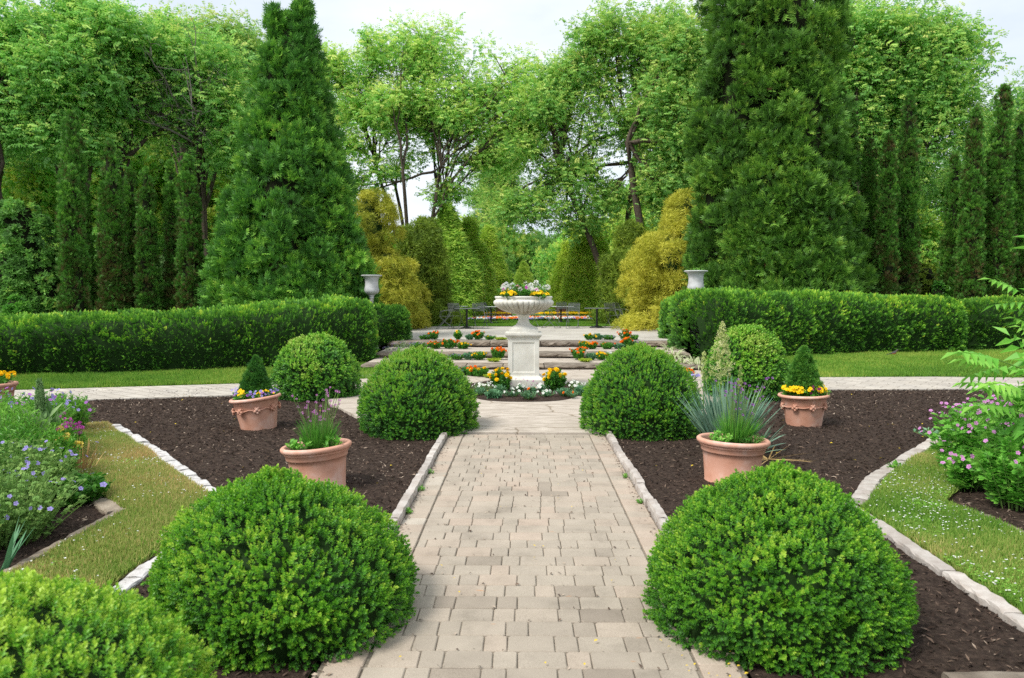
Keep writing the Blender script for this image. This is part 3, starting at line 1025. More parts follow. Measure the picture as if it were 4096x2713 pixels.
rk = random.Random(9)
for si, (Y, h, x0, x1) in enumerate(STEP):
    ac = Acc()
    prev = [0.045, .14, .255][si]
    x = x0
    while x < x1 - .2:
        w = min(rk.uniform(.75, 1.5), x1 - x)
        if x1 - x - w < .3:
            w = x1 - x
        dy = rk.uniform(-.05, .05)
        rough_slab(ac, x + .010, x + w - .010, Y + dy, Y + .62 + .1 * rk.random(), prev + .03, h + rk.uniform(-.012, .006), si * 50 + int(x * 10) + 200, rk.uniform(.15, .85))
        x += w
    box(ac, x0 + .05, x1 - .05, Y + .09, Y + .6, -.1, prev + .045, .1)
    tag(ac.build('stone_step', M['step']), step_labels[si], 'step', 'wide stone steps behind the urn')
    nxt = [17.99, 20.15, 20.95][si]
    ta = Acc()
    grid(ta, x0, x1, Y + .55, nxt, .15, lambda p: h - .012 + .012 * vnoise(p, 2.5, 8, 2))
    tag(ta.build('flagstone_path', M['flag']), kind='structure')

# gravel terrace
M['gravel'] = noise_mat('gravel', [(.3, G(.36, .33, .29)), (.5, G(.48, .45, .40)), (.7, G(.57, .54, .49))], 1.5, 10, .95, .5, 60, .01, .2, None, 'Object', .75)
ta = Acc()
grid(ta, -6.5, 8.0, 20.55, 29.9, .3, lambda p: .394 + .008 * vnoise(p, 3, 8, 2))
tag(ta.build('gravel_terrace', M['gravel']), kind='structure')
TL = [(-12, 29.9), (12, 29.9), (12, 37.5), (-12, 37.5)]
ta = Acc()
grid(ta, -12, 12, 29.85, 48, .5, lambda p: .415 + 0 * p[:, 0])
tag(ta.build('lawn', M['turf']), kind='structure')
grass('grass', 'darker strip of grass between the gravel terrace and the far flower bed', [[(-6, 29.9), (6.5, 29.9), (6.5, 35), (-6, 35)]], .41, 500, .07, M['grass'], lambda p, rg: np.clip(.35 + .5 * (vnoise(p, .7, 41, 3) - .5) + .15 * rg.normal(size=len(p)), 0, 1), 35)  # base tint set lower than on the front strips

# =================================================================== FOLIAGE TEMPLATES
def t_box():
    t = Tmpl()
    for k in range(5):
        z = k * .26
        a = (k % 2) * PI / 2 + .3
        el = .55 + .12 * k
        for s in (0, PI):
            d = (math.cos(a + s) * math.cos(el), math.sin(a + s) * math.cos(el), math.sin(el))
            t.leaf((0, 0, z), d, (-d[0], -d[1], 1.2), .56 - .03 * k, .30, -.14 + .09 * k, .12, .5, .05)
    t.leaf((0, 0, 1.15), (.2, 0, 1), (1, 0, .2), .42, .22, .26, .1)
    t.leaf((0, 0, 1.15), (-.2, .1, 1), (-1, 0, .2), .38, .2, .26, .1)
    return t


def t_box_far():
    t = Tmpl()
    for k in range(3):
        a = k * 2.2
        for s in (0, PI):
            el = .5 + .2 * k
            d = (math.cos(a + s) * math.cos(el), math.sin(a + s) * math.cos(el), math.sin(el))
            t.leaf((0, 0, k * .35), d, (-d[0], -d[1], 1.2), .75, .42, -.1 + .12 * k, .12)
    return t


def t_yew():
    t = Tmpl()
    for k in range(4):
        z = k * .25
        for s in (-1, 1):
            t.leaf((0, 0, z), (s * .9, .15, .75), (0, 1, .2), .55 - .06 * k, .16, -.08 + .08 * k, .05)
    t.leaf((0, 0, .6), (0, .1, 1), (0, 1, 0), .6, .3, .18, .1)
    t.leaf((0, 0, .1), (0, .1, 1), (1, 0, 0), .8, .2, .0, .1)
    return t


def t_thuja():
    t = Tmpl()
    for a, l, z, tt in ((-1.15, .50, 0, -.10), (-.75, .68, .05, -.04), (-.38, .85, .1, 0), (0, 1.0, .12, .06), (.38, .85, .1, .02), (.75, .68, .05, -.02), (1.15, .50, 0, -.08), (-.6, .42, .42, .10), (.6, .42, .42, .10)):
        t.leaf((0, 0, z), (math.sin(a), .10 * math.cos(a * 3), math.cos(a)), (0, 1, .1), l, .125, tt, .1, .6, .10)
    return t


def t_thread():
    t = Tmpl()
    rg = random.Random(4)
    for k in range(8):
        a = k * .8
        e = rg.uniform(.3, 1.1)
        d = (math.cos(a) * math.cos(e), math.sin(a) * math.cos(e), math.sin(e))
        t.leaf((0, 0, rg.uniform(0, .25)), d, (d[1], -d[0], .6), rg.uniform(.7, 1.1), .13, rg.uniform(-.1, .12), .1, .5, .35)
    return t


def t_locust(n=3):
    """short drooping compound leaf"""
    t = Tmpl()
    for k in range(n):
        z = .10 + k * .8 / n
        y = .22 * z * z
        for s in (-1, 1):
            t.leaf((0, y, z), (s * .9, .30 + .3 * k / n, .30), (0, -.6, .8), .46 - .05 * k, .25, .05 * (k - 1), .10, .5, .12)
    t.leaf((0, .2, .85), (0, .6, .55), (1, 0, 0), .40, .24, .08, .10)
    t.leaf((0, .05, .35), (.2, .8, .1), (1, 0, .3), .40, .24, -.05, .10)
    return t


def t_cluster(n=6, L=1.0, W=.45, seed=3):
    t = Tmpl()
    rg = random.Random(seed)
    for k in range(n):
        a = k * 2.4
        e = .15 + 1.0 * k / n
        d = (math.cos(a) * math.cos(e), math.sin(a) * math.cos(e), math.sin(e))
        t.leaf((0, 0, .12 * k / n), d, (-d[0] * .5, -d[1] * .5, 1), L * rg.uniform(.75, 1.1), W, rg.uniform(-.12, .15), .12, .5, .15)
    return t


def t_spruce():
    t = Tmpl()
    for k in range(9):
        a = k * 2.4
        e = .2 + 1.2 * k / 9
        d = (math.cos(a) * math.cos(e), math.sin(a) * math.cos(e), math.sin(e))
        t.leaf((0, 0, .1 * k / 9), d, (d[1], -d[0], .3), 1, .2, -.1 + .3 * k / 9, .05)
    return t


T_BOX, T_BOXF, T_YEW, T_THUJA, T_THREAD, T_LOCUST, T_SPR = t_box(), t_box_far(), t_yew(), t_thuja(), t_thread(), t_locust(), t_spruce()
T_CL = t_cluster()


# =================================================================== CLIPPED BOXWOOD
def boxwood(label, cx, cy, r, h, seed, sprig=.0275, spacing=.0172, mat='box', tmpl=None, tint0=.42, tan=.0, flat=2.3, topbias=.0, z0=0.0, skew=0.0):
    rg = np.random.default_rng(seed)
    tmpl = tmpl or T_BOX
    root = thing('boxwood_dome', label, 'clipped shrub', (cx, cy, z0), group='clipped boxwood domes lining the path')

    def surf(u, th):
        # u 0..1 from base to crown
        ang = -.09 * PI + u * (.5 + .09) * PI
        ca, sa = np.cos(ang), np.sin(ang)
        rr = np.sign(ca) * np.abs(ca) ** (2 / flat)
        zz = np.where(sa >= 0, np.abs(sa) ** (2 / flat), -np.abs(sa) ** 1.0)
        hb = h * .27
        z = np.where(sa >= 0, hb + (h - hb) * zz, hb + (hb + .02) * zz / math.sin(.09 * PI))
        p = np.c_[rr * r * np.cos(th), rr * r * np.sin(th), z]
        f = 1 + .15 * (vnoise(p, 1.3 / r, seed) - .5) + .10 * (vnoise(p, 3.8 / r, seed + 1) - .5) + .05 * (vnoise(p, 9 / r, seed + 4) - .5)
        p[:, :2] *= f[:, None]
        p[:, 2] = np.maximum(p[:, 2] * (1 + .5 * (f - 1)), .01)
        p[:, 0] += skew * p[:, 2]
        return p
    area = 2 * PI * r * h * 1.15
    n = int(area / spacing ** 2)
    u, th = 1 - (1 - rg.random(n)) ** .62, rg.random(n) * 2 * PI
    p = surf(u, th)
    e = 1e-3
    pu, pt = surf(np.minimum(u + e, 1.0) - 0, th) - surf(u - e, th), surf(u, th + e) - p
    nrm = norm(np.cross(pt, pu) + 1e-9)
    outw = norm(p - np.array([0, 0, h * .35]))
    nrm = np.where((nrm * outw).sum(1, keepdims=True) < 0, -nrm, nrm)
    ax = norm(nrm + .25 * np.array([0, 0, 1.]) + .38 * rand_unit(rg, n))
    depth = -.034 * rg.random(n) - .05 * (vnoise(p, 17, seed + 5, 2) > .60)
    sc = sprig * (.65 + .7 * rg.random(n) + .5 * (rg.random(n) < .05)) * (1 + .35 * (vnoise(p, 14, seed + 9) - .5))
    pos = p + nrm * depth[:, None]
    tint = tint0 + .42 * (vnoise(p, 2.6, seed + 2, 2) - .5) + .38 * (vnoise(p, 13, seed + 3) - .5) + .10 * rg.normal(size=n)
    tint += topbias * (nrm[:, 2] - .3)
    tint += .45 * (rg.random(n) < .006)
    if tan:
        tint += tan * np.clip(vnoise(p, 2.2, seed + 6) + .35 * (p[:, 2] / h) - .72, 0, 1)
    ac = Acc()
    scatter(ac, tmpl, pos, frames(ax, rg), sc, tint, 0)
    ac.build('foliage', M[mat], root)
    # added dark hull under the leaves, its colour stands for inner shade
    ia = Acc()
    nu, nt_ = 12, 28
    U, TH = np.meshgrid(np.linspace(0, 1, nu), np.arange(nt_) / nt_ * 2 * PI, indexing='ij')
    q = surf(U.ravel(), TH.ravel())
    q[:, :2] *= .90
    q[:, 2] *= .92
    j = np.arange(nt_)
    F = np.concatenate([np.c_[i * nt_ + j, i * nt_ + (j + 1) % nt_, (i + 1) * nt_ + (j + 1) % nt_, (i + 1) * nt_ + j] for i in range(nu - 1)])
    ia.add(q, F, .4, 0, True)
    ia.build('shade_hull', M['hull'], root)
    return root


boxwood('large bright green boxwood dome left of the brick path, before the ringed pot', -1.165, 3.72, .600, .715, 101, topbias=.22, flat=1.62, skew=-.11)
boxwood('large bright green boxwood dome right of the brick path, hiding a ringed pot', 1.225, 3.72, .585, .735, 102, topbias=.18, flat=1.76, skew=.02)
boxwood('out of focus boxwood with yellowish tips in the bottom left corner', -1.68, 2.12, .74, .70, 103, tint0=.5, tan=.6, topbias=.2, flat=2.1)
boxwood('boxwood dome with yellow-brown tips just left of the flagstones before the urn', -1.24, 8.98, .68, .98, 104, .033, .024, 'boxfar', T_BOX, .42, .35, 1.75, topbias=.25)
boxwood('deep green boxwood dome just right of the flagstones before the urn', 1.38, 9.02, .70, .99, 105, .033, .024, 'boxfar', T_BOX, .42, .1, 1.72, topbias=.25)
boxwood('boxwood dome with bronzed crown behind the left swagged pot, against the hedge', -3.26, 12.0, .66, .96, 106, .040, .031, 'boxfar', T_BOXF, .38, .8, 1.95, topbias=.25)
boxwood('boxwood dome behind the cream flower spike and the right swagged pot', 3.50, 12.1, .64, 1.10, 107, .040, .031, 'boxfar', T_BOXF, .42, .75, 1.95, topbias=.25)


# =================================================================== HEDGES
def hedge(label, pts, w, hts, seed, tint0=.35, z0=0.0, sp=.05, group='clipped dark yew hedges', rnd=.32):
    """pts: centre line; hts: height at each point; rounded ends"""
    rg = np.random.default_rng(seed)
    pts = np.array(pts, float)
    hts = np.array(hts, float)
    d = np.r_[0, np.cumsum(np.linalg.norm(np.diff(pts, axis=0), axis=1))]
    L = d[-1]
    root = thing('yew_hedge', label, 'hedge', (pts[0][0], pts[0][1], z0), group=group)
    o = np.array([pts[0][0], pts[0][1], z0])

    def surf(s, v):
        """s along 0..L, v 0..1 round the section from front foot over the top to the back foot"""
        s = np.clip(s, 0, L)
        cx, cy = np.interp(s, d, pts[:, 0]), np.interp(s, d, pts[:, 1])
        tx, ty = np.interp(s + .1, d, pts[:, 0]) - np.interp(s - .1, d, pts[:, 0]), np.interp(s + .1, d, pts[:, 1]) - np.interp(s - .1, d, pts[:, 1])
        tl = np.hypot(tx, ty) + 1e-9
        nx, ny = ty / tl, -tx / tl
        H = np.interp(s, d, hts)
        e = np.minimum(s, L - s)
        k = np.clip(e / .55, 0, 1)
        endf = np.sqrt(np.clip(1 - (1 - k) ** 2, 0, 1))
        a = v * PI
        c, sn = np.cos(a), np.sin(a)
        q = 2 / 4.5
        u = np.sign(c) * np.abs(c) ** q
        z = np.abs(sn) ** q
        foot = .90 + .10 * np.minimum(z * 2, 1)
        W = w / 2 * endf * foot
        Z = z * H * (.35 + .65 * endf ** .6)
        p = np.c_[cx + nx * u * W, cy + ny * u * W, Z + z0]
        f = (vnoise(p, .8, seed, 2) - .5) * .30 + (vnoise(p, 3.2, seed + 1, 2) - .5) * .22
        dirn = np.c_[nx * u * .8, ny * u * .8, np.where(z > .5, .8, .1)]
        return p + dirn * f[:, None]
    per = w + 2 * hts.mean()
    n = int((L + 1.3) * per / sp ** 2)
    s = rg.random(n) * L
    ne = int(n * 1.7 / (L + 1.3))
    ee = .55 * (1 - np.cos(rg.random(ne) * PI / 2))
    s[:ne] = np.where(rg.random(ne) < .5, ee, L - ee)
    # even out the section: sample v by arc length
    vv = np.linspace(0, 1, 400)
    c_, s_ = np.cos(vv * PI), np.sin(vv * PI)
    al = np.r_[0, np.cumsum(np.hypot(np.diff(np.sign(c_) * np.abs(c_) ** (2 / 4.5) * w / 2), np.diff(np.abs(s_) ** (2 / 4.5) * hts.mean())))]
    v = np.interp(rg.random(n) * al[-1], al, vv)
    p = surf(s, v)
    e = 2e-3
    ds, dv = surf(s + .02, v) - surf(s - .02, v), surf(s, np.clip(v + e, 0, 1)) - surf(s, np.clip(v - e, 0, 1))
    nrm = norm(np.cross(ds, dv))
    cen = np.c_[np.interp(s, d, pts[:, 0]), np.interp(s, d, pts[:, 1]), np.full(n, z0 + .4)]
    outw = norm(p - cen)
    nrm = np.where((nrm * outw).sum(1, keepdims=True) < 0, -nrm, nrm)
    nrm = norm(nrm + .35 * outw)
    ax = norm(nrm + .35 * np.array([0, 0, 1.]) + .4 * rand_unit(rg, n))
    pos = p - nrm * (.07 * rg.random(n) + .09 * (vnoise(p, 7, seed + 5) > .60))[:, None]
    sc = .080 * (.6 + .8 * rg.random(n))
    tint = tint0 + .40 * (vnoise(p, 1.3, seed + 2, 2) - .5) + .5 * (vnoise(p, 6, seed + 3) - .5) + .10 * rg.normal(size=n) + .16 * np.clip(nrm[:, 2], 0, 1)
    tint += .4 * (rg.random(n) < .008)
    ac = Acc()
    scatter(ac, T_YEW, pos - o, frames(ax, rg), sc, tint, 0)
    ac.build('foliage', M['yew'], root)
    ia = Acc()  # closed dark hull added behind the sprigs, painted as inner shade
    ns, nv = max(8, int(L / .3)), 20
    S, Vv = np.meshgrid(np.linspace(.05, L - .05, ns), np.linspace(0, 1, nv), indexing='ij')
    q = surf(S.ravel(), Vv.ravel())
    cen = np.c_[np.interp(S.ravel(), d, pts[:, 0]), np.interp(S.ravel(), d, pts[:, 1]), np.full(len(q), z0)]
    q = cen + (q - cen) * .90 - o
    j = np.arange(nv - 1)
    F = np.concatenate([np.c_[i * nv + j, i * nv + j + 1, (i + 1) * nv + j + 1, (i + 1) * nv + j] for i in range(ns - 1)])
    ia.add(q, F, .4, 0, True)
    ia.build('shade_hull', M['hull'], root)
    return root


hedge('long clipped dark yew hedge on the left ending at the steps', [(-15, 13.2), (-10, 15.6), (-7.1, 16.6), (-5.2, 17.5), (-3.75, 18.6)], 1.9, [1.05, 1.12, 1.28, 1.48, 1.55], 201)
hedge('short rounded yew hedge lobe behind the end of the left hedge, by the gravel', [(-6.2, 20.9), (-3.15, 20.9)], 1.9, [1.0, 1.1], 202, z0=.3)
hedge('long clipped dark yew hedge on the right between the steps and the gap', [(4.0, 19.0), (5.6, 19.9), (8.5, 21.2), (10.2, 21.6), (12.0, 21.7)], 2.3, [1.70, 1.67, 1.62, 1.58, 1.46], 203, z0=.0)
hedge('narrow upright yew hedge lobe beside the gravel, left of the long right hedge', [(3.9, 21.6), (6.2, 21.9)], 1.8, [1.30, 1.35], 204, z0=.3)
hedge('yew hedge at the right edge beyond the gap, behind the pinnate shrub', [(12.6, 22.9), (15, 22.7), (20, 21.5)], 1.6, [1.42, 1.45, 1.40], 205, z0=.0)


# =================================================================== CONIFERS BUILT FROM LUMPS
def lump_conifer(name, label, cat, base, cones, lump, lumps_m2, per_lump, tmpl, spray, mat, seed, tint0=.4, group=None, hull=.74, hullmat='darkhull', droop=0.0, stretch=1.3, up=.7, brown=0.0, trunk=None, zmin=0.0, power=1.0, coltint=None, spread=.95, bulge=(.25, 1.2)):
    """cones: list of (dx, dy, z0, z1, r0, r1, shape) leaders; foliage as lumps over their skins"""
    rg = np.random.default_rng(seed)
    root = thing(name, label, cat, base, group=group)
    ac, ia = Acc(), Acc()
    LP, LN, LR = [], [], []
    for ci, (dx, dy, z0, z1, r0, r1, pw) in enumerate(cones):
        H = z1 - z0
        prof = lambda u: r1 + (r0 - r1) * (1 - u) ** pw
        n = int(PI * (r0 + r1) * H * lumps_m2)
        # area-weighted heights
        uu = np.linspace(0, 1, 200)
        cw = np.cumsum(prof(uu) + .03)
        u = np.interp(rg.random(n) * cw[-1], cw, uu)
        th = rg.random(n) * 2 * PI
        rr = prof(u) * np.clip(np.minimum(1, .55 + u * 9), 0, 1)
        q = np.c_[dx + rr * np.cos(th), dy + rr * np.sin(th), z0 + u * H]
        bul = (vnoise(q, bulge[1], seed + ci, 2) - .5)
        rr = rr + bulge[0] * bul * np.clip(rr, 0, 1)
        q = np.c_[dx + rr * np.cos(th), dy + rr * np.sin(th), z0 + u * H]
        slope = (r0 - r1) / H
        nr = norm(np.c_[np.cos(th), np.sin(th), np.full(n, slope)])
        LP.append(q - nr * (lump * .35))
        LN.append(nr)
        LR.append(lump * (.65 + .7 * rg.random(n)) * np.clip(.45 + prof(u) / max(r0, .01), .35, 1))
        # top tuft
        m = 3
        LP.append(np.c_[dx + .02 * rg.normal(size=m), dy + .02 * rg.normal(size=m), z1 - lump * np.array([0, .5, 1.1])])
        LN.append(np.array([[0, 0, 1.]] * m)); LR.append(np.full(m, lump * .55))
        # added dark hull: blocks see-through, inner shade put into its colour
        k = 14
        us = np.linspace(0, .985, k)
        nt_ = 14
        tt = np.arange(nt_) / nt_ * 2 * PI
        V = np.concatenate([np.c_[dx + max(prof(a) * hull - .02, .01) * min(1, .6 + a * 9) * np.cos(tt), dy + max(prof(a) * hull - .02, .01) * min(1, .6 + a * 9) * np.sin(tt), np.full(nt_, z0 + a * H)] for a in us])
        j = np.arange(nt_)
        F = np.concatenate([np.c_[i * nt_ + j, i * nt_ + (j + 1) % nt_, (i + 1) * nt_ + (j + 1) % nt_, (i + 1) * nt_ + j] for i in range(k - 1)])
        ia.add(V, F, .4, 0, True)
    LP, LN, LR = np.concatenate(LP), np.concatenate(LN), np.concatenate(LR)
    nl = len(LP)
    ii = np.repeat(np.arange(nl), per_lump)
    n = len(ii)
    dv = norm(LN[ii] * .55 + np.array([0, 0, .25]) + rand_unit(rg, n) * spread)
    rad = LR[ii] * (.55 + .5 * rg.random(n))
    pos = LP[ii] + dv * rad[:, None] * np.array([1, 1, stretch])
    pos[:, 2] -= droop * rad
    ax = norm(dv * .7 + up * np.array([0, 0, 1.]) + .45 * rand_unit(rg, n))
    lt = .42 * (rg.random(nl) - .5)
    tint = tint0 + lt[ii] + .12 * rg.normal(size=n) + .25 * (vnoise(LP[ii], .5, seed + 8, 2) - .5)
    if coltint is not None:
        tint = tint + coltint(pos, rg)
    keep = pos[:, 2] > zmin
    scatter(ac, tmpl, pos[keep], frames(ax[keep], rg), (spray * (.7 + .6 * rg.random(n)))[keep], tint[keep], 0)
    if brown:
        kb = rg.random(n) < brown
        pb = pos[kb] - LN[ii][kb] * .10
        scatter(ac, tmpl, pb, frames(norm(ax[kb] - np.array([0, 0, .9])), rg), spray * .8, rg.random(kb.sum()), 1)
    ac.build('crown', [M[mat], M['brown']], root)
    ia.build('shade_hull', M[hullmat], root)
    if trunk:
        ta = Acc()
        tube(ta, [(0, 0, -.3), (0, 0, trunk[1] * .5), (0, 0, trunk[1])], [trunk[0], trunk[0] * .8, trunk[0] * .4], 10)
        ta.build('trunk', M['bark'], root)
    return root


def base_at(px, Y, z=None):
    p = D(px, 300, Y)
    return (p[0], Y, gz(p[0], Y) if z is None else z)


def ztop(py, Y):
    return D(512, py, Y)[2]


# big arborvitae
bx = base_at(294, 21.3, .2)
zt = ztop(4, 21.3) - .2
lump_conifer('arborvitae_tree', 'huge dense cone-shaped arborvitae with twin tips, left of centre', 'conifer', bx,
             [(0, 0, .15, zt * .96, 2.10, .26, .80), (-.36, -.1, zt * .5, zt - .2, .85, .06, .8), (.36, 0, zt * .5, zt + .05, .85, .06, .8), (-1.15, -.5, .2, zt * .45, 1.05, .3, .7), (1.15, -.5, .2, zt * .50, 1.05, .3, .7), (.1, -1.0, .2, zt * .38, 1.15, .3, .8), (-1.7, -.2, .1, zt * .22, .7, .3, .7), (1.7, -.2, .1, zt * .27, .7, .3, .7)],
             .36, 5.2, 58, T_THUJA, .185, 'thuja', 301, .44, trunk=(.22, 3), group='huge arborvitae trees', bulge=(.65, .85), hull=.66, up=.35, droop=.25, stretch=.85, spread=1.0)
bx = base_at(779, 24.2, .25)
lump_conifer('arborvitae_tree', 'gigantic broad arborvitae right of centre reaching above the picture', 'conifer', bx,
             [(-1.15, .1, .15, 14.6, 1.55, .55, .50), (0, -.05, .15, 15.4, 1.95, .6, .6), (-2.0, 0, .2, 7.0, .80, .3, .7), (.3, -1.2, .2, 8.2, 1.25, .35, .65), (1.45, -.3, .2, 5.6, .95, .3, .7), (-.9, -1.2, .2, 6.0, 1.15, .35, .7), (.2, -1.5, .1, 3.4, 1.35, .4, .7), (2.05, -.2, .1, 3.2, .75, .25, .6)],
             .38, 4.6, 58, T_THUJA, .20, 'thuja2', 302, .48, trunk=(.3, 3), brown=.02, group='huge arborvitae trees', bulge=(1.0, .75), hull=.62, up=.35, droop=.25, stretch=.85, spread=1.0)

# slim columns
cols = [  # px centre, width px, top px y, depth, label
    (77, 36, 112, 22.5, 'tallest slim column conifer at far left, behind a shorter pale-tipped one'),
    (76, 24, 168, 20.4, 'short slim column conifer standing in front of the tallest one at far left'),
    (114, 28, 143, 22, 'second slim column conifer from the left, with a needle tip'),
    (134, 19, 171, 23.0, 'thin column conifer squeezed behind its neighbour, left of the black bin'),
    (149, 21, 170, 22.0, 'slim browning column conifer directly behind the black bin'),
    (174, 15, 163, 22.5, 'very thin column conifer right of the black bin'),
    (191, 27, 158, 21.2, 'column conifer nearest the left side of the huge left arborvitae'),
    (848, 20, 116, 24, 'column conifer tip showing just right of the gigantic arborvitae'),
    (866, 20, 143, 23, 'dark browning column conifer, leftmost of the right-hand trio'),
    (885, 22, 138, 22.2, 'brown-footed column conifer in the middle of the right-hand trio'),
    (904, 24, 99, 23.2, 'tallest column conifer of the right-hand trio, left of the fence post gap'),
    (951, 22, 158, 23.5, 'short column conifer just right of the fence post gap'),
    (969, 24, 112, 22.5, 'column conifer with pointed tip, second right of the fence post gap'),
    (996, 31, 90, 23, 'tallest and widest column conifer near the right edge'),
    (1014, 22, 118, 23.8, 'column conifer at the right edge, partly behind its taller neighbour'),
    (1036, 26, 135, 24, 'column conifer cut by the right edge of the picture'),
]
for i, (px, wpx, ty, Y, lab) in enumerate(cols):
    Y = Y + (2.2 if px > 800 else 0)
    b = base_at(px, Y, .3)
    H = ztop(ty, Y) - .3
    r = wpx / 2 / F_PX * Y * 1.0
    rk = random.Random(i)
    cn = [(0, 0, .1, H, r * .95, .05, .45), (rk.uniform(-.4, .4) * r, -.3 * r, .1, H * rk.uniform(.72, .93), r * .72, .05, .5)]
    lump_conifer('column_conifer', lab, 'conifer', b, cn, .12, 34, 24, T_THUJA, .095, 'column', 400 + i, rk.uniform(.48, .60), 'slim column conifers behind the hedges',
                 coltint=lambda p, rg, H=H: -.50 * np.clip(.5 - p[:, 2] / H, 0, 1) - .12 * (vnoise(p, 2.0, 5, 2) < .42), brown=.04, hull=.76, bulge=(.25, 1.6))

# golden and olive thread cypresses, feathery bright rows on the terrace
def shrub_cones(px0, px1, ty, Y, seed, n=5, lean=0.0):
    """cones covering a px span with an uneven billowing outline"""
    rk = random.Random(seed)
    c = D((px0 + px1) / 2, 300, Y)
    w = (px1 - px0) / F_PX * Y
    H = ztop(ty, Y) - .4
    out = [(lean * w * .15, 0, .05, H, w * .34, .5, .5)]
    for k in range(n):
        a = k / n * 2 * PI + rk.random()
        rr = w * rk.uniform(.17, .27)
        hh = H * rk.uniform(.42, .80)
        out.append((rr * math.cos(a), rr * math.sin(a) * .8, .02, hh, w * rk.uniform(.25, .31), .45, .42))
    return (c[0], Y, .4), out


for (px0, px1, ty, Y, nm, mat, lab, tm, sp, t0, sd_, ln) in [
    (318, 424, 196, 27.5, 'golden_cypress', 'gold', 'golden thread cypress left of the terrace, behind the left stone urn', T_THREAD, .16, .40, 501, 0),
    (392, 452, 222, 31.0, 'olive_cypress', 'olive', 'dull olive thread cypress between the left golden one and the bright green row', T_THREAD, .18, .40, 502, 0),
    (624, 750, 196, 27.5, 'golden_cypress', 'gold', 'large bright golden thread cypress right of the terrace', T_THREAD, .16, .62, 503, 0),
    (604, 656, 226, 31.5, 'olive_cypress', 'olive', 'olive thread cypress peeping out left of the right golden one', T_THREAD, .18, .50, 504, 0),
]:
    b, cn = shrub_cones(px0, px1, ty, Y, sd_, 5, ln)
    lump_conifer(nm, lab, 'shrub', b, cn, .45, 4.0, 66, tm, sp, mat, sd_, t0, droop=.3, up=.1, stretch=.9, hull=.5, spread=1.0, hullmat='hull', bulge=(2.2, .75))

for i, (px, wpx, ty, Y, t0, lab) in enumerate([
    (489, 32, 234, 44, .85, 'farthest bright feathery conifer of the row left of the far urn'),
    (470, 42, 226, 39.5, .72, 'middle bright feathery conifer of the row left of the far urn'),
    (448, 50, 214, 36.5, .50, 'darker feathery conifer beside the left olive cypress'),
    (576, 36, 236, 44, .98, 'farthest bright lime feathery conifer right of the far urn'),
    (592, 44, 226, 39.5, .88, 'bright feathery conifer behind the right olive cypress')]):
    b = (D(px, 300, Y)[0], Y, .4)
    w = wpx / F_PX * Y
    H = ztop(ty, Y) - .4
    lump_conifer('feathery_conifer', lab, 'conifer', b, [(0, 0, 0, H, w * .54, .15, .85), (-w * .25, -w * .12, 0, H * .82, w * .36, .15, .8), (w * .22, -w * .15, 0, H * .72, w * .38, .15, .8), (w * .05, -w * .3, 0, H * .5, w * .36, .15, .8)],
                 .5, 3.8, 72, T_THREAD, .28, 'feather', 510 + i, t0, 'bright feathery conifers flanking the terrace', droop=.2, up=.5, stretch=1.7, hull=.68, hullmat='hull', trunk=(.12, 1), bulge=(1.9, .55))


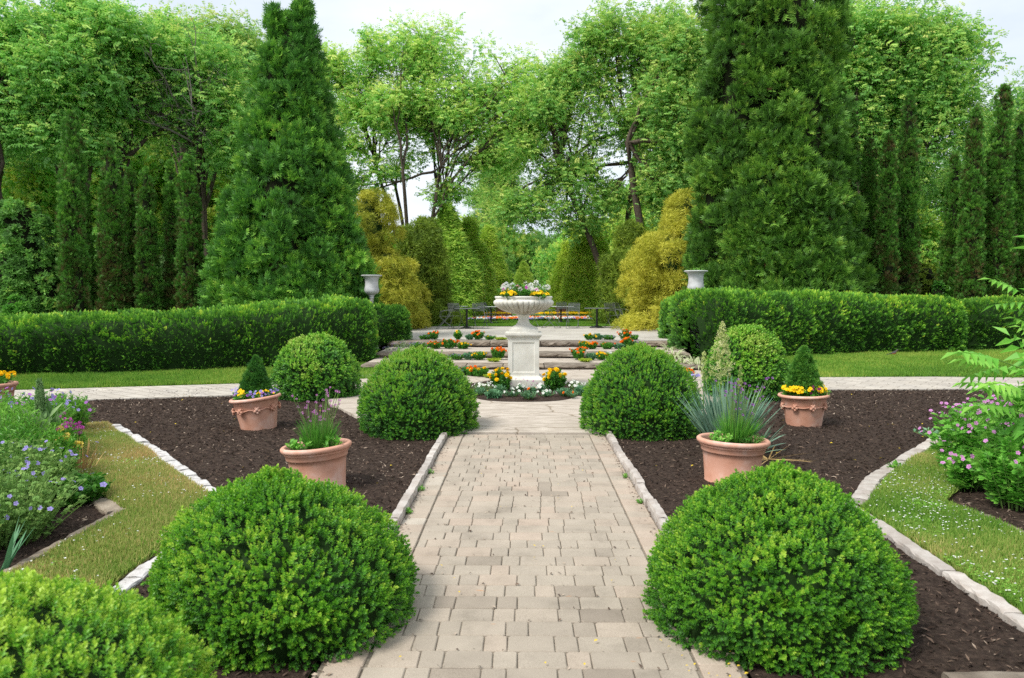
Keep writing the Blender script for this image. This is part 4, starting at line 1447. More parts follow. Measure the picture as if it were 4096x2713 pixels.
# =================================================================== BROAD-LEAVED TREES
def broad_tree(name, label, cat, base, blobs, seed, mat='locust', bark='bark', trunk_r=.16, stems=1, fork=.2, n_limb=16, n_twig=9, sprays=40, tmpl=None, spray=.26, clump=.62,
               tint0=.45, group=None, lean=(0, 0), flatz=.6, dead=0, fill=0, extra=None, seg=6):
    """blobs: (x, y, z, rx, ry, rz, weight) relative to the base; limbs reach into them and carry leaf clumps"""
    rg = np.random.default_rng(seed)
    tmpl = tmpl or T_LOCUST
    root = thing(name, label, cat, base, group=group)
    WA = [Acc() for _ in range(stems)]
    B = np.array([b[:6] for b in blobs], float)
    wt = np.array([b[6] if len(b) > 6 else b[3] * b[5] for b in blobs], float)
    wt /= wt.sum()
    H = (B[:, 2] + B[:, 5]).max()
    starts = []
    for s in range(stems):
        a = s / stems * 2 * PI + rg.random()
        off = np.array([math.cos(a), math.sin(a), 0]) * (.0 if stems == 1 else trunk_r * 1.3)
        out = np.array([math.cos(a), math.sin(a), 0]) * (0 if stems == 1 else H * .11)
        top = off + out + np.array([lean[0], lean[1], H * fork * rg.uniform(.9, 1.25)])
        mid = (off + top) / 2 + np.array([*(rg.normal(size=2) * .04 * H * fork), 0]) - out * .15
        pts = bez(off - np.array([0, 0, .4]), mid, top, 7)
        rr = np.linspace(trunk_r * 1.15, trunk_r * .72, 7) / math.sqrt(stems) * (1.2 if stems > 1 else 1)
        rr[0] *= 1.25
        starts.append((top, rr[-1], pts, WA[s], rr))
    CP, CR, LPTS = [], [], []
    for k in range(n_limb):
        bi = rg.choice(len(B), p=wt)
        b = B[bi]
        d = rand_unit(rg, 1)[0] * rg.random() ** .45 * .72
        tgt = b[:3] + d * b[3:6]
        st = starts[k] if k < len(starts) else min(starts, key=lambda q: np.linalg.norm((q[0] - tgt)[:2]) + rg.random() * .8)
        p0 = st[2][rg.integers(4, 7)] if rg.random() < .35 and k >= len(starts) else st[0]
        mid = (p0 + tgt) / 2 + np.array([0, 0, .12 * np.linalg.norm(tgt - p0)]) + rg.normal(size=3) * .07 * np.linalg.norm(tgt - p0) - .15 * (tgt - p0) * np.array([1, 1, 0])
        wa = st[3]
        limb = bez(p0, mid, tgt, 9)
        limb[1:-1] += rg.normal(size=(7, 3)) * .05
        r0 = st[1] * (rg.uniform(.5, .75) if k >= len(starts) else .95)
        rl = np.linspace(r0, .022, 9)
        LPTS.append((limb, wa))
        if k < len(starts):
            tube(wa, np.r_[st[2], limb[1:]], np.r_[st[4], rl[1:]], 9)      # the stem runs on into its leading limb
        else:
            tube(wa, limb, rl, seg)
        for j in range(n_twig):
            d = rand_unit(rg, 1)[0]
            b3 = b[3:6]
            tt = tgt + d * np.minimum(b3 * .55, 2.2) * rg.uniform(.45, 1.0)
            # stay inside the crown blob
            rel = (tt - b[:3]) / b3
            q = np.linalg.norm(rel)
            if q > 1:
                tt = b[:3] + rel / q * b3 * rg.uniform(.9, 1.03)
            i0 = rg.integers(4, 9)
            s0 = limb[i0]
            m2 = (s0 + tt) / 2 + np.array([0, 0, .12]) + rg.normal(size=3) * .12
            tube(wa, bez(s0, m2, tt, 5), np.linspace(min(rl[i0], .035), .008, 5), 4)
            CP.append(tt)
            CR.append(clump * rg.uniform(.65, 1.35))
            if rg.random() < .6:
                CP.append(m2 + rg.normal(size=3) * .15)
                CR.append(clump * rg.uniform(.5, .9))
    for k in range(fill):
        b = B[rg.choice(len(B), p=wt)]
        p_ = b[:3] + rand_unit(rg, 1)[0] * b[3:6] * rg.random() ** .4 * .95
        li = min(range(len(LPTS)), key=lambda i: np.linalg.norm(LPTS[i][0][3:] - p_, axis=1).min())
        lp = LPTS[li][0][3:]
        q_ = lp[np.linalg.norm(lp - p_, axis=1).argmin()]
        tube(LPTS[li][1], bez(q_, (p_ + q_) / 2 + rg.normal(size=3) * .12 + np.array([0, 0, .15]), p_, 5), np.linspace(.020, .006, 5), 4)
        CP.append(p_)
        CR.append(clump * rg.uniform(.7, 1.5))
    for w_ in WA:
        w_.build('trunk', M[bark], root)
    if dead:
        da = Acc()
        for k in range(dead):
            bi = rg.integers(len(B))
            b = B[bi]
            p0 = starts[0][0]
            tgt = b[:3] + rand_unit(rg, 1)[0] * b[3:6] * .8 + np.array([0, -b[4] * .7, -b[5] * .3])
            limb = bez(p0, (p0 + tgt) / 2 + rg.normal(size=3) * .4 + np.array([0, 0, .4]), tgt, 8)
            limb[1:] += rg.normal(size=(7, 3)) * .07
            tube(da, limb, np.linspace(.06, .014, 8), 5)
            for j in range(9):
                s0 = limb[rg.integers(3, 8)]
                tt = s0 + rand_unit(rg, 1)[0] * rg.uniform(.5, 1.5) + np.array([0, 0, .25])
                m2 = (s0 + tt) / 2 + rg.normal(size=3) * .15
                tube(da, bez(s0, m2, tt, 5), np.linspace(.02, .007, 5), 4)
                for q in range(2):
                    t3 = m2 + rand_unit(rg, 1)[0] * .5
                    tube(da, bez(m2, (m2 + t3) / 2 + rg.normal(size=3) * .06, t3, 4), np.linspace(.011, .006, 4), 3)
        da.build('bare_branch', M['greybark'], root)
    CP, CR = np.array(CP), np.array(CR)
    ii = np.repeat(np.arange(len(CP)), sprays)
    n = len(ii)
    v = rand_unit(rg, n)
    rad = CR[ii] * rg.random(n) ** .5
    pos = CP[ii] + v * rad[:, None] * np.array([1, 1, flatz])
    ax = norm(v * .6 + np.array([0, 0, .25]) + .6 * rand_unit(rg, n))
    ct = .34 * (rg.random(len(CP)) - .5)
    tint = tint0 + ct[ii] + .13 * rg.normal(size=n) + .20 * v[:, 2] * rad / clump
    ac = Acc()
    scatter(ac, tmpl, pos, frames(ax, rg, (0, 0, -1)), spray * (.7 + .6 * rg.random(n)), tint, 0)
    ac.build('crown', M[mat], root)
    return root


def blob(px, py, Y, wpx, hpx, base, dy=0.0, depth=None, w=None):
    """crown blob by where it stands: returns centre relative to base"""
    c = D(px, py, Y + dy)
    rx = wpx / 2 / F_PX * (Y + dy)
    rz = hpx / 2 / F_PX * (Y + dy)
    ry = depth or rx * .8
    v = (c[0] - base[0], Y + dy - base[1], c[2] - base[2], rx, ry, rz)
    return v + ((w,) if w else ())


T = {}
# A: centre-left multi-stem honey locust
FT = dict(group='tall airy locust trees', clump=.8)
b = base_at(412, 37, .4)
bl = [blob(*q[:2], 37, *q[2:], b) for q in ((352, 92, 60, 80), (382, 66, 80, 70), (425, 52, 90, 75), (465, 72, 90, 80), (502, 88, 80, 75), (538, 92, 70, 75), (530, 130, 60, 50), (330, 70, 40, 70), (400, 108, 110, 66), (452, 116, 110, 60), (505, 130, 100, 56), (356, 140, 56, 56), (425, 148, 70, 36), (345, 190, 40, 60), (485, 160, 60, 30), (470, 178, 80, 36), (382, 172, 46, 36), (440, 195, 60, 26), (405, 36, 40, 30), (440, 22, 34, 26))]
T['a'] = broad_tree('locust_tree', 'airy honey locust with several leaning bare stems left of the central gap', 'tree', b, bl, 601, trunk_r=.19, stems=5, fork=.40, n_limb=44, n_twig=8, sprays=25, spray=.25, fill=360, tint0=.58, **FT)
# B: centre-right
b = base_at(624, 36, .4)
bl = [blob(*q[:2], 36, *q[2:], b) for q in ((552, 112, 90, 80), (570, 75, 60, 50), (592, 62, 70, 100), (622, 38, 90, 80), (662, 52, 100, 100), (700, 70, 80, 130), (572, 172, 90, 56), (538, 202, 80, 40), (604, 202, 80, 50), (616, 122, 90, 80), (656, 132, 90, 90), (692, 160, 60, 100), (528, 152, 60, 36), (535, 208, 70, 34), (500, 212, 56, 28), (585, 225, 60, 26))]
T['b'] = broad_tree('locust_tree', 'honey locust leaning over the central gap from the right', 'tree', b, bl, 602, trunk_r=.18, stems=2, fork=.42, n_limb=46, n_twig=8, sprays=25, spray=.25, fill=400, lean=(-1.2, 0), tint0=.52, **FT)
# C: dark upright stems right of B
b = base_at(668, 34, .4)
bl = [blob(672, 110, 34, 70, 150, b), blob(700, 150, 34, 60, 120, b), blob(660, 200, 34, 60, 60, b), blob(690, 40, 34, 70, 90, b)]
broad_tree('locust_tree', 'dark-stemmed honey locust half hidden behind the gigantic arborvitae', 'tree', b, bl, 603, trunk_r=.22, fill=120, clump=.8, stems=2, fork=.45, n_limb=22, n_twig=9, sprays=32, group='tall airy locust trees', tint0=.5)
# D: far left
b = base_at(26, 27, .3)
bl = [blob(20, 40, 27, 130, 110, b), blob(80, 70, 27, 120, 110, b), blob(10, 110, 27, 100, 80, b), blob(95, 25, 27, 90, 60, b), blob(60, 135, 27, 110, 50, b), blob(-40, 80, 27, 110, 130, b)]
T['d'] = broad_tree('locust_tree', 'locust tree with a dark forked trunk at the far left edge', 'tree', b, bl, 604, trunk_r=.2, fill=200, clump=.85, stems=2, fork=.5, n_limb=34, n_twig=9, sprays=34, group='tall airy locust trees', tint0=.42, lean=(.6, 0))
# E: crooked tree with bare grey twigs
b = base_at(140, 29, .3)
bl = [blob(150, 70, 29, 120, 90, b), blob(205, 90, 29, 90, 100, b), blob(120, 110, 29, 90, 70, b), blob(185, 50, 29, 100, 60, b), blob(215, 140, 29, 60, 70, b)]
broad_tree('locust_tree', 'crooked locust tree with tangled bare grey twigs left of the huge arborvitae', 'tree', b, bl, 605, trunk_r=.2, fill=120, clump=.8, stems=2, fork=.5, n_limb=24, n_twig=8, sprays=27, group='tall airy locust trees', lean=(.9, 0), dead=9)
# F: behind, left of arborvitae top
b = base_at(215, 38, .4)
bl = [blob(215, 60, 38, 130, 90, b), blob(180, 110, 38, 110, 90, b), blob(240, 110, 38, 90, 110, b), blob(165, 40, 38, 60, 55, b), blob(230, 45, 38, 60, 50, b)]
broad_tree('locust_tree', 'pale green locust tree behind the left side of the huge arborvitae tip', 'tree', b, bl, 606, trunk_r=.24, fill=240, clump=.8, stems=3, fork=.4, n_limb=40, n_twig=8, sprays=26, spray=.26, group='tall airy locust trees', tint0=.55)
# G: right, large spreading
b = base_at(905, 31, .8)
bl = [blob(880, 60, 31, 130, 110, b), blob(930, 90, 31, 130, 110, b), blob(970, 128, 31, 80, 50, b), blob(850, 110, 31, 90, 110, b), blob(900, 25, 31, 120, 50, b), blob(890, 160, 31, 110, 70, b), blob(945, 50, 31, 50, 50, b)]
T['g'] = broad_tree('locust_tree', 'spreading locust tree filling the sky above the right column conifers', 'tree', b, bl, 607, trunk_r=.26, fill=300, clump=.8, stems=2, fork=.4, n_limb=46, n_twig=8, sprays=26, spray=.26, group='tall airy locust trees', tint0=.46, lean=(-.6, 0))
b = base_at(1010, 36, 1.4)
bl = [blob(1000, 150, 36, 110, 80, b), blob(1040, 120, 36, 110, 110, b), blob(960, 190, 36, 80, 60, b), blob(1010, 200, 36, 100, 60, b)]
broad_tree('locust_tree', 'locust tree at the right edge behind the tallest column conifer', 'tree', b, bl, 608, trunk_r=.24, fill=160, clump=.8, stems=2, fork=.4, n_limb=24, n_twig=9, sprays=30, group='tall airy locust trees', tint0=.42)
# H: behind the big right arborvitae, between it and G
b = base_at(830, 40, 1.0)
bl = [blob(835, 80, 40, 90, 140, b), blob(850, 170, 40, 90, 120, b), blob(835, 20, 40, 80, 70, b)]
broad_tree('locust_tree', 'bright locust tree just right of the gigantic arborvitae top', 'tree', b, bl, 609, trunk_r=.24, fill=160, clump=.8, stems=2, fork=.4, n_limb=26, n_twig=9, sprays=28, group='tall airy locust trees', tint0=.5)

# background woodland trees: three kinds of their own, then copies
def wood(name, label, base, H, W, seed, tint0=.45, n_limb=26, mat='wood'):
    bl = [(0, 0, H * .62, W * .5, W * .5, H * .34), (W * .22, 0, H * .42, W * .36, W * .4, H * .26), (-W * .24, .2, H * .45, W * .36, W * .4, H * .27), (0, -W * .2, H * .24, W * .42, W * .3, H * .2)]
    return broad_tree(name, label, 'tree', base, bl, seed, mat=mat, trunk_r=.22, stems=1, fork=.22, n_limb=n_limb, n_twig=8, sprays=44, tmpl=T_CL, spray=.24, clump=1.0, fill=120, tint0=tint0, group='dense woodland trees behind the garden', flatz=.8)


W1 = wood('woodland_tree', 'tall dark woodland tree behind the far left column conifers', base_at(80, 41, .5), 11, 8.5, 611, .6)
W2 = wood('woodland_tree', 'dark woodland tree behind the crooked bare-twigged locust', base_at(175, 46, .6), 11, 9, 612, .65)
W3 = wood('woodland_tree', 'rounded woodland tree at the end of the central vista, left of its bright gap', base_at(492, 62, .4), 7.5, 8, 613, .55)
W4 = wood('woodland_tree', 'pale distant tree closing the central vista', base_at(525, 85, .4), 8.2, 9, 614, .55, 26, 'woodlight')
fills = [  # px, depth, src, scale, label
    (12, 43, W2, .95, 'dark woodland tree filling the left edge below the far left locust'),
    (125, 52, W1, 1.1, 'woodland tree between the first and second slim column conifers'),
    (232, 48, W1, .95, 'woodland tree tucked against the left flank of the huge arborvitae'),
    (-45, 46, W1, 1.05, 'woodland tree cut by the left edge of the picture'),
    (372, 60, W3, .95, 'low woodland tree behind the stems of the multi-stemmed locust'),
    (415, 66, W3, 1.0, 'woodland tree behind the left feathery conifers'),
    (455, 74, W2, .85, 'farthest woodland tree left of the central gap'),
    (478, 54, W4, .62, 'dark low tree just beyond the left feathery row'),
    (548, 62, W4, .70, 'rounded woodland tree at the end of the vista, right of its bright gap'),
    (570, 56, W3, .72, 'dark woodland tree behind the right lime feathery conifer'),
    (605, 58, W3, 1.0, 'woodland tree behind the leaning locust branch on the right'),
    (650, 54, W1, .90, 'woodland tree above the right golden thread cypress'),
    (388, 62, W4, .72, 'pale tree seen between the bare stems of the multi-stemmed locust'),
    (438, 66, W4, .80, 'pale tree behind the left feathery conifer tips'),
    (500, 100, W4, .7, 'second pale distant tree, left of the vista gap'),
    (548, 105, W4, 1.1, 'second pale distant tree, right of the vista gap'),
    (690, 50, W2, 1.0, 'woodland tree behind the dark-stemmed locust'),
    (835, 52, W2, 1.0, 'woodland tree right behind the gigantic arborvitae flank'),
    (885, 56, W1, .80, 'woodland tree seen between the right-hand trio of column conifers'),
    (970, 56, W3, 1.0, 'woodland tree behind the right column conifers'),
    (1035, 50, W2, .95, 'woodland tree cut by the right edge of the picture'),
    (1075, 44, W1, .9, 'woodland tree outside the right group, behind the right hedge end'),
    (300, 56, W1, 1.0, 'woodland tree hidden behind the huge left arborvitae'),
    (765, 56, W1, 1.0, 'woodland tree hidden behind the gigantic right arborvitae'),
]
for k, (px, Y, src, sc_, lab) in enumerate(fills):
    dup(src, lab, base_at(px, Y), rz=k * 1.7, scale=sc_)

# more airy locusts behind, as copies
for k, (px, Y, src, sc_, lab) in enumerate([
    (268, 44, T['d'], 1.15, 'locust tree rising behind the huge left arborvitae'),
    (735, 44, T['g'], 1.2, 'locust tree rising behind the gigantic right arborvitae'),
    (60, 40, T['g'], 1.15, 'tall pale locust tree behind the far left locust crown'),
    (140, 44, T['b'], 1.0, 'locust tree behind the crooked locust, above the column conifers'),
    (-30, 34, T['d'], 1.05, 'locust tree reaching in from the left edge'),
    (498, 64, T['b'], 1.0, 'distant locust tree closing the view above the central gap'),
]):
    dup(src, lab, base_at(px, Y), rz=k * 2.1 + .8, scale=sc_)


# bushes and undergrowth
def bush(name, label, px, Y, wpx, ty, seed, mat, t0, tm=None, sp=.13, cat='shrub', group=None, z=None, lump=.22, dens=8, zoff=0.0):
    b = base_at(px, Y, z)
    w = wpx / F_PX * Y / 2
    H = max(.4, ztop(ty, Y) - b[2])
    rk = random.Random(seed)
    cn = [(0, 0, 0, H, w * .8, w * .25, .5)] + [(rk.uniform(-.5, .5) * w, rk.uniform(-.4, .2) * w, 0, H * rk.uniform(.6, .9), w * .5, w * .15, .5) for _ in range(3)]
    return lump_conifer(name, label, cat, b, cn, lump, dens, 16, tm or T_CL, sp, mat, seed, t0, group, up=.3, stretch=1.0, hull=.7)


g_ = 'undergrowth shrubs behind the left hedge'
bush('dark_shrub', 'big dark broad shrub at the left edge behind the hedge', 22, 22, 95, 205, 701, 'wood', .30, group=g_, z=.3)
bush('dark_shrub', 'low leafy light green shrub on top of the hedge line at the left edge', 14, 19.5, 46, 300, 702, 'leafy', .55, group=g_, z=.3, lump=.14, dens=16, sp=.11)
bush('dark_shrub', 'dark shrub between the second column conifer and the left edge shrub', 58, 25, 60, 235, 703, 'wood', .40, group=g_, z=.3)
bush('dark_shrub', 'pale variegated shrub between the black bin and the sixth column conifer', 163, 26, 30, 262, 704, 'pale', .25, group=g_, z=.3)
bush('dark_shrub', 'dark blue-green shrub just right of the black bin', 160, 23.4, 22, 282, 705, 'wood', .35, group=g_, z=.3)
bush('dark_shrub', 'dark shrub filling the gap left of the huge arborvitae', 208, 26, 40, 262, 706, 'wood', .35, group=g_, z=.3)
bush('dark_shrub', 'dark shrub behind the second and third column conifers', 108, 27, 60, 232, 707, 'wood', .38, group=g_, z=.3)
bush('wild_shrub', 'yellowish wild shrub bank between the right column conifer groups', 923, 28, 58, 268, 711, 'olive', .62, z=.6, group='wild bank shrubs on the right')
bush('wild_shrub', 'low bright shrub at the foot of the bank right of the long hedge', 938, 25.5, 34, 286, 712, 'leafy', .45, z=.5, group='wild bank shrubs on the right')
bush('wild_shrub', 'dark rounded shrub behind the fence post', 922, 40, 50, 244, 713, 'wood', .55, group='wild bank shrubs on the right')
bush('wild_shrub', 'pale wild shrub behind the rightmost column conifers', 1000, 34, 90, 240, 714, 'olive', .5, group='wild bank shrubs on the right')
bush('wild_shrub', 'mid green shrub behind the right-hand trio of column conifers', 872, 32, 70, 238, 715, 'wood', .6, group='wild bank shrubs on the right')
bush('far_shrub', 'dark clipped far hedge shrub behind the planters, left half', 480, 46, 60, 300, 716, 'yew', .3, z=.4, group='dark shrubs closing the terrace')
bush('far_shrub', 'dark clipped far hedge shrub behind the planters, right half', 575, 46, 60, 300, 717, 'yew', .3, z=.4, group='dark shrubs closing the terrace')
bush('far_shrub', 'dark shrub at the foot of the left feathery conifers', 437, 34, 34, 298, 718, 'yew', .35, z=.4, group='dark shrubs closing the terrace')
bush('far_shrub', 'dark shrub at the foot of the right olive cypress', 612, 34.5, 40, 300, 719, 'yew', .35, z=.4, group='dark shrubs closing the terrace')


# =================================================================== STONE URNS AND PEDESTAL
def marble(name, stain=True):
    m, t, p = node_mat(name)
    tc_ = t.nodes.new('ShaderNodeTexCoord')
    n = t.nodes.new('ShaderNodeTexNoise'); n.inputs['Scale'].default_value = 3.5; n.inputs['Detail'].default_value = 8; n.inputs['Roughness'].default_value = .6
    t.links.new(tc_.outputs['Object'], n.inputs['Vector'])
    r = ramp(t, [(.3, G(.56, .535, .47)), (.5, G(.68, .665, .60)), (.7, G(.74, .73, .68))])
    t.links.new(n.outputs['Fac'], r.inputs['Fac'])
    a = t.nodes.new('ShaderNodeAttribute'); a.attribute_name = 'tint'
    n2 = t.nodes.new('ShaderNodeTexNoise'); n2.inputs['Scale'].default_value = 9; n2.inputs['Detail'].default_value = 6
    mp_ = t.nodes.new('ShaderNodeMapping'); mp_.inputs['Scale'].default_value = (1, 1, .35)
    t.links.new(tc_.outputs['Object'], mp_.inputs['Vector']); t.links.new(mp_.outputs['Vector'], n2.inputs['Vector'])
    ml = t.nodes.new('ShaderNodeMath'); ml.operation = 'MULTIPLY'
    r2 = ramp(t, [(.3, G(.35, .35, .35)), (.65, G(1, 1, 1))]); t.links.new(n2.outputs['Fac'], r2.inputs['Fac'])
    t.links.new(a.outputs['Fac'], ml.inputs[0]); t.links.new(r2.outputs['Color'], ml.inputs[1])
    mx_ = t.nodes.new('ShaderNodeMix'); mx_.data_type = 'RGBA'
    t.links.new(ml.outputs['Value'], mx_.inputs['Factor']); t.links.new(r.outputs['Color'], mx_.inputs['A']); mx_.inputs['B'].default_value = (.20, .155, .09, 1)
    t.links.new(mx_.outputs['Result'], p.inputs['Base Color'])
    p.inputs['Roughness'].default_value = .7; p.inputs['Specular IOR Level'].default_value = .3
    nb = t.nodes.new('ShaderNodeTexNoise'); nb.inputs['Scale'].default_value = 70; nb.inputs['Detail'].default_value = 4
    t.links.new(tc_.outputs['Object'], nb.inputs['Vector'])
    b = t.nodes.new('ShaderNodeBump'); b.inputs['Strength'].default_value = .06; b.inputs['Distance'].default_value = .003
    t.links.new(nb.outputs['Fac'], b.inputs['Height']); t.links.new(b.outputs['Normal'], p.inputs['Normal'])
    return m


M['marble'] = marble('weathered_white_stone')
UX, UY = P(523.5, 391.5, .05)[0], 12.95
UZ = .05


def sq_ring(acc, prof, tint=0.0, mat=0):
    """square section swept up a profile of (half width, z)"""
    V, F = [], []
    for r, z in prof:
        V += [(-r, -r, z), (r, -r, z), (r, r, z), (-r, r, z)]
    for i in range(len(prof) - 1):
        for j in range(4):
            F.append((i * 4 + j, i * 4 + (j + 1) % 4, i * 4 + 4 + (j + 1) % 4, i * 4 + 4 + j))
    F.append((3, 2, 1, 0))
    k = (len(prof) - 1) * 4
    F.append((k, k + 1, k + 2, k + 3))
    tt = np.repeat([(p[2] if len(p) > 2 else tint) for p in [(*q,) for q in prof]], 4) if False else tint
    acc.add(V, F, tt, mat)


ped = thing('stone_pedestal', 'square white stone pedestal with sunken panels carrying the large urn', 'pedestal', (UX, UY, UZ))
a = Acc()
sq_ring(a, [(.336, -.05), (.337, .155), (.334, .160), (.322, .162), (.318, .172), (.300, .190), (.278, .205), (.272, .218)], .03)
a.build('plinth', M['marble'], ped)
a = Acc()
hw, z0, z1, pw, pz0, pz1, dp = .258, .216, .83, .186, .275, .775, .013
# die: four faces each with a sunken panel
for k in range(4):
    ca, sa = [(1, 0), (0, 1), (-1, 0), (0, -1)][k]
    def tf(u, z, d):
        x, y = u, -hw + d
        return (x * ca - y * sa, x * sa + y * ca, z)
    V = [tf(-hw, z0, 0), tf(hw, z0, 0), tf(hw, z1, 0), tf(-hw, z1, 0),
         tf(-pw, pz0, 0), tf(pw, pz0, 0), tf(pw, pz1, 0), tf(-pw, pz1, 0),
         tf(-pw + .014, pz0 + .014, dp), tf(pw - .014, pz0 + .014, dp), tf(pw - .014, pz1 - .014, dp), tf(-pw + .014, pz1 - .014, dp)]
    a.add(V, [(0, 1, 5, 4), (1, 2, 6, 5), (2, 3, 7, 6), (3, 0, 4, 7), (4, 5, 9, 8), (5, 6, 10, 9), (6, 7, 11, 10), (7, 4, 8, 11), (8, 9, 10, 11)], .05)
a.build('panelled_shaft', M['marble'], ped)
a = Acc()
sq_ring(a, [(.262, .829), (.268, .842), (.268, .856), (.282, .862), (.300, .885), (.303, .893), (.305, .897), (.305, .930), (.300, .936)], .12)
a.build('cornice', M['marble'], ped)

urn = thing('stone_urn', 'large fluted white stone bowl urn with dark stains on the central pedestal', 'urn', (UX, UY, UZ + .9365), group='stone garden urns')
UZB = UZ + .9365


def S(y):
    return (1478 - y) * .001632 + .006 - .9365


a = Acc()
sq_ring(a, [(.242, 0), (.243, .052), (.240, .056)], .03)
lathe(a, [(.232, .055), (.235, .064), (.232, .074), (.215, .082), (.178, .098), (.135, .122), (.108, .150), (.094, .182), (.087, .215), (.090, .250), (.100, .272), (.118, .283), (.122, .290), (.118, .298), (.10, .302)], 48, .06)
a.build('foot', M['marble'], urn)
a = Acc()
NG = 34
prof = [(.10, .298), (.15, .303), (.22, .318), (.30, .342), (.37, .372), (.43, .406), (.472, .440), (.497, .470), (.506, .496), (.503, .515), (.492, .530), (.478, .538), (.470, .545), (.468, .556), (.476, .566), (.484, .574), (.486, .586), (.484, .596), (.472, .602), (.455, .600), (.445, .590), (.440, .56), (.42, .53), (.2, .52), (.01, .52)]
tints = np.array([.75, .8, .85, .85, .8, .7, .55, .4, .3, .2, .14, .14, .25, .2, .1, .05, .05, .05, .05, .05, .2, .3, .4, .5, .5])
NTH = NG * 8
th = np.arange(NTH) / NTH * 2 * PI
flz = np.array([0, .3, .7, 1, 1, 1, 1, .9, .7, .45, .15, 0] + [0] * 13)


def gad(i, th):
    ph = (th * NG / 2 / PI) % 1.0
    groove = np.clip(1 - np.abs(ph - .5) * 2 / .38, 0, 1) ** 1.0
    bulge = np.sin(np.clip((ph + .5) % 1.0, 0, 1) * PI) ** .5
    return 1 + flz[i] * (-.050 * groove + .008 * bulge)


V, TT = [], []
for i, (r, z) in enumerate(prof):
    rr = r * gad(i, th)
    V.append(np.c_[rr * np.cos(th), rr * np.sin(th), np.full(NTH, z)])
    ph = (th * NG / 2 / PI) % 1.0
    g = np.clip(1 - np.abs(ph - .5) * 2 / .30, 0, 1)
    front = .45 + .55 * np.exp(-((np.cos(th) - .05) / .45) ** 2)
    blot = vnoise(np.c_[np.cos(th) * 3, np.sin(th) * 3, np.full(NTH, z * 9)], 1.2, 4, 2)
    TT.append(np.clip(tints[i] * (.10 + 1.5 * g * flz[i] + .75 * (blot > .42) * blot) * front + (.30 if flz[i] > 0 else .04) * tints[i], 0, 1))
j = np.arange(NTH)
F = np.concatenate([np.c_[i * NTH + j, i * NTH + (j + 1) % NTH, (i + 1) * NTH + (j + 1) % NTH, (i + 1) * NTH + j] for i in range(len(prof) - 1)])
a.add(np.concatenate(V), F, np.concatenate(TT), 0, True)
bowl = a.build('fluted_bowl', M['marble'], urn)
RIM_Z = UZB + .60

# tall campana urns at the hedge ends
M['greystone'] = noise_mat('grey_cast_stone', [(.3, G(.36, .37, .37)), (.55, G(.52, .53, .54)), (.75, G(.62, .63, .64))], 6, 6, .85, .2, 50, .006, .25, [(0, G(1, 1, 1)), (1, G(.5, .36, .2))])


def campana(label, px, py_rim, Y, wpx):
    rim = D(px, py_rim, Y)
    w = wpx / F_PX * Y / 2
    k = w / .28
    hcup = .62 * k
    zb = rim[2] - hcup
    u = thing('stone_urn', label, 'urn', (rim[0], Y, zb), group='stone garden urns')
    a = Acc()
    pr = [(.05, .0), (.065, .012), (.06, .03), (.05, .05), (.075, .06), (.08, .07), (.06, .085), (.10, .10), (.155, .13), (.185, .17), (.195, .20), (.188, .25), (.175, .32), (.172, .42), (.178, .50), (.20, .55), (.24, .582), (.275, .592), (.28, .605), (.27, .618), (.245, .62), (.20, .60), (.18, .56), (.01, .54)]
    lathe(a, [(r * k, z * k) for r, z in pr], 40, .02, mod=lambda i, th: 1 + (.03 * np.abs(np.sin(th * 9)) if 7 <= i <= 11 else 0))
    a.build('cup', M['greystone'], u)
    a = Acc()
    lathe(a, [(.10 * k, -.42 * k), (.10 * k, -.36 * k), (.075 * k, -.32 * k), (.05 * k, -.24 * k), (.042 * k, -.12 * k), (.05 * k, -.03 * k), (.052 * k, .004)], 24, .4)
    box(a, -.14 * k, .14 * k, -.14 * k, .14 * k, -.50 * k, -.42 * k, .3)
    a.build('stem', M['greystone'], u)
    p = thing('stone_pedestal', 'x', 'pedestal', (rim[0], Y, .2))
    a = Acc()
    box(a, -.2, .2, -.2, .2, 0, zb - .50 * k - .2 - .002, .1, 0, .01)
    a.build('shaft', M['greystone'], p)
    p['label'] = {371.5: 'square stone pier inside the left hedge end under the campana urn', 696: 'square stone pier inside the right hedge end under the campana urn'}.get(px, 'square stone pier under the small distant petunia urn')
    return u, rim


uL, rimL = campana('pale grey campana urn on a tall stem above the left hedge end', 371.5, 275, 20.4, 21)
uR, rimR = campana('pale grey campana urn with a few leaves above the right hedge end', 696, 270.5, 20.6, 23.5)
uF, rimF = campana('small distant stone urn with purple petunias behind the central urn', 523.5, 286.5, 34.0, 11)


# =================================================================== TERRACOTTA POTS
def pot_base(label, loc, tilt, group='terracotta pots on the mulch'):
    t = thing('terracotta_pot', label, 'flower pot', loc, rx=tilt[0], ry=tilt[1], group=group)
    return t


def soil(acc, r, z):
    n = 24
    th = np.arange(n) / n * 2 * PI
    V = np.r_[np.c_[r * np.cos(th), r * np.sin(th), np.full(n, z)], [[0, 0, z + .02]]]
    j = np.arange(n)
    acc.add(V, np.c_[j, (j + 1) % n, np.full(n, n)], .5, 0, True)


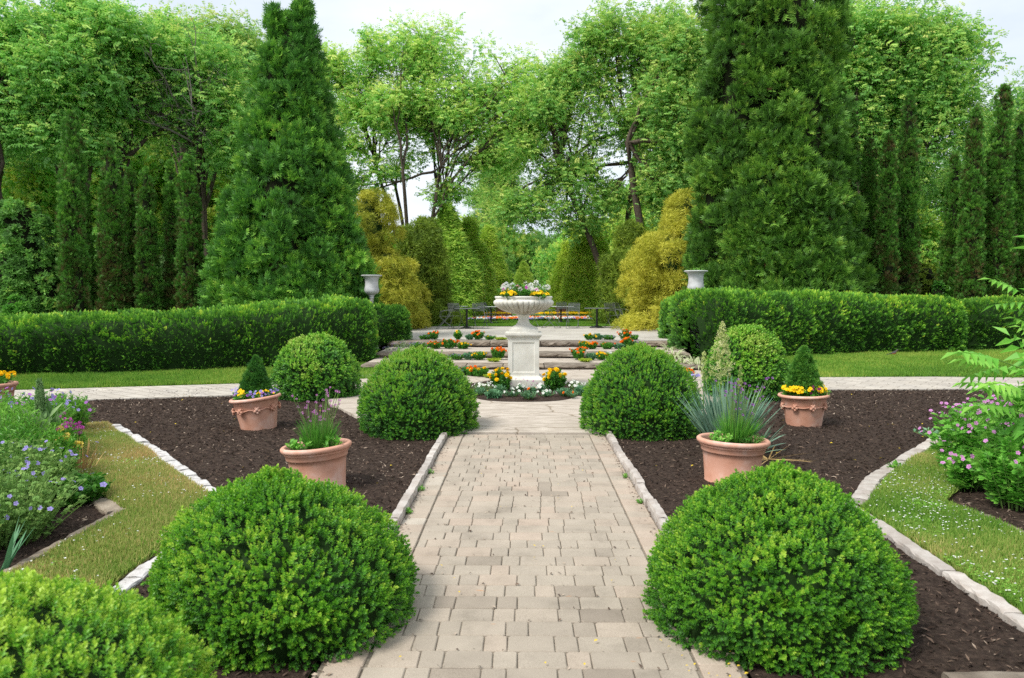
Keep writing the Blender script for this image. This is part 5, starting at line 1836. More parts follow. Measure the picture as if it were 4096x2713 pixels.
def ringed_pot(label, loc, R_, H, tilt):
    t = pot_base(label, loc, tilt)
    k = R_
    a = Acc()
    pr = [(.70, -.05), (.705, .02), (.715, .06), (.73, .062), (.735, .075), (.727, .09), (.728, .10), (.742, .115), (.738, .13), (.73, .14), (.80, H / k * .62), (.825, H / k * .72), (.855, H / k * .725), (.87, H / k * .75), (.875, H / k * .82), (.90, H / k * .835), (.925, H / k * .86), (.915, H / k * .885)]
    lathe(a, [(r * k, z * k) for r, z in pr], 56, .42)
    a.build('body', M['terracotta'], t)
    a = Acc()
    h = H / k
    pr = [(.915, h * .884), (.955, h * .89), (.985, h * .91), (1.0, h * .945), (.995, h * .975), (.96, h * .998), (.90, h), (.865, h * .985), (.85, h * .95), (.84, h * .88), (.82, h * .8)]
    lathe(a, [(r * k, z * k) for r, z in pr], 56, .85)
    a.build('rim', M['terracotta'], t)
    a = Acc()
    soil(a, .835 * k, h * k * .88)
    a.build('potting_soil', M['soil'], t)
    return t


def swag_pot(label, loc, R_, H, tilt, phase=0.0):
    t = pot_base(label, loc, tilt)
    k, h = R_, H / R_
    a = Acc()
    pr = [(.66, -.08), (.665, 0), (.76, h * .45), (.865, h * .86), (.885, h * .885), (.875, h * .9)]
    lathe(a, [(r * k, z * k) for r, z in pr], 56, .45)
    a.build('body', M['terracotta'], t)
    a = Acc()
    pr = [(.875, h * .898), (.95, h * .90), (.995, h * .925), (1.0, h * .955), (.98, h * .985), (.93, h), (.87, h * .985), (.85, h * .94), (.83, h * .85)]
    lathe(a, [(r * k, z * k) for r, z in pr], 56, .85)
    a.build('rim', M['terracotta'], t)
    a = Acc()
    soil(a, .835 * k, h * k * .9)
    a.build('potting_soil', M['soil'], t)
    zc = H * .66
    rad = (.66 + (.865 - .66) * .70) * k
    # rope between the rosettes
    a = Acc()
    th = np.linspace(0, 2 * PI, 121)
    zz = zc + .006 - .016 * np.abs(np.sin(th * 4))
    tube(a, np.c_[(rad + .012) * np.cos(th), (rad + .012) * np.sin(th), zz], .008, 6, .4)
    a.build('rope_swag', M['terracotta'], t)
    rg = random.Random(int(loc[0] * 100))
    for q in range(8):
        ang = q / 8 * 2 * PI + phase
        c = np.array([(rad + .012) * math.cos(ang), (rad + .012) * math.sin(ang), zc])
        n = np.array([math.cos(ang), math.sin(ang), -.2])
        u = np.array([-math.sin(ang), math.cos(ang), 0])
        a = Acc()
        for (du, dz, r) in ((.0, .006, .023), (-.022, -.014, .019), (.023, -.010, .019), (.003, -.032, .017), (-.013, .024, .014), (.017, .025, .014)):
            # fruit lobes
            cc = c + u * du + np.array([0, 0, dz]) + n * .010
            
            m = 7
            phi = np.linspace(-PI / 2, PI / 2, 6)
            tt = np.arange(m) / m * 2 * PI
            V = np.concatenate([np.c_[cc[0] + r * np.cos(f) * np.cos(tt), cc[1] + r * np.cos(f) * np.sin(tt), np.full(m, cc[2] + r * math.sin(f))] for f in phi])
            j = np.arange(m)
            F = np.concatenate([np.c_[i * m + j, i * m + (j + 1) % m, (i + 1) * m + (j + 1) % m, (i + 1) * m + j] for i in range(5)])
            a.add(V, F, .35, 0, True)
        for w in range(11):
            an = w / 11 * 2 * PI
            L_ = .052 * (1 if w % 2 else .8)
            d = u * math.cos(an) + np.array([0, 0, math.sin(an)])
            s_ = u * -math.sin(an) + np.array([0, 0, math.cos(an)])
            b0 = c + d * .014
            tp = c + d * L_
            a.add([b0 - s_ * .009, b0 + n * .012, b0 + s_ * .009, tp + n * .003], [(0, 1, 3, 3), (1, 2, 3, 3)][:0] or [(0, 1, 2, 3)], .3)
            a.add([b0 - s_ * .008 + n * .006, tp - s_ * .002 + n * .008, tp + s_ * .002 + n * .008, b0 + s_ * .008 + n * .006], [(0, 1, 2, 3)], .35)
        a.build('rosette', M['terracotta'], t)
    return t


pNL = P(187.5 * 0 + 184.8 * 0 + 319.6 * 0 + 320, 480, .0)
POTS = {}
c = D(319.5, 447, 6.31); POTS['nl'] = (c[0], 6.31, -.03)
ringed_pot('ringed terracotta pot of purple flowers left of the path behind the near boxwood', POTS['nl'], .292, .395, (R(-1.0), R(-4.5)))
c = D(731.8, 440, 6.58); POTS['nr'] = (c[0], 6.58, -.03)
ringed_pot('ringed terracotta pot right of the path in front of the blue-green blades', POTS['nr'], .308, .405, (R(-1.0), R(2.0)))
c = D(259, 400, 9.12); POTS['fl'] = (c[0], 9.12, -.02)
swag_pot('swagged terracotta pot leaning left, with dwarf spruce and blue and yellow violas', POTS['fl'], .302, .415, (0, R(-6.5)), .35)
c = D(804.5, 396, 9.5); POTS['fr'] = (c[0], 9.5, -.02)
swag_pot('swagged terracotta pot on the right bed with dwarf spruce and yellow violas', POTS['fr'], .306, .41, (0, R(-1.5)), .05)
c = D(-6.5, 386, 10.2); POTS['ed'] = (c[0], 10.2, .0)
ringed_pot('terracotta pot of yellow marigolds cut off by the left edge of the picture', POTS['ed'], .30, .42, (0, R(-2)))


# =================================================================== TERRACE FURNITURE
def chair_proto():
    t = thing('folding_chair', 'x', 'chair', (0, 0, 0), group='folding metal chairs on the gravel terrace')
    fr = Acc()
    for sx in (-.21, .21):
        # rear upright runs down to the front foot; other leg crosses it
        tube(fr, [(sx, .30, .90), (sx, .20, .62), (sx, .10, .44), (sx, -.10, .22), (sx, -.30, .01)], .0095, 6)
        s2 = sx * .88
        tube(fr, [(s2, -.20, .455), (s2, 0, .26), (s2, .30, .01)], .0085, 6)
        tube(fr, [(sx, .23, .68), (sx * 1.05, .05, .675), (sx * 1.05, -.14, .64), (sx, -.18, .46)], .007, 5)
    for y, w in ((-.30, .21), (.30, .185)):
        tube(fr, [(-w, y, .012), (w, y, .012)], .009, 6)
    tube(fr, [(-.21, .30, .90), (-.15, .305, .915), (.15, .305, .915), (.21, .30, .90)], .009, 6)
    fr.build('frame', M['metal'], t)
    s = Acc()
    for k in range(8):
        y = -.20 + k * .052
        box(s, -.20, .20, y, y + .034, .455, .463, .6)
    s.build('seat', M['metal'], t)
    b = Acc()
    for k in range(5):
        z = .63 + k * .056
        y = .235 + (z - .62) * .235
        box(b, -.205, .205, y - .006, y + .003, z, z + .032, .6)
    b.build('backrest', M['metal'], t)
    return t


def table_proto(top):
    t = thing('bistro_table', 'x', 'table', (0, 0, 0), group='square pedestal tables on the gravel terrace')
    a = Acc()
    box(a, -.46, .46, -.46, .46, .715, .740, .7, 0, .006)
    a.build('tabletop', M[top], t)
    a = Acc()
    lathe(a, [(.045, .09), (.038, .16), (.038, .66), (.05, .70), (.16, .7145)], 16, .4)
    a.build('post', M['blackmetal'], t)
    a = Acc()
    lathe(a, [(.27, 0), (.28, .012), (.25, .03), (.12, .055), (.06, .09), (.01, .092)], 28, .4)
    a.build('base', M['blackmetal'], t)
    return t


GZ_ = .402
tp = table_proto('metal')
tabs = [(466.7, 27.9, 'dark square bistro table among chairs left of the central urn'), (597, 28.6, 'dark square bistro table among chairs right of the central urn')]
for i, (px, Y, lab) in enumerate(tabs):
    x = D(px, 300, Y)[0]
    if i == 0:
        tp.location = (x, Y, GZ_); tp['label'] = lab; tp.rotation_euler[2] = .1
    else:
        dup(tp, lab, (x, Y, GZ_), rz=-.1)
tp2 = table_proto('palemetal')
for i, (px, Y, lab) in enumerate([(444.5 + 12, 33.2, 'farther pale-topped table partly behind the left terrace chairs'), (561, 33.2, 'farther pale-topped table behind the chairs right of the urn stem'), (430 + 61, 32.2, 'far table with a pale edge just left of the urn bowl')]):
    x = D(px, 300, Y)[0]
    if i == 0:
        tp2.location = (x, Y, GZ_); tp2['label'] = lab
    else:
        dup(tp2, lab, (x, Y, GZ_), rz=.2 * i)
cp = chair_proto()
chairs = [
    (445, 27.4, R(-78), 'leftmost terrace chair, seen side on and facing right'),
    (456, 27.9, R(165), 'slatted chair just left of the left bistro table post, its back towards the viewer'),
    (480, 27.9, R(18), 'slatted chair just right of the left bistro table'),
    (489.5, 31.5, R(62), 'smaller farther chair between the left table group and the urn bowl'),
    (530, 29.4, R(30), 'chair hidden behind the urn stem with only its feet showing'),
    (551, 28.4, R(60), 'chair just right of the urn bowl, partly hidden by it'),
    (563, 32.2, R(10), 'small far chair behind the chair beside the urn bowl'),
    (573, 28.2, R(-12), 'slatted chair between the urn and the right bistro table'),
    (613, 28.5, R(20), 'slatted chair at the right end of the right bistro table'),
    (622, 29.6, R(50), 'rightmost terrace chair, half merged with the golden cypress'),
]
for i, (px, Y, rz, lab) in enumerate(chairs):
    x = D(px, 300, Y)[0]
    if i == 0:
        cp.location = (x, Y, GZ_); cp['label'] = lab; cp.rotation_euler[2] = rz
    else:
        dup(cp, lab, (x, Y, GZ_), rz=rz)

# brick planters far behind
pp = thing('brick_planter', 'x', 'planter', (0, 0, 0), group='low brick planters behind the far flower bed')
a = Acc()
box(a, -.55, .55, -.4, .4, 0, .52, .5, 0, .01)
a.build('brick_box', M['brick'], pp)
a = Acc()
box(a, -.60, .60, -.45, .45, .522, .60, .5, 0, .012)
a.build('coping', M['brick'], pp)
for i, (px, Y, lab) in enumerate([(462, 38.5, 'low brick planter seen under the left bistro table'), (501, 38.8, 'low brick planter just left of the urn bowl'), (567, 39.2, 'low brick planter right of the urn bowl behind a chair'), (600, 39.4, 'low brick planter just right of the right bistro table post')]):
    x = D(px, 300, Y)[0]
    if i == 0:
        pp.location = (x, Y, .42); pp['label'] = lab
    else:
        dup(pp, lab, (x, Y, .42))

# black domed litter bin behind the left hedge
b = base_at(151, 19.3, .25)
bn = thing('litter_bin', 'black open-sided domed litter bin just showing above the left hedge', 'litter bin', b)
a = Acc()
lathe(a, [(.27, 0), (.29, .02), (.29, .80), (.27, .82)], 28, .4)
a.build('barrel', M['blackmetal'], bn)
a = Acc()
zt_ = ztop(313.5, 19.3) - .25
for s in (-1, 1):
    for k in range(7):
        th0 = (0 if s > 0 else PI) + (k - 3) * .17
        x0, y0, x1, y1 = [.285 * f(th0 + d_) for d_ in (0, .17) for f in (math.cos, math.sin)]
        a.add([(x0, y0, .8), (x1, y1, .8), (x1, y1, zt_ - .05), (x0, y0, zt_ - .05)], [(0, 1, 2, 3)], .4, 0, True)
a.build('side_panel', M['blackmetal'], bn)
a = Acc()
lathe(a, [(.295, zt_ - .07), (.30, zt_ - .045), (.27, zt_ - .015), (.18, zt_), (.01, zt_ + .006)], 28, .8)
a.build('hood', M['blackmetal'], bn)

# weathered fence post with rails on the right bank
fpx = D(915, 272, 35)
fb = thing('rail_fence', 'weathered timber fence post with grey rails on the bank at right', 'fence', (fpx[0], 35, gz(fpx[0], 35) - .1))
H_ = fpx[2] - gz(fpx[0], 35) + .1
M['oldwood'] = noise_mat('weathered_wood', [(.3, G(.26, .19, .12)), (.7, G(.50, .40, .28))], 8, 5, .9, .3)
a = Acc(); box(a, -.10, .10, -.08, .08, 0, H_, .5, 0, .01); a.build('post', M['oldwood'], fb)
a = Acc(); tube(a, [(.09, .02, H_ - .25), (1.4, .2, H_ - .30), (2.9, .5, H_ - .35)], .05, 7); a.build('rail', M['greybark'], fb)
a = Acc(); tube(a, [(.09, .02, H_ - .75), (1.4, .2, H_ - .78), (2.9, .5, H_ - .85)], .05, 7); a.build('rail', M['greybark'], fb)

# robin on the lawn under the right hedge
rx_, ry_ = P(934.5, 357.5, .2)[0], 19.4
M['feather_grey'] = flat_mat('robin_feather', (.07, .065, .06), .7)
M['feather_red'] = flat_mat('robin_breast', (.42, .11, .04), .7)
M['beak'] = flat_mat('robin_beak', (.55, .35, .05), .5)
rb = Acc()
rz0 = float(lawn_z(np.array([[rx_, ry_]]))[0]) - .02
bodyc = [(-.13, .11, .006), (-.10, .115, .012), (-.06, .115, .022), (-.02, .115, .040), (.025, .122, .046), (.06, .145, .038), (.08, .172, .024), (.095, .190, .026), (.115, .198, .024), (.135, .194, .010), (.155, .190, .002)]
n = 10
th = np.arange(n) / n * 2 * PI
V = np.concatenate([np.c_[np.full(n, x), r * .85 * np.cos(th), z + r * np.sin(th)] for x, z, r in bodyc])
j = np.arange(n)
for i in range(len(bodyc) - 1):
    F = np.c_[i * n + j, i * n + (j + 1) % n, (i + 1) * n + (j + 1) % n, (i + 1) * n + j]
    mid = (th + PI / n)
    low = np.sin(mid) < .25
    mt = 1 if 2 <= i <= 6 else (2 if i >= 9 else 0)
    if i == 0:
        rb.add(V, F[~low] if mt == 1 else F, .5, 0 if mt == 1 else mt, True)
        base_n = 0
    else:
        for msk, mm in ((~low, 0), (low, mt)):
            if mt == 2:
                msk, mm = (np.ones(n, bool), 2) if mm == 0 else (np.zeros(n, bool), 2)
            if msk.any():
                rb.F.append(F[msk]); rb.M.append(np.full(int(msk.sum()), mm)); rb.S.append(np.full(int(msk.sum()), True))
rb.add([(-.13, -.02, .11), (-.13, .02, .11), (-.215, .016, .085), (-.215, -.016, .085), (-.13, -.02, .103), (-.13, .02, .103), (-.215, .016, .079), (-.215, -.016, .079)], [(0, 1, 2, 3), (7, 6, 5, 4), (0, 3, 7, 4), (1, 5, 6, 2), (3, 2, 6, 7)], .3, 0)
for s in (-.018, .018):
    tube(rb, [(.02, s, .09), (.005, s, .045), (.022, s, .003)], .004, 5, .5, 2)
    tube(rb, [(.005, s, .003), (.05, s, .003)], .003, 4, .5, 2)
ro = rb.build('robin', [M['feather_grey'], M['feather_red'], M['beak']], None, (rx_, ry_, rz0))
ro.rotation_euler[2] = R(15)
tag(ro, 'small robin with rusty breast on the grass below the right hedge', 'bird')


# =================================================================== FLOWERS
def mesh_only(build):
    a = Acc()
    build(a)
    return a


def _petals(acc, n, r, w, z0, el, t, twist=0.0, r0=0.0, droop=.1):
    tm = Tmpl()
    for k in range(n):
        a = k / n * 2 * PI + twist
        d = (math.cos(a) * math.cos(el), math.sin(a) * math.cos(el), math.sin(el))
        tm.leaf((r0 * math.cos(a), r0 * math.sin(a), z0), d, (-d[0] * .3, -d[1] * .3, 1), r, w, t, .08, .62, droop)
    V, F, T_ = tm.arr()
    acc.add(V, F, T_)


def b_pom(a):        # marigold
    _petals(a, 11, 1, .62, 0, .10, .35)
    _petals(a, 10, .82, .58, .10, .45, .5, .3)
    _petals(a, 8, .62, .5, .2, .85, .65, .1)
    _petals(a, 5, .4, .4, .3, 1.25, .8, .5)
    _petals(a, 9, .8, .5, -.08, -.3, .25, .2)


def b_disc(a):       # five broad petals
    _petals(a, 5, 1, .95, 0, .22, .5, .0, .06, .15)
    _petals(a, 5, .3, .25, .03, .9, .85, .3)


def b_ball(a):       # round head of tiny florets
    tm = Tmpl()
    rg = np.random.default_rng(3)
    for d in rand_unit(rg, 26):
        if d[2] < -.5:
            continue
        tm.leaf(d * .40, d, (d[1], -d[0], .4), .6, .6, rg.uniform(.35, 1.0), .1, .6)
    a.add(*[q for q in tm.arr()])


def b_pansy(a):
    _petals(a, 5, 1, 1.0, 0, .15, .5, .3, .05, .1)
    _petals(a, 3, .45, .35, .05, .35, .05, 1.1)


BK = {'pom': b_pom, 'disc': b_disc, 'ball': b_ball, 'pansy': b_pansy}
BM = {}


def blossom(parent, kind, mat, loc, nrm, size, name='blossom'):
    key = (kind, mat)
    if key not in BM:
        a = Acc()
        BK[kind](a)
        o = a.build('blossom', M[mat])
        BM[key] = o.data
        o.name = name
    else:
        o = bpy.data.objects.new(name, BM[key])
        COL.objects.link(o)
    o.parent = parent
    o.location = tuple(float(v) for v in loc)
    n = Vector([float(v) for v in nrm]).normalized()
    q = n.to_track_quat('Z', 'Y')
    o.rotation_euler = q.to_euler()
    o.scale = (size,) * 3
    return o


def one_leaf(L=1, W=.3, fold=.12, droop=.15, wide=.45):
    t = Tmpl()
    t.leaf((0, 0, 0), (0, 0, 1), (0, 1, 0), L, W, 0, fold, wide, droop)
    return t


LEAF_LANCE = one_leaf(1, .26, .1, .2)
LEAF_OVAL = one_leaf(1, .55, .12, .15, .5)
LEAF_BLADE = one_leaf(1, .10, .05, .25, .35)


def t_lobed(n=5):
    t = Tmpl()
    for k in range(n):
        a = (k - (n - 1) / 2) * .62
        t.leaf((0, 0, .25), (math.sin(a), .0, math.cos(a)), (0, 1, 0), .75, .42, 0, .06, .6, .1)
    t.leaf((0, 0, 0), (0, 0, 1), (0, 1, 0), .35, .05, -.1, .0)
    return t


LEAF_LOBED = t_lobed()


def leafy_plant(name, label, cat, loc, r, h, nst, nleaf, leafs, leaf, mat, seed, group=None, tint0=.5, upright=.55, stem_r=.004, stemmat='stem', lo=.08, bl=(), root=None, zvar=.3, stems=True, spread=1.0):
    """bl: list of (kind, material, count, size, zmin) blossoms on the stem tips"""
    rg = np.random.default_rng(seed)
    root = root or thing(name, label, cat, loc, group=group)
    ac = Acc()
    tops = []
    PP, AX, SCL, TT = [], [], [], []
    for k in range(nst):
        a = rg.random() * 2 * PI
        q = math.sqrt(rg.random())
        b0 = np.array([math.cos(a), math.sin(a), 0]) * r * q * .45
        tp = np.array([math.cos(a) * r * q * spread, math.sin(a) * r * q * spread, h * (1 - zvar * rg.random()) * (1 - .35 * q * q)])
        mid = (b0 + tp) / 2 + np.array([0, 0, .08 * h]) + rg.normal(size=3) * .02 * h
        pts = bez(b0, mid, tp, 6)
        if stems:
            tube(ac, pts, np.linspace(stem_r, stem_r * .5, 6), 4, .5, 1)
        tops.append(tp)
        t = lo + (1 - lo) * (np.arange(nleaf) + rg.random(nleaf)) / nleaf
        t = np.clip(t, 0, 1)[:, None]
        pp = (1 - t) ** 2 * b0 + 2 * t * (1 - t) * mid + t * t * tp
        d = rand_unit(rg, nleaf)
        d[:, 2] = np.abs(d[:, 2]) * .5 + upright * (.4 + .8 * t[:, 0])
        PP.append(pp); AX.append(norm(d)); SCL.append(leafs * (.65 + .6 * rg.random(nleaf)) * (1.05 - .35 * t[:, 0] ** 3))
        TT.append(tint0 + .22 * (rg.random() - .5) + .13 * rg.normal(size=nleaf) + .12 * (t[:, 0] - .5))
    PP, AX, SCL, TT = map(np.concatenate, (PP, AX, SCL, TT))
    scatter(ac, leaf, PP, frames(AX, rg, (0, 0, 1)), SCL, TT, 0)
    ac.build('foliage', [M[mat], M[stemmat]], root)
    for kind, bm, cnt, size, jit in bl:
        order = rg.permutation(len(tops))
        for c in range(cnt):
            tp = tops[order[c % len(order)]]
            o = rg.normal(size=3) * jit
            o[2] = abs(o[2]) * .6 if c >= len(order) else .01
            nn = np.array([tp[0] * .8, tp[1] * .8 - .35 * r, .6 * max(r, .1)]) + rg.normal(size=3) * .25 * r
            blossom(root, kind, bm, tp + o, nn, size * rg.uniform(.75, 1.15))
    return root


def at_px(px, Y, z):
    return (float(D(px, 300, Y)[0]), float(Y), float(z))


M['limeflower'] = flat_mat('yarrow_head', (.62, .50, .10), .8)
# ---- marigolds and their neighbours on the steps
gm = 'bedding plants on the stone steps'
rows = [
    # (px, Y, z, radius, height, kind, label)
    (434, 20.9, .41, .20, .26, 'orange', 'orange marigold clump at the left end of the terrace edge'),
    (458, 20.95, .41, .13, .30, 'tallyellow', 'tall leafy plant with two yellow heads on the terrace edge'),
    (478.6, 20.9, .41, .17, .28, 'orange', 'compact orange marigold clump on the terrace edge nearest the urn on the left'),
    (425, 20.85, .41, .20, .16, 'lav', 'lavender-flowered low clump at the far left of the terrace edge'),
    (470, 20.9, .41, .14, .15, 'green', 'small grey-green tuft between two marigolds on the terrace edge'),
    (489, 20.85, .41, .18, .13, 'mix', 'low green and violet clump right of the compact orange marigold'),
    (500.5, 20.8, .41, .20, .06, 'lime', 'flat lime green mat on the terrace edge beside the urn foot'),
    (589, 20.9, .41, .16, .17, 'yellow', 'small yellow flowered clump at the left end of the right terrace edge planting'),
    (598, 20.9, .41, .16, .17, 'green', 'grey-green tuft right of the small yellow clump on the terrace edge'),
    (609, 20.9, .41, .20, .16, 'lav', 'violet-spiked clump in the middle of the right terrace edge planting'),
    (625.5, 20.9, .41, .17, .33, 'orange', 'tall orange marigold on the right terrace edge'),
    (635, 20.85, .41, .17, .15, 'mix', 'low mixed clump right of the tall orange marigold on the terrace edge'),
    (420, 19.5, .26, .26, .20, 'lav', 'broad lavender clump at the left end of the middle step'),
    (435, 19.4, .26, .20, .22, 'orange', 'orange marigold at the left of the big cluster on the middle step'),
    (449, 19.5, .26, .23, .30, 'orange', 'tallest orange marigold of the big cluster on the middle step'),
    (463, 19.4, .26, .17, .20, 'yellow', 'yellow and violet clump right of the marigold cluster on the middle step'),
    (585, 19.4, .26, .15, .24, 'yellow', 'yellow marigold leading the right row on the middle step'),
    (593, 19.4, .26, .14, .20, 'orange', 'small orange marigold beside the yellow one on the middle step'),
    (607, 19.45, .26, .18, .19, 'fewor', 'green clump with a few orange flowers on the middle step'),
    (619, 19.4, .26, .16, .14, 'green', 'flowerless green tuft on the right part of the middle step'),
    (628, 19.5, .26, .14, .33, 'orange', 'tall bright orange marigold at the right of the middle step'),
    (638, 19.5, .26, .18, .24, 'lav', 'wispy lavender plant at the right end of the middle step'),
    (457, 17.5, .15, .22, .15, 'lav', 'low green and purple clump at the left of the lowest step'),
    (468, 17.45, .15, .15, .16, 'green', 'pale green tuft left of the yellow marigold on the lowest step'),
    (479, 17.45, .15, .17, .22, 'yellow', 'yellow marigold on the left of the lowest step'),
    (498, 17.5, .15, .21, .33, 'orange', 'tall orange marigold nearest the pedestal on the left of the lowest step'),
    (494, 17.0, .15, .17, .06, 'lime', 'lime green mat in front of the tall orange marigold on the lowest step'),
    (579, 17.5, .15, .22, .34, 'orange', 'tall orange marigold nearest the pedestal on the right of the lowest step'),
    (586, 17.0, .15, .17, .06, 'lime', 'lime green mat before the right orange marigold on the lowest step'),
    (591, 17.4, .15, .12, .16, 'green', 'small blue-green tuft right of the tall orange marigold'),
    (601, 17.45, .15, .18, .20, 'yellow', 'yellow flowered clump on the right of the lowest step'),
    (610, 17.45, .15, .09, .22, 'whitefl', 'plant with two round white flower heads right of the yellow clump'),
    (471, 14.9, .05, .22, .20, 'orange', 'orange marigold mass on the flagstones before the left end of the steps'),
    (480, 14.7, .05, .22, .20, 'yellow', 'yellow marigold mass in front of the orange one, left of the pedestal'),
    (463, 15.0, .05, .18, .18, 'green', 'leafy green clump showing just above the left boxwood'),
    (491, 14.5, .05, .14, .07, 'lime', 'lime green mat on the flagstones left of the pedestal'),
    (686, 14.9, .05, .20, .14, 'orange', 'small orange flowers just right of the right flagstone boxwood'),
    (692, 14.2, .05, .18, .16, 'violetfl', 'violet flowered clump beside the lawn right of the flagstones'),
    (404, 19.6, .20, .34, .26, 'silver', 'silvery lavender bush at the left end of the steps under the hedge'),
    (393, 19.0, .15, .26, .24, 'silver', 'grey-green lavender bush tucked against the left hedge end'),
]
for i, (px, Y, z, r, h, k, lab) in enumerate(rows):
    loc = at_px(px, Y, z)
    s = 900 + i
    nm = 'marigold_plant' if k in ('orange', 'yellow', 'tallyellow', 'fewor') else 'bedding_plant'
    cat = 'marigold' if nm == 'marigold_plant' else 'bedding plant'
    common = dict(group=gm)
    if k == 'orange':
        leafy_plant(nm, lab, cat, loc, r, h * .88, 26, 9, .055, T_CL, 'leafy', s, tint0=.35, bl=[('pom', 'orange', 15, .036, .04)], **common)
    elif k == 'yellow':
        leafy_plant(nm, lab, cat, loc, r, h * .88, 24, 9, .055, T_CL, 'leafy', s, tint0=.40, bl=[('pom', 'yellow', 13, .030, .035)], **common)
    elif k == 'tallyellow':
        leafy_plant(nm, lab, cat, loc, r, h * .9, 22, 9, .06, T_CL, 'leafy', s, tint0=.45, bl=[('pom', 'yellow', 2, .045, .03)], **common)
    elif k == 'fewor':
        leafy_plant(nm, lab, cat, loc, r, h * .88, 26, 9, .06, T_CL, 'leafy', s, tint0=.45, bl=[('pom', 'orange', 5, .032, .03)], **common)
    elif k == 'mix':
        leafy_plant(nm, lab, cat, loc, r, h * .9, 24, 8, .05, T_CL, 'leafy', s, tint0=.5, bl=[('disc', 'purple', 7, .022, .02), ('pom', 'yellow', 3, .02, .02)], **common)
    elif k == 'green':
        leafy_plant(nm, lab, cat, loc, r, h, 22, 9, .055, T_CL, 'irisleaf', s, tint0=.6, **common)
    elif k == 'lime':
        leafy_plant(nm, lab, cat, loc, r, h, 50, 4, .045, T_CL, 'lime', s, tint0=.6, zvar=.6, stems=False, **common)
    elif k == 'lav':
        leafy_plant(nm, lab, cat, loc, r, h * .8, 26, 8, .05, T_CL, 'leafy', s, tint0=.45, bl=[('ball', 'lavender', 26, .017, .05)], **common)
    elif k == 'silver':
        leafy_plant(nm, lab, cat, loc, r, h, 46, 9, .06, LEAF_BLADE, 'blue', s, tint0=.75, bl=[('ball', 'lavender', 24, .016, .06)], **common)
    elif k == 'whitefl':
        leafy_plant(nm, lab, cat, loc, r, h * .8, 14, 8, .05, T_CL, 'leafy', s, tint0=.45, bl=[('ball', 'white', 3, .055, .02)], **common)
    elif k == 'violetfl':
        leafy_plant(nm, lab, cat, loc, r, h * .8, 18, 8, .05, LEAF_LANCE, 'irisleaf', s, tint0=.5, bl=[('disc', 'violet', 8, .03, .04)], **common)

# ---- bed round the pedestal
a = Acc()
n = 48
th = np.arange(n) / n * 2 * PI
BEDY = 12.75
rr = 1 + .03 * np.sin(th * 5)
V = np.r_[np.c_[UX + 1.02 * rr * np.cos(th), BEDY + 1.62 * rr * np.sin(th), np.full(n, FLZ + .004)], [[UX, BEDY, FLZ + .03]]]
V2 = np.c_[UX + .8 * rr * np.cos(th), BEDY + 1.35 * rr * np.sin(th), np.full(n, FLZ + .028)]
j = np.arange(n)
VV = np.r_[V[:n], V2, V[n:]]
a.add(VV, np.c_[j, (j + 1) % n, n + (j + 1) % n, n + j], .5, 0, True)
a.F.append(np.c_[n + j, n + (j + 1) % n, np.full(n, 2 * n)]); a.M.append(np.full(n, 0)); a.S.append(np.full(n, True))
rg = np.random.default_rng(4)
m = 900
tt_, qq = rg.random(m) * 2 * PI, np.sqrt(rg.random(m))
ct_ = Tmpl(); ct_.leaf((-.5, 0, 0), (1, 0, 0), (0, 0, 1), 1, .26, 0, .3, .5)
scatter(a, ct_, np.c_[UX + .98 * qq * np.cos(tt_), BEDY + 1.55 * qq * np.sin(tt_), np.full(m, FLZ + .036)], frames(rand_unit(rg, m) * .4 + np.array([0, 0, 1.]), rg), .02 + .03 * rg.random(m), rg.random(m) ** 1.5 * .8, 1)
tag(a.build('flower_bed', [M['mulch'], M['chip']]), kind='structure')
gb = 'bedding plants round the urn pedestal'
bed = [
    (502, 12.35, .20, .42, 'Y', 'tall yellow marigold standing left of the pedestal base'),
    (556, 12.35, .20, .40, 'Y', 'tall yellow marigold standing right of the pedestal base'),
    (485, 12.2, .20, .17, 'W', 'grey-leaved clump with many white flowers at the left of the pedestal bed'),
    (577, 12.3, .20, .19, 'W', 'grey-leaved clump with many white flowers at the right of the pedestal bed'),
    (479, 11.8, .13, .12, 'g', 'small leafy tuft at the left tip of the pedestal bed'),
    (493, 11.5, .13, .12, 'G', 'front left green tuft with yellow spots in the pedestal bed'),
    (499, 12.0, .12, .14, 'g', 'green tuft in front of the left yellow marigold'),
    (511, 11.6, .15, .13, 'w', 'front tuft with white flowers, left of the pedestal centre'),
    (519, 12.2, .10, .13, 'w', 'small white flowered tuft touching the pedestal base'),
    (529, 11.35, .14, .13, 'g', 'foremost green tuft in the middle of the pedestal bed'),
    (533, 12.1, .08, .12, 'o', 'small tuft with two orange flowers before the pedestal base'),
    (546, 11.6, .15, .12, 'w', 'front tuft with white flowers, right of the pedestal centre'),
    (543, 12.2, .13, .15, 'w', 'bushy white flowered tuft at the right corner of the pedestal base'),
    (564, 11.7, .12, .13, 'g', 'green tuft in front of the right yellow marigold'),
    (572, 11.6, .14, .12, 'o', 'front right tuft with orange flowers in the pedestal bed'),
    (583, 11.9, .13, .13, 'G', 'rightmost leafy tuft of the pedestal bed'),
    (523, 12.38, .12, .20, 'm', 'thin magenta flowers in front of the pedestal base'),
]
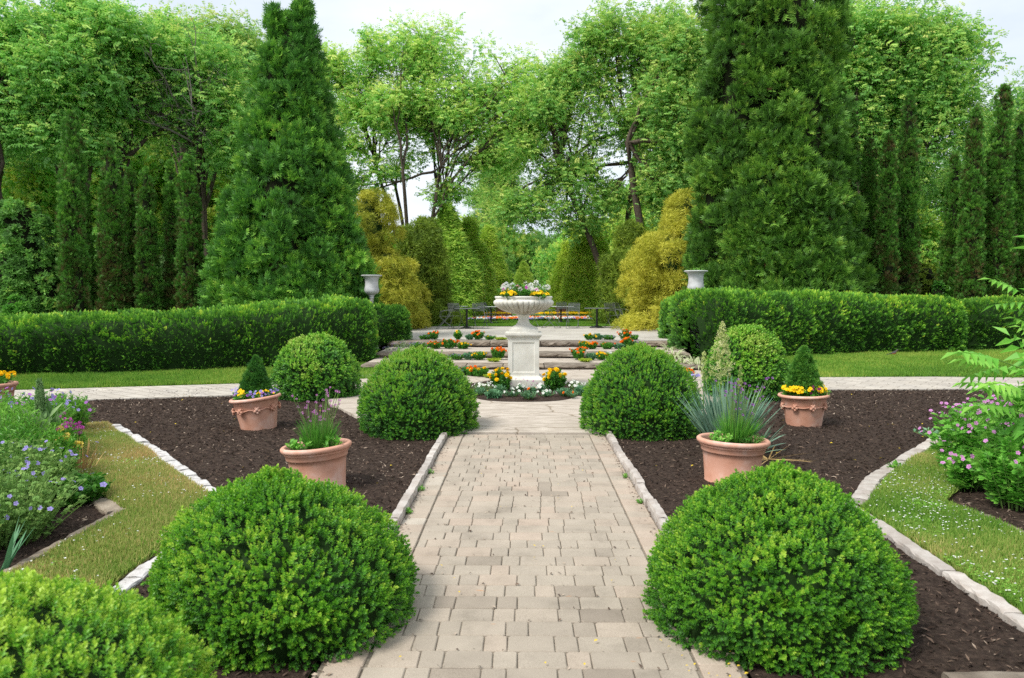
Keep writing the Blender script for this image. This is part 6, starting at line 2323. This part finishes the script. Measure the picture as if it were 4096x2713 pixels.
for i, (px, Y, r, h, k, lab) in enumerate(bed):
    loc = at_px(px, Y, FLZ + .02)
    s = 1000 + i
    if k == 'Y':
        leafy_plant('marigold_plant', lab, 'marigold', loc, r, h * .9, 34, 11, .055, T_CL, 'leafy', s, tint0=.33, group=gb, bl=[('pom', 'yellow', 19, .042, .05)])
    elif k == 'W':
        leafy_plant('bedding_plant', lab, 'bedding plant', loc, r, h * .9, 30, 9, .05, LEAF_LANCE, 'pale', s, tint0=.45, group=gb, bl=[('pansy', 'white', 22, .024, .035)])
    elif k == 'w':
        leafy_plant('bedding_plant', lab, 'bedding plant', loc, r, h * .85, 20, 9, .055, LEAF_LANCE, 'irisleaf', s, tint0=.65, group=gb, bl=[('pansy', 'white', 7, .028, .02)])
    elif k == 'o':
        leafy_plant('bedding_plant', lab, 'bedding plant', loc, r, h * .85, 20, 9, .05, LEAF_LANCE, 'irisleaf', s, tint0=.65, group=gb, bl=[('pom', 'orange', 3, .022, .02)])
    elif k == 'm':
        leafy_plant('bedding_plant', lab, 'bedding plant', loc, r * 2.0, h, 9, 1, .02, LEAF_LANCE, 'irisleaf', s, tint0=.65, group=gb, bl=[('ball', 'magenta', 9, .013, .01)], stem_r=.0015, zvar=.25)
    else:
        leafy_plant('bedding_plant', lab, 'bedding plant', loc, r, h, 24, 9, .06, LEAF_LANCE if k == 'g' else T_CL, 'irisleaf', s, tint0=.65, group=gb, bl=[('disc', 'yellow', 3, .012, .02)] if k == 'G' else ())

# ---- planting in the big urn
ub = RIM_Z - .07
leafy_plant('geranium_plant', 'white pink-tinged geraniums filling the rim of the central urn', 'geranium', (UX, UY, ub), .44, .31, 130, 6, .055, T_CL, 'leafy', 1101, tint0=.42, upright=.4, zvar=.45, lo=.3,
            bl=[('ball', 'white', 46, .058, .04), ('ball', 'pink', 16, .034, .04), ('disc', 'magenta', 8, .03, .04)], spread=1.1)
for lab, dx in (('yellow pansies at the left of the central urn rim', -.235), ('yellow pansies at the right of the central urn rim', .245)):
    leafy_plant('pansy_plant', lab, 'pansy', (UX + dx, UY - .33, ub + .02), .15, .15, 30, 5, .035, T_CL, 'leafy', 1102 + int(dx * 10), tint0=.45, bl=[('pansy', 'yellow', 34, .032, .02)], group='yellow pansies in the urn')
leafy_plant('petunia_plant', 'purple petunias in the small distant urn', 'petunia', (rimF[0], 34, rimF[2] - .05), .42, .36, 40, 8, .07, T_CL, 'leafy', 1105, tint0=.4, bl=[('disc', 'plum', 26, .085, .05), ('disc', 'purple', 24, .085, .05)], spread=1.15)
leafy_plant('urn_plant', 'bright green trailing leaves in the right campana urn', 'plant', (rimR[0], 20.6, rimR[2] - .06), .24, .13, 14, 5, .06, LEAF_OVAL, 'leafy', 1106, tint0=.7)


def spruce(label, loc, r, h, seed, t0=.45, mat='spruce'):
    lump_conifer('dwarf_spruce', label, 'dwarf conifer', loc, [(0, 0, 0, h, r * .92, .02, .75), (.18 * r, -.1 * r, 0, h * .72, r * .7, .02, .7), (-.3 * r, -.25 * r, 0, h * .55, r * .62, .02, .7)], .045 * r / .2, 620, 16, T_SPR, .028 * max(r / .2, .8), mat, seed, t0, 'dwarf conical spruces in pots', up=.35, stretch=1.0, hull=.75, spread=.9)


spruce('dwarf conical spruce rising from the centre of the large stone urn', (UX, UY + .05, ub), .23, .62, 1110, .6, 'spruce2')


def pot_top(key, R_, H, tilt_y, frac=.9):
    x, y, z = POTS[key]
    hh = H * frac
    return (x + math.sin(tilt_y) * hh, y, z + hh * math.cos(tilt_y))


tl = pot_top('fl', .302, .415, R(-6.5))
spruce('dwarf spruce with a lumpy double outline in the left swagged pot', (tl[0], tl[1] + .03, tl[2]), .20, .50, 1111, .32)
tr = pot_top('fr', .306, .41, R(-1.5))
spruce('neat pointed dwarf spruce in the right swagged pot', (tr[0] + .0, tr[1] + .03, tr[2]), .22, .60, 1112, .55)


def rim_flowers(label, name, cat, c, r, seed, kinds, h=.1, arc=(0, 2 * PI), nst=60, leaf=T_CL, lt=.45, ls=.03):
    """flowers in a ring inside a pot rim, leaving the middle free"""
    rg = np.random.default_rng(seed)
    root = thing(name, label, cat, c)
    ac = Acc()
    a = arc[0] + (arc[1] - arc[0]) * rg.random(nst)
    q = r * (.72 + .30 * rg.random(nst))
    b = np.c_[q * np.cos(a), q * np.sin(a), np.zeros(nst)]
    hh = h * (.55 + .5 * rg.random(nst))
    m = 5
    pp = np.repeat(b, m, 0) + rg.normal(size=(nst * m, 3)) * np.array([.02, .02, 0])
    pp[:, 2] = np.repeat(hh, m) * rg.random(nst * m)
    d = rand_unit(rg, nst * m); d[:, 2] = np.abs(d[:, 2]) + .3
    scatter(ac, leaf, pp, frames(norm(d), rg), ls * (.7 + .6 * rg.random(nst * m)), lt + .2 * rg.normal(size=nst * m), 0)
    ac.build('foliage', [M['leafy'], M['stem']], root)
    for kind, mat, cnt, size, (a0, a1) in kinds:
        for c_ in range(cnt):
            an = a0 + (a1 - a0) * rg.random()
            qq = r * rg.uniform(.74, 1.06)
            p = (qq * math.cos(an), qq * math.sin(an), h * rg.uniform(.6, 1.25))
            blossom(root, kind, mat, p, (math.cos(an) * .5 + rg.normal() * .3, math.sin(an) * .5 - .4, .7), size * rg.uniform(.8, 1.15))
    return root


rim_flowers('blue and yellow violas round the rim of the leaning left swagged pot', 'viola_plant', 'viola', (tl[0], tl[1], tl[2]), .25, 1121,
            [('pansy', 'yellow', 12, .021, (R(225), R(265))), ('pansy', 'violet', 14, .019, (R(160), R(222))), ('pansy', 'violet', 24, .019, (R(262), R(395))), ('pansy', 'yellow', 7, .017, (R(290), R(345))), ('pansy', 'purple', 12, .017, (R(180), R(360)))], .11)
rim_flowers('bright yellow violas round the rim of the right swagged pot', 'viola_plant', 'viola', (tr[0], tr[1], tr[2]), .25, 1122,
            [('pansy', 'yellow', 52, .024, (R(170), R(275))), ('pansy', 'yellow', 24, .022, (R(295), R(375))), ('pansy', 'plum', 6, .017, (R(270), R(300)))], .12)
te = pot_top('ed', .30, .42, R(-2))
leafy_plant('marigold_plant', 'yellow marigolds in the terracotta pot at the left picture edge', 'marigold', te, .30, .20, 60, 7, .04, T_CL, 'leafy', 1123, tint0=.35, bl=[('pom', 'yellow', 44, .036, .03)])


def grassy_pot(label, name, cat, c, r, h, seed, bl, n=330, sub=(), lean=0.0, hv=.5):
    rg = np.random.default_rng(seed)
    root = thing(name, label, cat, c)
    ac = Acc()
    a = rg.random(n) * 2 * PI
    q = r * .35 * np.sqrt(rg.random(n))
    b = np.c_[q * np.cos(a), q * np.sin(a), np.zeros(n)]
    L = h * (1 - hv * rg.random(n))
    out = .75 * rg.random(n) ** 1.2
    tops = []
    for k in range(n):
        d = np.array([math.cos(a[k]) * out[k] + lean, math.sin(a[k]) * out[k], 1.0])
        d /= np.linalg.norm(d)
        p2 = b[k] + d * L[k]
        p2[2] -= .10 * L[k] * out[k]
        pm = (b[k] + p2) / 2 + np.array([0, 0, .06 * L[k]])
        s_ = np.cross(d, rand_unit(rg, 1)[0]); s_ /= np.linalg.norm(s_) + 1e-9
        w = .0028
        ac.add([b[k] - s_ * w, b[k] + s_ * w, pm + s_ * w, pm - s_ * w, p2 + s_ * w * .25, p2 - s_ * w * .25], [(0, 1, 2, 3), (3, 2, 4, 5)], np.clip(.45 + .2 * rg.normal(), 0, 1))
    ac.build('foliage', [M['leafy']], root)
    for kind, mat, cnt, size, hmin, hmax in bl:
        st = Acc()
        for c_ in range(cnt):
            an = rg.random() * 2 * PI
            o = rg.random() ** .7 * .62
            hh = h * rg.uniform(hmin, hmax)
            p2 = np.array([math.cos(an) * o * hh * .8 + lean * hh, math.sin(an) * o * hh * .8, hh])
            b0 = np.array([math.cos(an), math.sin(an), 0]) * r * .2
            tube(st, bez(b0, (b0 + p2) / 2 + np.array([0, 0, .05]), p2, 5), .0022, 4, .5)
            blossom(root, kind, mat, p2, (rg.normal() * .3, -.35, 1), size * rg.uniform(.75, 1.2))
        st.build('flower_stems', M['stem'], root)
    return root


nl = pot_top('nl', .292, .395, R(-4.5), .90)
nr = pot_top('nr', .308, .405, R(2.0), .90)
grassy_pot('fine grassy plant with magenta-purple heads in the left ringed pot', 'verbena_plant', 'potted flower', (nl[0] + .02, nl[1], nl[2]), .27, .30, 1131, [('ball', 'mallow', 36, .013, .8, 1.7)], lean=.02)
leafy_plant('pot_greenery', 'light green leaf clumps at the rim of the left ringed pot', 'plant', (nl[0] - .13, nl[1] - .10, nl[2]), .12, .10, 22, 4, .055, LEAF_OVAL, 'elder', 1132, tint0=.55)
leafy_plant('pot_greenery', 'second light green leaf clump at the right rim of the left ringed pot', 'plant', (nl[0] + .14, nl[1] - .07, nl[2] + .01), .13, .10, 24, 4, .055, LEAF_OVAL, 'elder', 1133, tint0=.45)
grassy_pot('fine grassy plant with purple heads in the right ringed pot', 'verbena_plant', 'potted flower', (nr[0] + .03, nr[1], nr[2]), .28, .30, 1134, [('ball', 'purple', 36, .013, .8, 1.9)], lean=.06)
leafy_plant('pot_greenery', 'pale leaf clump at the left rim of the right ringed pot', 'plant', (nr[0] - .15, nr[1] - .10, nr[2]), .13, .11, 22, 4, .055, LEAF_OVAL, 'elder', 1135, tint0=.6)
leafy_plant('pot_greenery', 'dark leaf clump at the right rim of the right ringed pot', 'plant', (nr[0] + .12, nr[1] - .12, nr[2]), .12, .11, 30, 5, .05, LEAF_LANCE, 'leafy', 1136, tint0=.3)


# ---- blade plants
def blades(name, label, cat, loc, n, L, W, mat, seed, out=.9, tint0=.5, group=None, curve=.35, r=.05, stripe=False, minlean=.0, zl=1.0):
    rg = np.random.default_rng(seed)
    root = thing(name, label, cat, loc, group=group)
    ac = Acc()
    for k in range(n):
        a = rg.random() * 2 * PI
        o = minlean + (out - minlean) * rg.random() ** .8
        l = L * rg.uniform(.6, 1.0)
        b = np.array([math.cos(a), math.sin(a), 0]) * r * rg.random()
        d = np.array([math.cos(a) * math.sin(o), math.sin(a) * math.sin(o), math.cos(o) * zl])
        s_ = np.array([-math.sin(a), math.cos(a), 0]) + .35 * rand_unit(rg, 1)[0]
        s_ -= s_.dot(d) * d; s_ /= np.linalg.norm(s_)
        nrm_ = np.cross(s_, d)
        m = 6
        t = np.linspace(0, 1, m)
        c = b + np.outer(t * l, d) - np.outer((t ** 2.2) * l * curve * math.sin(o), np.array([0, 0, 1.]))
        w = W * np.array([.75, 1, 1, .85, .55, .06]) / 2
        tone = np.clip(tint0 + .16 * rg.normal(), 0, 1)
        if not stripe:
            V = np.concatenate([c - s_ * w[:, None] + nrm_ * .12 * w[:, None], c - nrm_ * .18 * w[:, None], c + s_ * w[:, None] + nrm_ * .12 * w[:, None]])
            F = [(i, i + 1, m + i + 1, m + i) for i in range(m - 1)] + [(m + i, m + i + 1, 2 * m + i + 1, 2 * m + i) for i in range(m - 1)]
            ac.add(V, F, tone, 0, True)
        else:
            for (f0, f1, tn) in ((-1, -.45, .95), (-.45, .45, .1), (.45, 1, .9)):
                V = np.concatenate([c + s_ * w[:, None] * f0, c + s_ * w[:, None] * f1])
                ac.add(V, [(i, i + 1, m + i + 1, m + i) for i in range(m - 1)], tn)
    ac.build('foliage', M[mat], root)
    return root


yc = D(727, 420, 7.75)
yroot = blades('yucca_plant', 'big clump of blue-green sword leaves behind the right ringed pot', 'yucca', (yc[0], 7.75, .0), 330, .82, .026, 'blue', 1141, out=.70, tint0=.66, curve=.15, r=.12)
blades('yucca_plant', 'smaller fan of paler sword leaves leaning right over the mulch', 'yucca', (yc[0] + .22, 7.70, .0), 30, .52, .028, 'blue', 1142, out=1.1, tint0=.72, curve=.2, r=.1, minlean=.3)
blades('dry_leaves', 'dried tan leaves lying on the mulch right of the ringed pot', 'dead leaves', (yc[0] + .30, 7.35, .03), 16, .48, .012, 'tan', 1143, out=1.5, tint0=.6, curve=.05, r=.05, minlean=1.35)


def bell_spike(label, loc, h, z0, w, seed, n, sway=0.0, bell=.030, tint0=.55, taper=.75):
    rg = np.random.default_rng(seed)
    root = thing('flower_spike', label, 'flower spike', loc)
    st = Acc()
    tube(st, bez((0, 0, 0), (sway * .3, 0, h * .5), (sway, 0, h), 8), np.linspace(.010, .003, 8), 6, .4)
    fa_ = Acc()
    t = rg.random(n) ** .85
    z = z0 + (h - z0) * t
    rad = w * (1 - t) ** taper * (.25 + .75 * rg.random(n)) * np.clip(t * 6 + .45, 0, 1)
    a = rg.random(n) * 2 * PI
    pos = np.c_[sway * (z / h) ** 2 + rad * np.cos(a), rad * np.sin(a), z + rad * .5]
    for k in range(0, n, 7):
        tube(st, [(sway * (z[k] / h) ** 2, 0, z[k] - rad[k] * .1), tuple(pos[k])], .002, 3, .6)
    st.build('stalk', M['stem'], root)
    ax = np.c_[np.cos(a) * .6, np.sin(a) * .6, -.5 + .8 * t] + .4 * rand_unit(rg, n)
    scatter(fa_, t_cluster(4, 1, .6, 5), pos, frames(norm(ax), rg), bell * (.7 + .5 * rg.random(n)) * (1 - .35 * t), tint0 + .2 * rg.normal(size=n), 0)
    fa_.build('bells', M['cream'], root)
    return root


p = D(720.5, 400, 7.9)
bell_spike('tall cream yucca flower plume rising over the blue-green sword leaves', (p[0], 7.9, .0), 1.33, .70, .16, 1151, 330, .01)
p = D(740, 400, 7.8)
bell_spike('thin brownish flower spike right of the tall cream plume', (p[0], 7.8, .0), .90, .62, .025, 1152, 60, .0, .022, .25, .3)
p = D(703.5, 400, 7.9)
bell_spike('short sparse cream spike left of the tall plume', (p[0], 7.9, .0), 1.02, .72, .045, 1153, 46, .0, .028, .45, .4)

gv = 'striped arching tufts at the right end of the steps'
for i, (px, py, Y, z, lab) in enumerate([(670, 344, 19.0, .2, 'cream-striped arching tuft highest up beside the top step'), (675, 353, 17.9, .15, 'cream-striped arching tuft beside the middle step end'), (683, 360, 16.6, .08, 'cream-striped arching tuft beside the lowest step end'), (694, 358, 16.9, .08, 'broadest cream-striped tuft below the right hedge corner'), (700, 366, 16.2, .06, 'lowest cream-striped tuft at the lawn edge by the right hedge')]):
    blades('striped_plant', lab, 'striped plant', at_px(px, Y, z), 26, .55, .045, 'variegated', 1160 + i, out=1.15, group=gv, curve=.75, stripe=True, minlean=.45, r=.06)

# ---- far flower bed on the terrace
fb_ = Acc()
rg = np.random.default_rng(12)
x0, x1 = D(420, 300, 36)[0], D(645, 300, 36)[0]
grid(fb_, x0 - .2, x1 + .2, 34.6, 37.8, .4, lambda p: .44 + 0 * p[:, 0], .5, 0)
pa_ = Acc()
b_pansy(pa_)
tmp = Tmpl()
tmp.V, tmp.F, tmp.T = list(np.concatenate(pa_.V)), [tuple(f) for f in np.concatenate(pa_.F)], list(np.concatenate(pa_.T))
n = 5200
X = x0 + (x1 - x0) * rg.random(n)
Yv = 34.7 + 3.0 * rg.random(n)
green = t_cluster(5)
scatter(fb_, green, np.c_[X, Yv, .46 + .06 * rg.random(n)], frames(np.array([[0, 0, 1.]]) + .4 * rand_unit(rg, n), rg), .10, .4 + .2 * rg.normal(size=n), 1)
n = 3600
X = x0 + (x1 - x0) * rg.random(n)
Yv = 34.7 + 3.0 * rg.random(n)
clus = vnoise(np.c_[X, Yv], 1.6, 4)
row = (Yv - 34.7) / 3.0
which = np.where(row + .12 * rg.normal(size=n) < .02, 3, np.where(row > .78, 4, np.where(clus + .25 * rg.normal(size=n) > .5, 2, 5)))
keep = np.ones(n, bool)
keep &= ~((row > .78) & (np.abs(X - D(524, 300, 37)[0]) > 3.3))
for w_ in (2, 3, 4, 5):
    k_ = (which == w_) & keep
    m = k_.sum()
    scatter(fb_, tmp, np.c_[X[k_], Yv[k_], .55 + .06 * rg.random(m) + .18 * (w_ == 4)], frames(np.array([[0, -.6, .8]]) + .4 * rand_unit(rg, m), rg), .036 + .02 * rg.random(m), .1 * rg.normal(size=m), w_)
tag(fb_.build('flower_bed_planting', [M['mulch'], M['leafy'], M['orange'], M['violet'], M['yellow'], M['white']]), 'distant bed of orange, white, yellow and violet bedding flowers across the terrace lawn', 'flower bed', kind='stuff')

# =================================================================== LEFT BORDER
gl = 'perennials in the left border'
R_LOB = t_lobed(5)
leafy_plant('geranium_mound', 'sprawling grey-green geranium mound with blue-violet flowers nearest the kerb corner', 'geranium', (-3.38, 4.86, 0), .52, .50, 260, 9, .036, R_LOB, 'olivegeranium', 1201, group=gl, tint0=.45, upright=.5, bl=[('disc', 'violet', 46, .016, .08)])
leafy_plant('geranium_mound', 'geranium mound at the left edge with pale violet flowers', 'geranium', (-3.55, 4.45, 0), .42, .38, 190, 9, .036, R_LOB, 'olivegeranium', 1202, group=gl, tint0=.35, bl=[('disc', 'violet', 30, .016, .08)])
leafy_plant('geranium_mound', 'geranium mound behind the front one with scattered bright violet flowers', 'geranium', (-3.74, 5.55, 0), .44, .58, 210, 9, .038, R_LOB, 'olivegeranium', 1203, group=gl, tint0=.5, bl=[('disc', 'violet', 42, .016, .10)])
leafy_plant('geranium_mound', 'low green geranium spilling over the flat edging slab', 'geranium', (-3.42, 5.75, 0), .26, .26, 80, 7, .06, R_LOB, 'leafy', 1204, group=gl, tint0=.35, bl=[('disc', 'violet', 6, .024, .03)])
blades('iris_plant', 'fan of stiff iris blades at the lower left edge of the border', 'iris', (-3.02, 4.28, 0), 16, .36, .035, 'irisleaf', 1205, out=.8, tint0=.6, curve=.1, r=.05)
tall = [(-4.15, 6.0, .70, .30, .35, 'dark leafy perennial behind the middle geranium mound'),
        (-4.45, 6.5, .74, .32, .62, 'tall light green lance-leaved perennial in the middle of the left border'),
        (-4.95, 6.7, .72, .34, .75, 'yellow-green leafy perennial at the left edge of the border'),
        (-4.75, 7.4, .66, .32, .55, 'mid green perennial left of the pale mullein'),
        (-5.3, 7.7, .64, .34, .70, 'fresh green perennial at the far left of the border'),
        (-3.95, 6.35, .46, .20, .5, 'slender green plant at the lawn side of the border'),
        (-4.35, 7.1, .44, .22, .6, 'short lance-leaved perennial just below the mullein'),
        (-5.2, 8.6, .52, .30, .6, 'leafy clump behind the mullein near the ring path'),
        (-4.6, 5.55, .60, .34, .5, 'broad green perennial cut by the left edge behind the geraniums'),
        (-5.7, 8.6, .50, .34, .6, 'leafy clump under the marigold pot at the left edge')]
for i, (x, y, h, r, t0, lab) in enumerate(tall):
    leafy_plant('leafy_perennial', lab, 'perennial', (x, y, 0), r, h, 75, 26, .075, LEAF_LANCE, 'leafy', 1210 + i, group=gl, tint0=t0 + .1, upright=.5, stem_r=.004)
leafy_plant('geranium_mound', 'haze of small violet flowers on thin stems at the top left of the border', 'geranium', (-5.35, 8.15, 0), .50, .66, 70, 12, .05, R_LOB, 'leafy', 1230, group=gl, tint0=.6, bl=[('disc', 'violet', 70, .022, .10), ('disc', 'purple', 26, .020, .10)])
# mullein
mx_ = D(40, 400, 7.25)[0]
mroot = leafy_plant('mullein_plant', 'pale woolly mullein spike with broad felted leaves', 'mullein', (mx_, 7.25, 0), .13, .56, 16, 5, .26, one_leaf(1, .32, .08, .1, .4), 'pale', 1240, group=gl, tint0=.5, upright=1.1, lo=.1, stems=False)
a = Acc()
tube(a, [(0, 0, 0), (0, 0, .45), (.004, 0, .66), (.006, 0, .78)], [.02, .026, .030, .012], 9, .5)
rg = np.random.default_rng(3)
n = 420
z = .38 + .42 * rg.random(n); an = rg.random(n) * 2 * PI
rr_ = np.interp(z, [.38, .6, .8], [.030, .034, .008])
scatter(a, T_CL, np.c_[rr_ * np.cos(an), rr_ * np.sin(an), z], frames(np.c_[np.cos(an), np.sin(an), np.full(n, .7)], rg), .022, .35 + .2 * rg.normal(size=n), 0)
a.build('flower_spike', M['pale'], mroot)
mx_ = D(69, 400, 7.1)[0]
leafy_plant('rocket_plant', 'magenta flowered stems at the corner of the dry lawn', 'perennial', (mx_, 7.1, 0), .12, .50, 12, 7, .07, LEAF_LANCE, 'leafy', 1241, group=gl, tint0=.55, bl=[('ball', 'magenta', 46, .018, .035)])
mx_ = D(57, 400, 6.5)[0]
leafy_plant('yarrow_plant', 'yarrow with flat greenish-yellow flower heads left of the dry lawn', 'perennial', (mx_, 6.5, 0), .17, .48, 16, 6, .07, LEAF_BLADE, 'pale', 1242, group=gl, tint0=.3, bl=[('ball', 'limeflower', 14, .035, .02)])
blades('grassy_tuft', 'thin yellowing tuft at the edge of the dry lawn below the magenta flowers', 'grass tuft', (-3.95, 6.7, 0), 60, .38, .012, 'tan', 1243, out=.6, tint0=.5, r=.10, group=gl)
leafy_plant('leafy_perennial', 'plant with brown withered leaves among the left geraniums', 'perennial', (-4.0, 5.3, 0), .16, .42, 14, 8, .10, LEAF_LANCE, 'tan', 1244, group=gl, tint0=.2, upright=.1)

# =================================================================== RIGHT BORDER
gr_ = 'mallows in the right border'
mal = [(3.70, 5.75, .62, .30, 'front mallow with lobed leaves and few pink flowers above the weathered kerb'),
       (4.10, 6.15, .82, .42, 'bushy mallow at the right edge covered in mauve-pink flowers'),
       (3.95, 6.85, .70, .34, 'mallow behind the front one, flowers reaching toward the clover lawn'),
       (4.55, 6.9, .90, .42, 'tallest mallow below the pinnate shrub'),
       (3.62, 6.25, .42, .22, 'low mallow sprawling onto the dry grass with tiny mauve flowers'),
       (4.75, 7.9, .62, .36, 'mallow nearest the far end of the right kerb'),
       (4.2, 5.5, .70, .36, 'mallow cut off by the right picture edge')]
for i, (x, y, h, r, lab) in enumerate(mal):
    leafy_plant('mallow_plant', lab, 'mallow', (x, y, 0), r, h, 48 if r > .25 else 22, 13, .075, R_LOB, 'elder', 1300 + i, group=gr_, tint0=.50, upright=.35, stem_r=.004,
                bl=[('disc', 'mallow', {0: 12, 1: 70, 2: 50, 3: 70, 4: 20, 5: 40, 6: 30}[i], .018, .09)])
leafy_plant('ground_cover', 'blue-green leafy ground cover spilling over the far end of the right kerb', 'ground cover', (D(962, 430, 8.2)[0], 8.35, 0), .42, .14, 60, 5, .07, LEAF_OVAL, 'irisleaf', 1310, tint0=.7)
leafy_plant('ground_cover', 'small leafy weed growing on the right curved kerb', 'weed', (*P(893, 473)[:2], 0.02), .09, .07, 14, 4, .05, LEAF_OVAL, 'leafy', 1311, tint0=.6)

# pinnate-leaved shrub reaching in from the right
def t_pinnate():
    t = Tmpl()
    for k in range(5):
        z = .18 + k * .17
        y = .22 * z * z
        for s in (-1, 1):
            t.leaf((0, y, z), (s * .95, .22, .28), (0, -.8, .4), .42 - .03 * abs(k - 1.5), .155, .05 * (k - 2), .14, .42, .38)
    t.leaf((0, .2, .98), (0, .5, .75), (0, -.7, .6), .42, .16, .12, .10, .45, .2)
    t.leaf((0, 0, 0), (0, .1, 1), (1, 0, 0), 1.0, .02, .1, 0)
    return t


T_PIN = t_pinnate()
ex, ey = 4.98, 6.1
er = thing('elder_shrub', 'fresh green shrub with drooping pinnate leaves reaching in from the right edge', 'shrub', (ex, ey, 0))
rg = np.random.default_rng(77)
wa = Acc()
PP, AX = [], []
tips = [(-1.35, -.45, .92), (-1.45, -.35, 1.12), (-1.30, -.3, .74), (-1.22, -.5, 1.02), (-1.10, -.6, 1.25), (-.95, -.4, 1.34), (-.92, -.3, .92), (-1.0, -.5, .78), (-1.1, .1, 1.0), (-.8, -.3, 1.52), (-.7, -.2, 1.74), (-.62, -.1, 1.98), (-.85, -.1, 2.1), (-.75, 0, 1.85), (-.55, .1, 2.25), (-.75, .2, 1.3), (-.5, -.5, 1.15), (-.4, -.3, 1.55), (-.3, .1, 1.85), (0, -.4, 1.5), (.2, -.3, 1.9), (.4, -.2, 1.4), (.6, .2, 1.7), (-.1, .4, 2.1), (-.5, .5, 1.2), (-1.05, -.2, .62), (-.9, -.5, .58), (-1.2, 0, .86), (-.7, -.5, .7), (-.95, .2, 1.62), (-.7, -.4, 1.42), (-.45, -.6, .9), (.5, -.6, 1.1), (-.7, -.7, .85), (-.3, -.8, 1.0), (0, -.7, 1.7), (-.85, -.65, 1.1), (-.6, -.6, 1.35)]
for tpt in tips:
    tpt = np.array(tpt)
    b0 = np.array([*(rg.normal(size=2) * .08), 0])
    mid = np.array([tpt[0] * .42, tpt[1] * .42, tpt[2] * .78])
    pts = bez(b0, mid, tpt, 10)
    tube(wa, pts, np.linspace(.016, .004, 10), 6, .5)
    for k in range(9):
        t = .45 + .5 * (k + rg.random()) / 9
        p_ = pts[int(t * 9)]
        d = norm(tpt - mid) + .9 * rand_unit(rg, 1)[0]
        d[2] = max(d[2], -.1)
        PP.append(p_); AX.append(norm(d))
    PP.append(tpt); AX.append(norm(tpt - mid + np.array([0, 0, .1])))
wa.build('branches', M['stem'], er)
ea = Acc()
PP, AX = np.array(PP), np.array(AX)
n = len(PP)
scatter(ea, T_PIN, PP, frames(AX, rg, (0, 0, -1)), .33 * (.7 + .45 * rg.random(n)), .60 + .15 * rg.normal(size=n), 0)
ea.build('foliage', M['elder'], er)

# small weeds along the kerbs of the path
rg = np.random.default_rng(5)
for i, (x, y, lab) in enumerate([(.885, 6.55, 'small weed at the inner foot of the right path kerb, halfway along'), (.885, 5.75, 'weed sprouting beside the right path kerb near the big boxwood'), (-.83, 6.7, 'tiny weed at the inner foot of the left path kerb'), (-.83, 5.45, 'weed beside the pale paver at the left path kerb'), (-.83, 6.1, 'weed between the kerb and pavers left, midway')]):
    leafy_plant('weed', lab, 'weed', (x, y, .02), .045, .05, 9, 3, .028, LEAF_OVAL, 'leafy', 1400 + i, tint0=.6, group='weeds along the path kerbs')
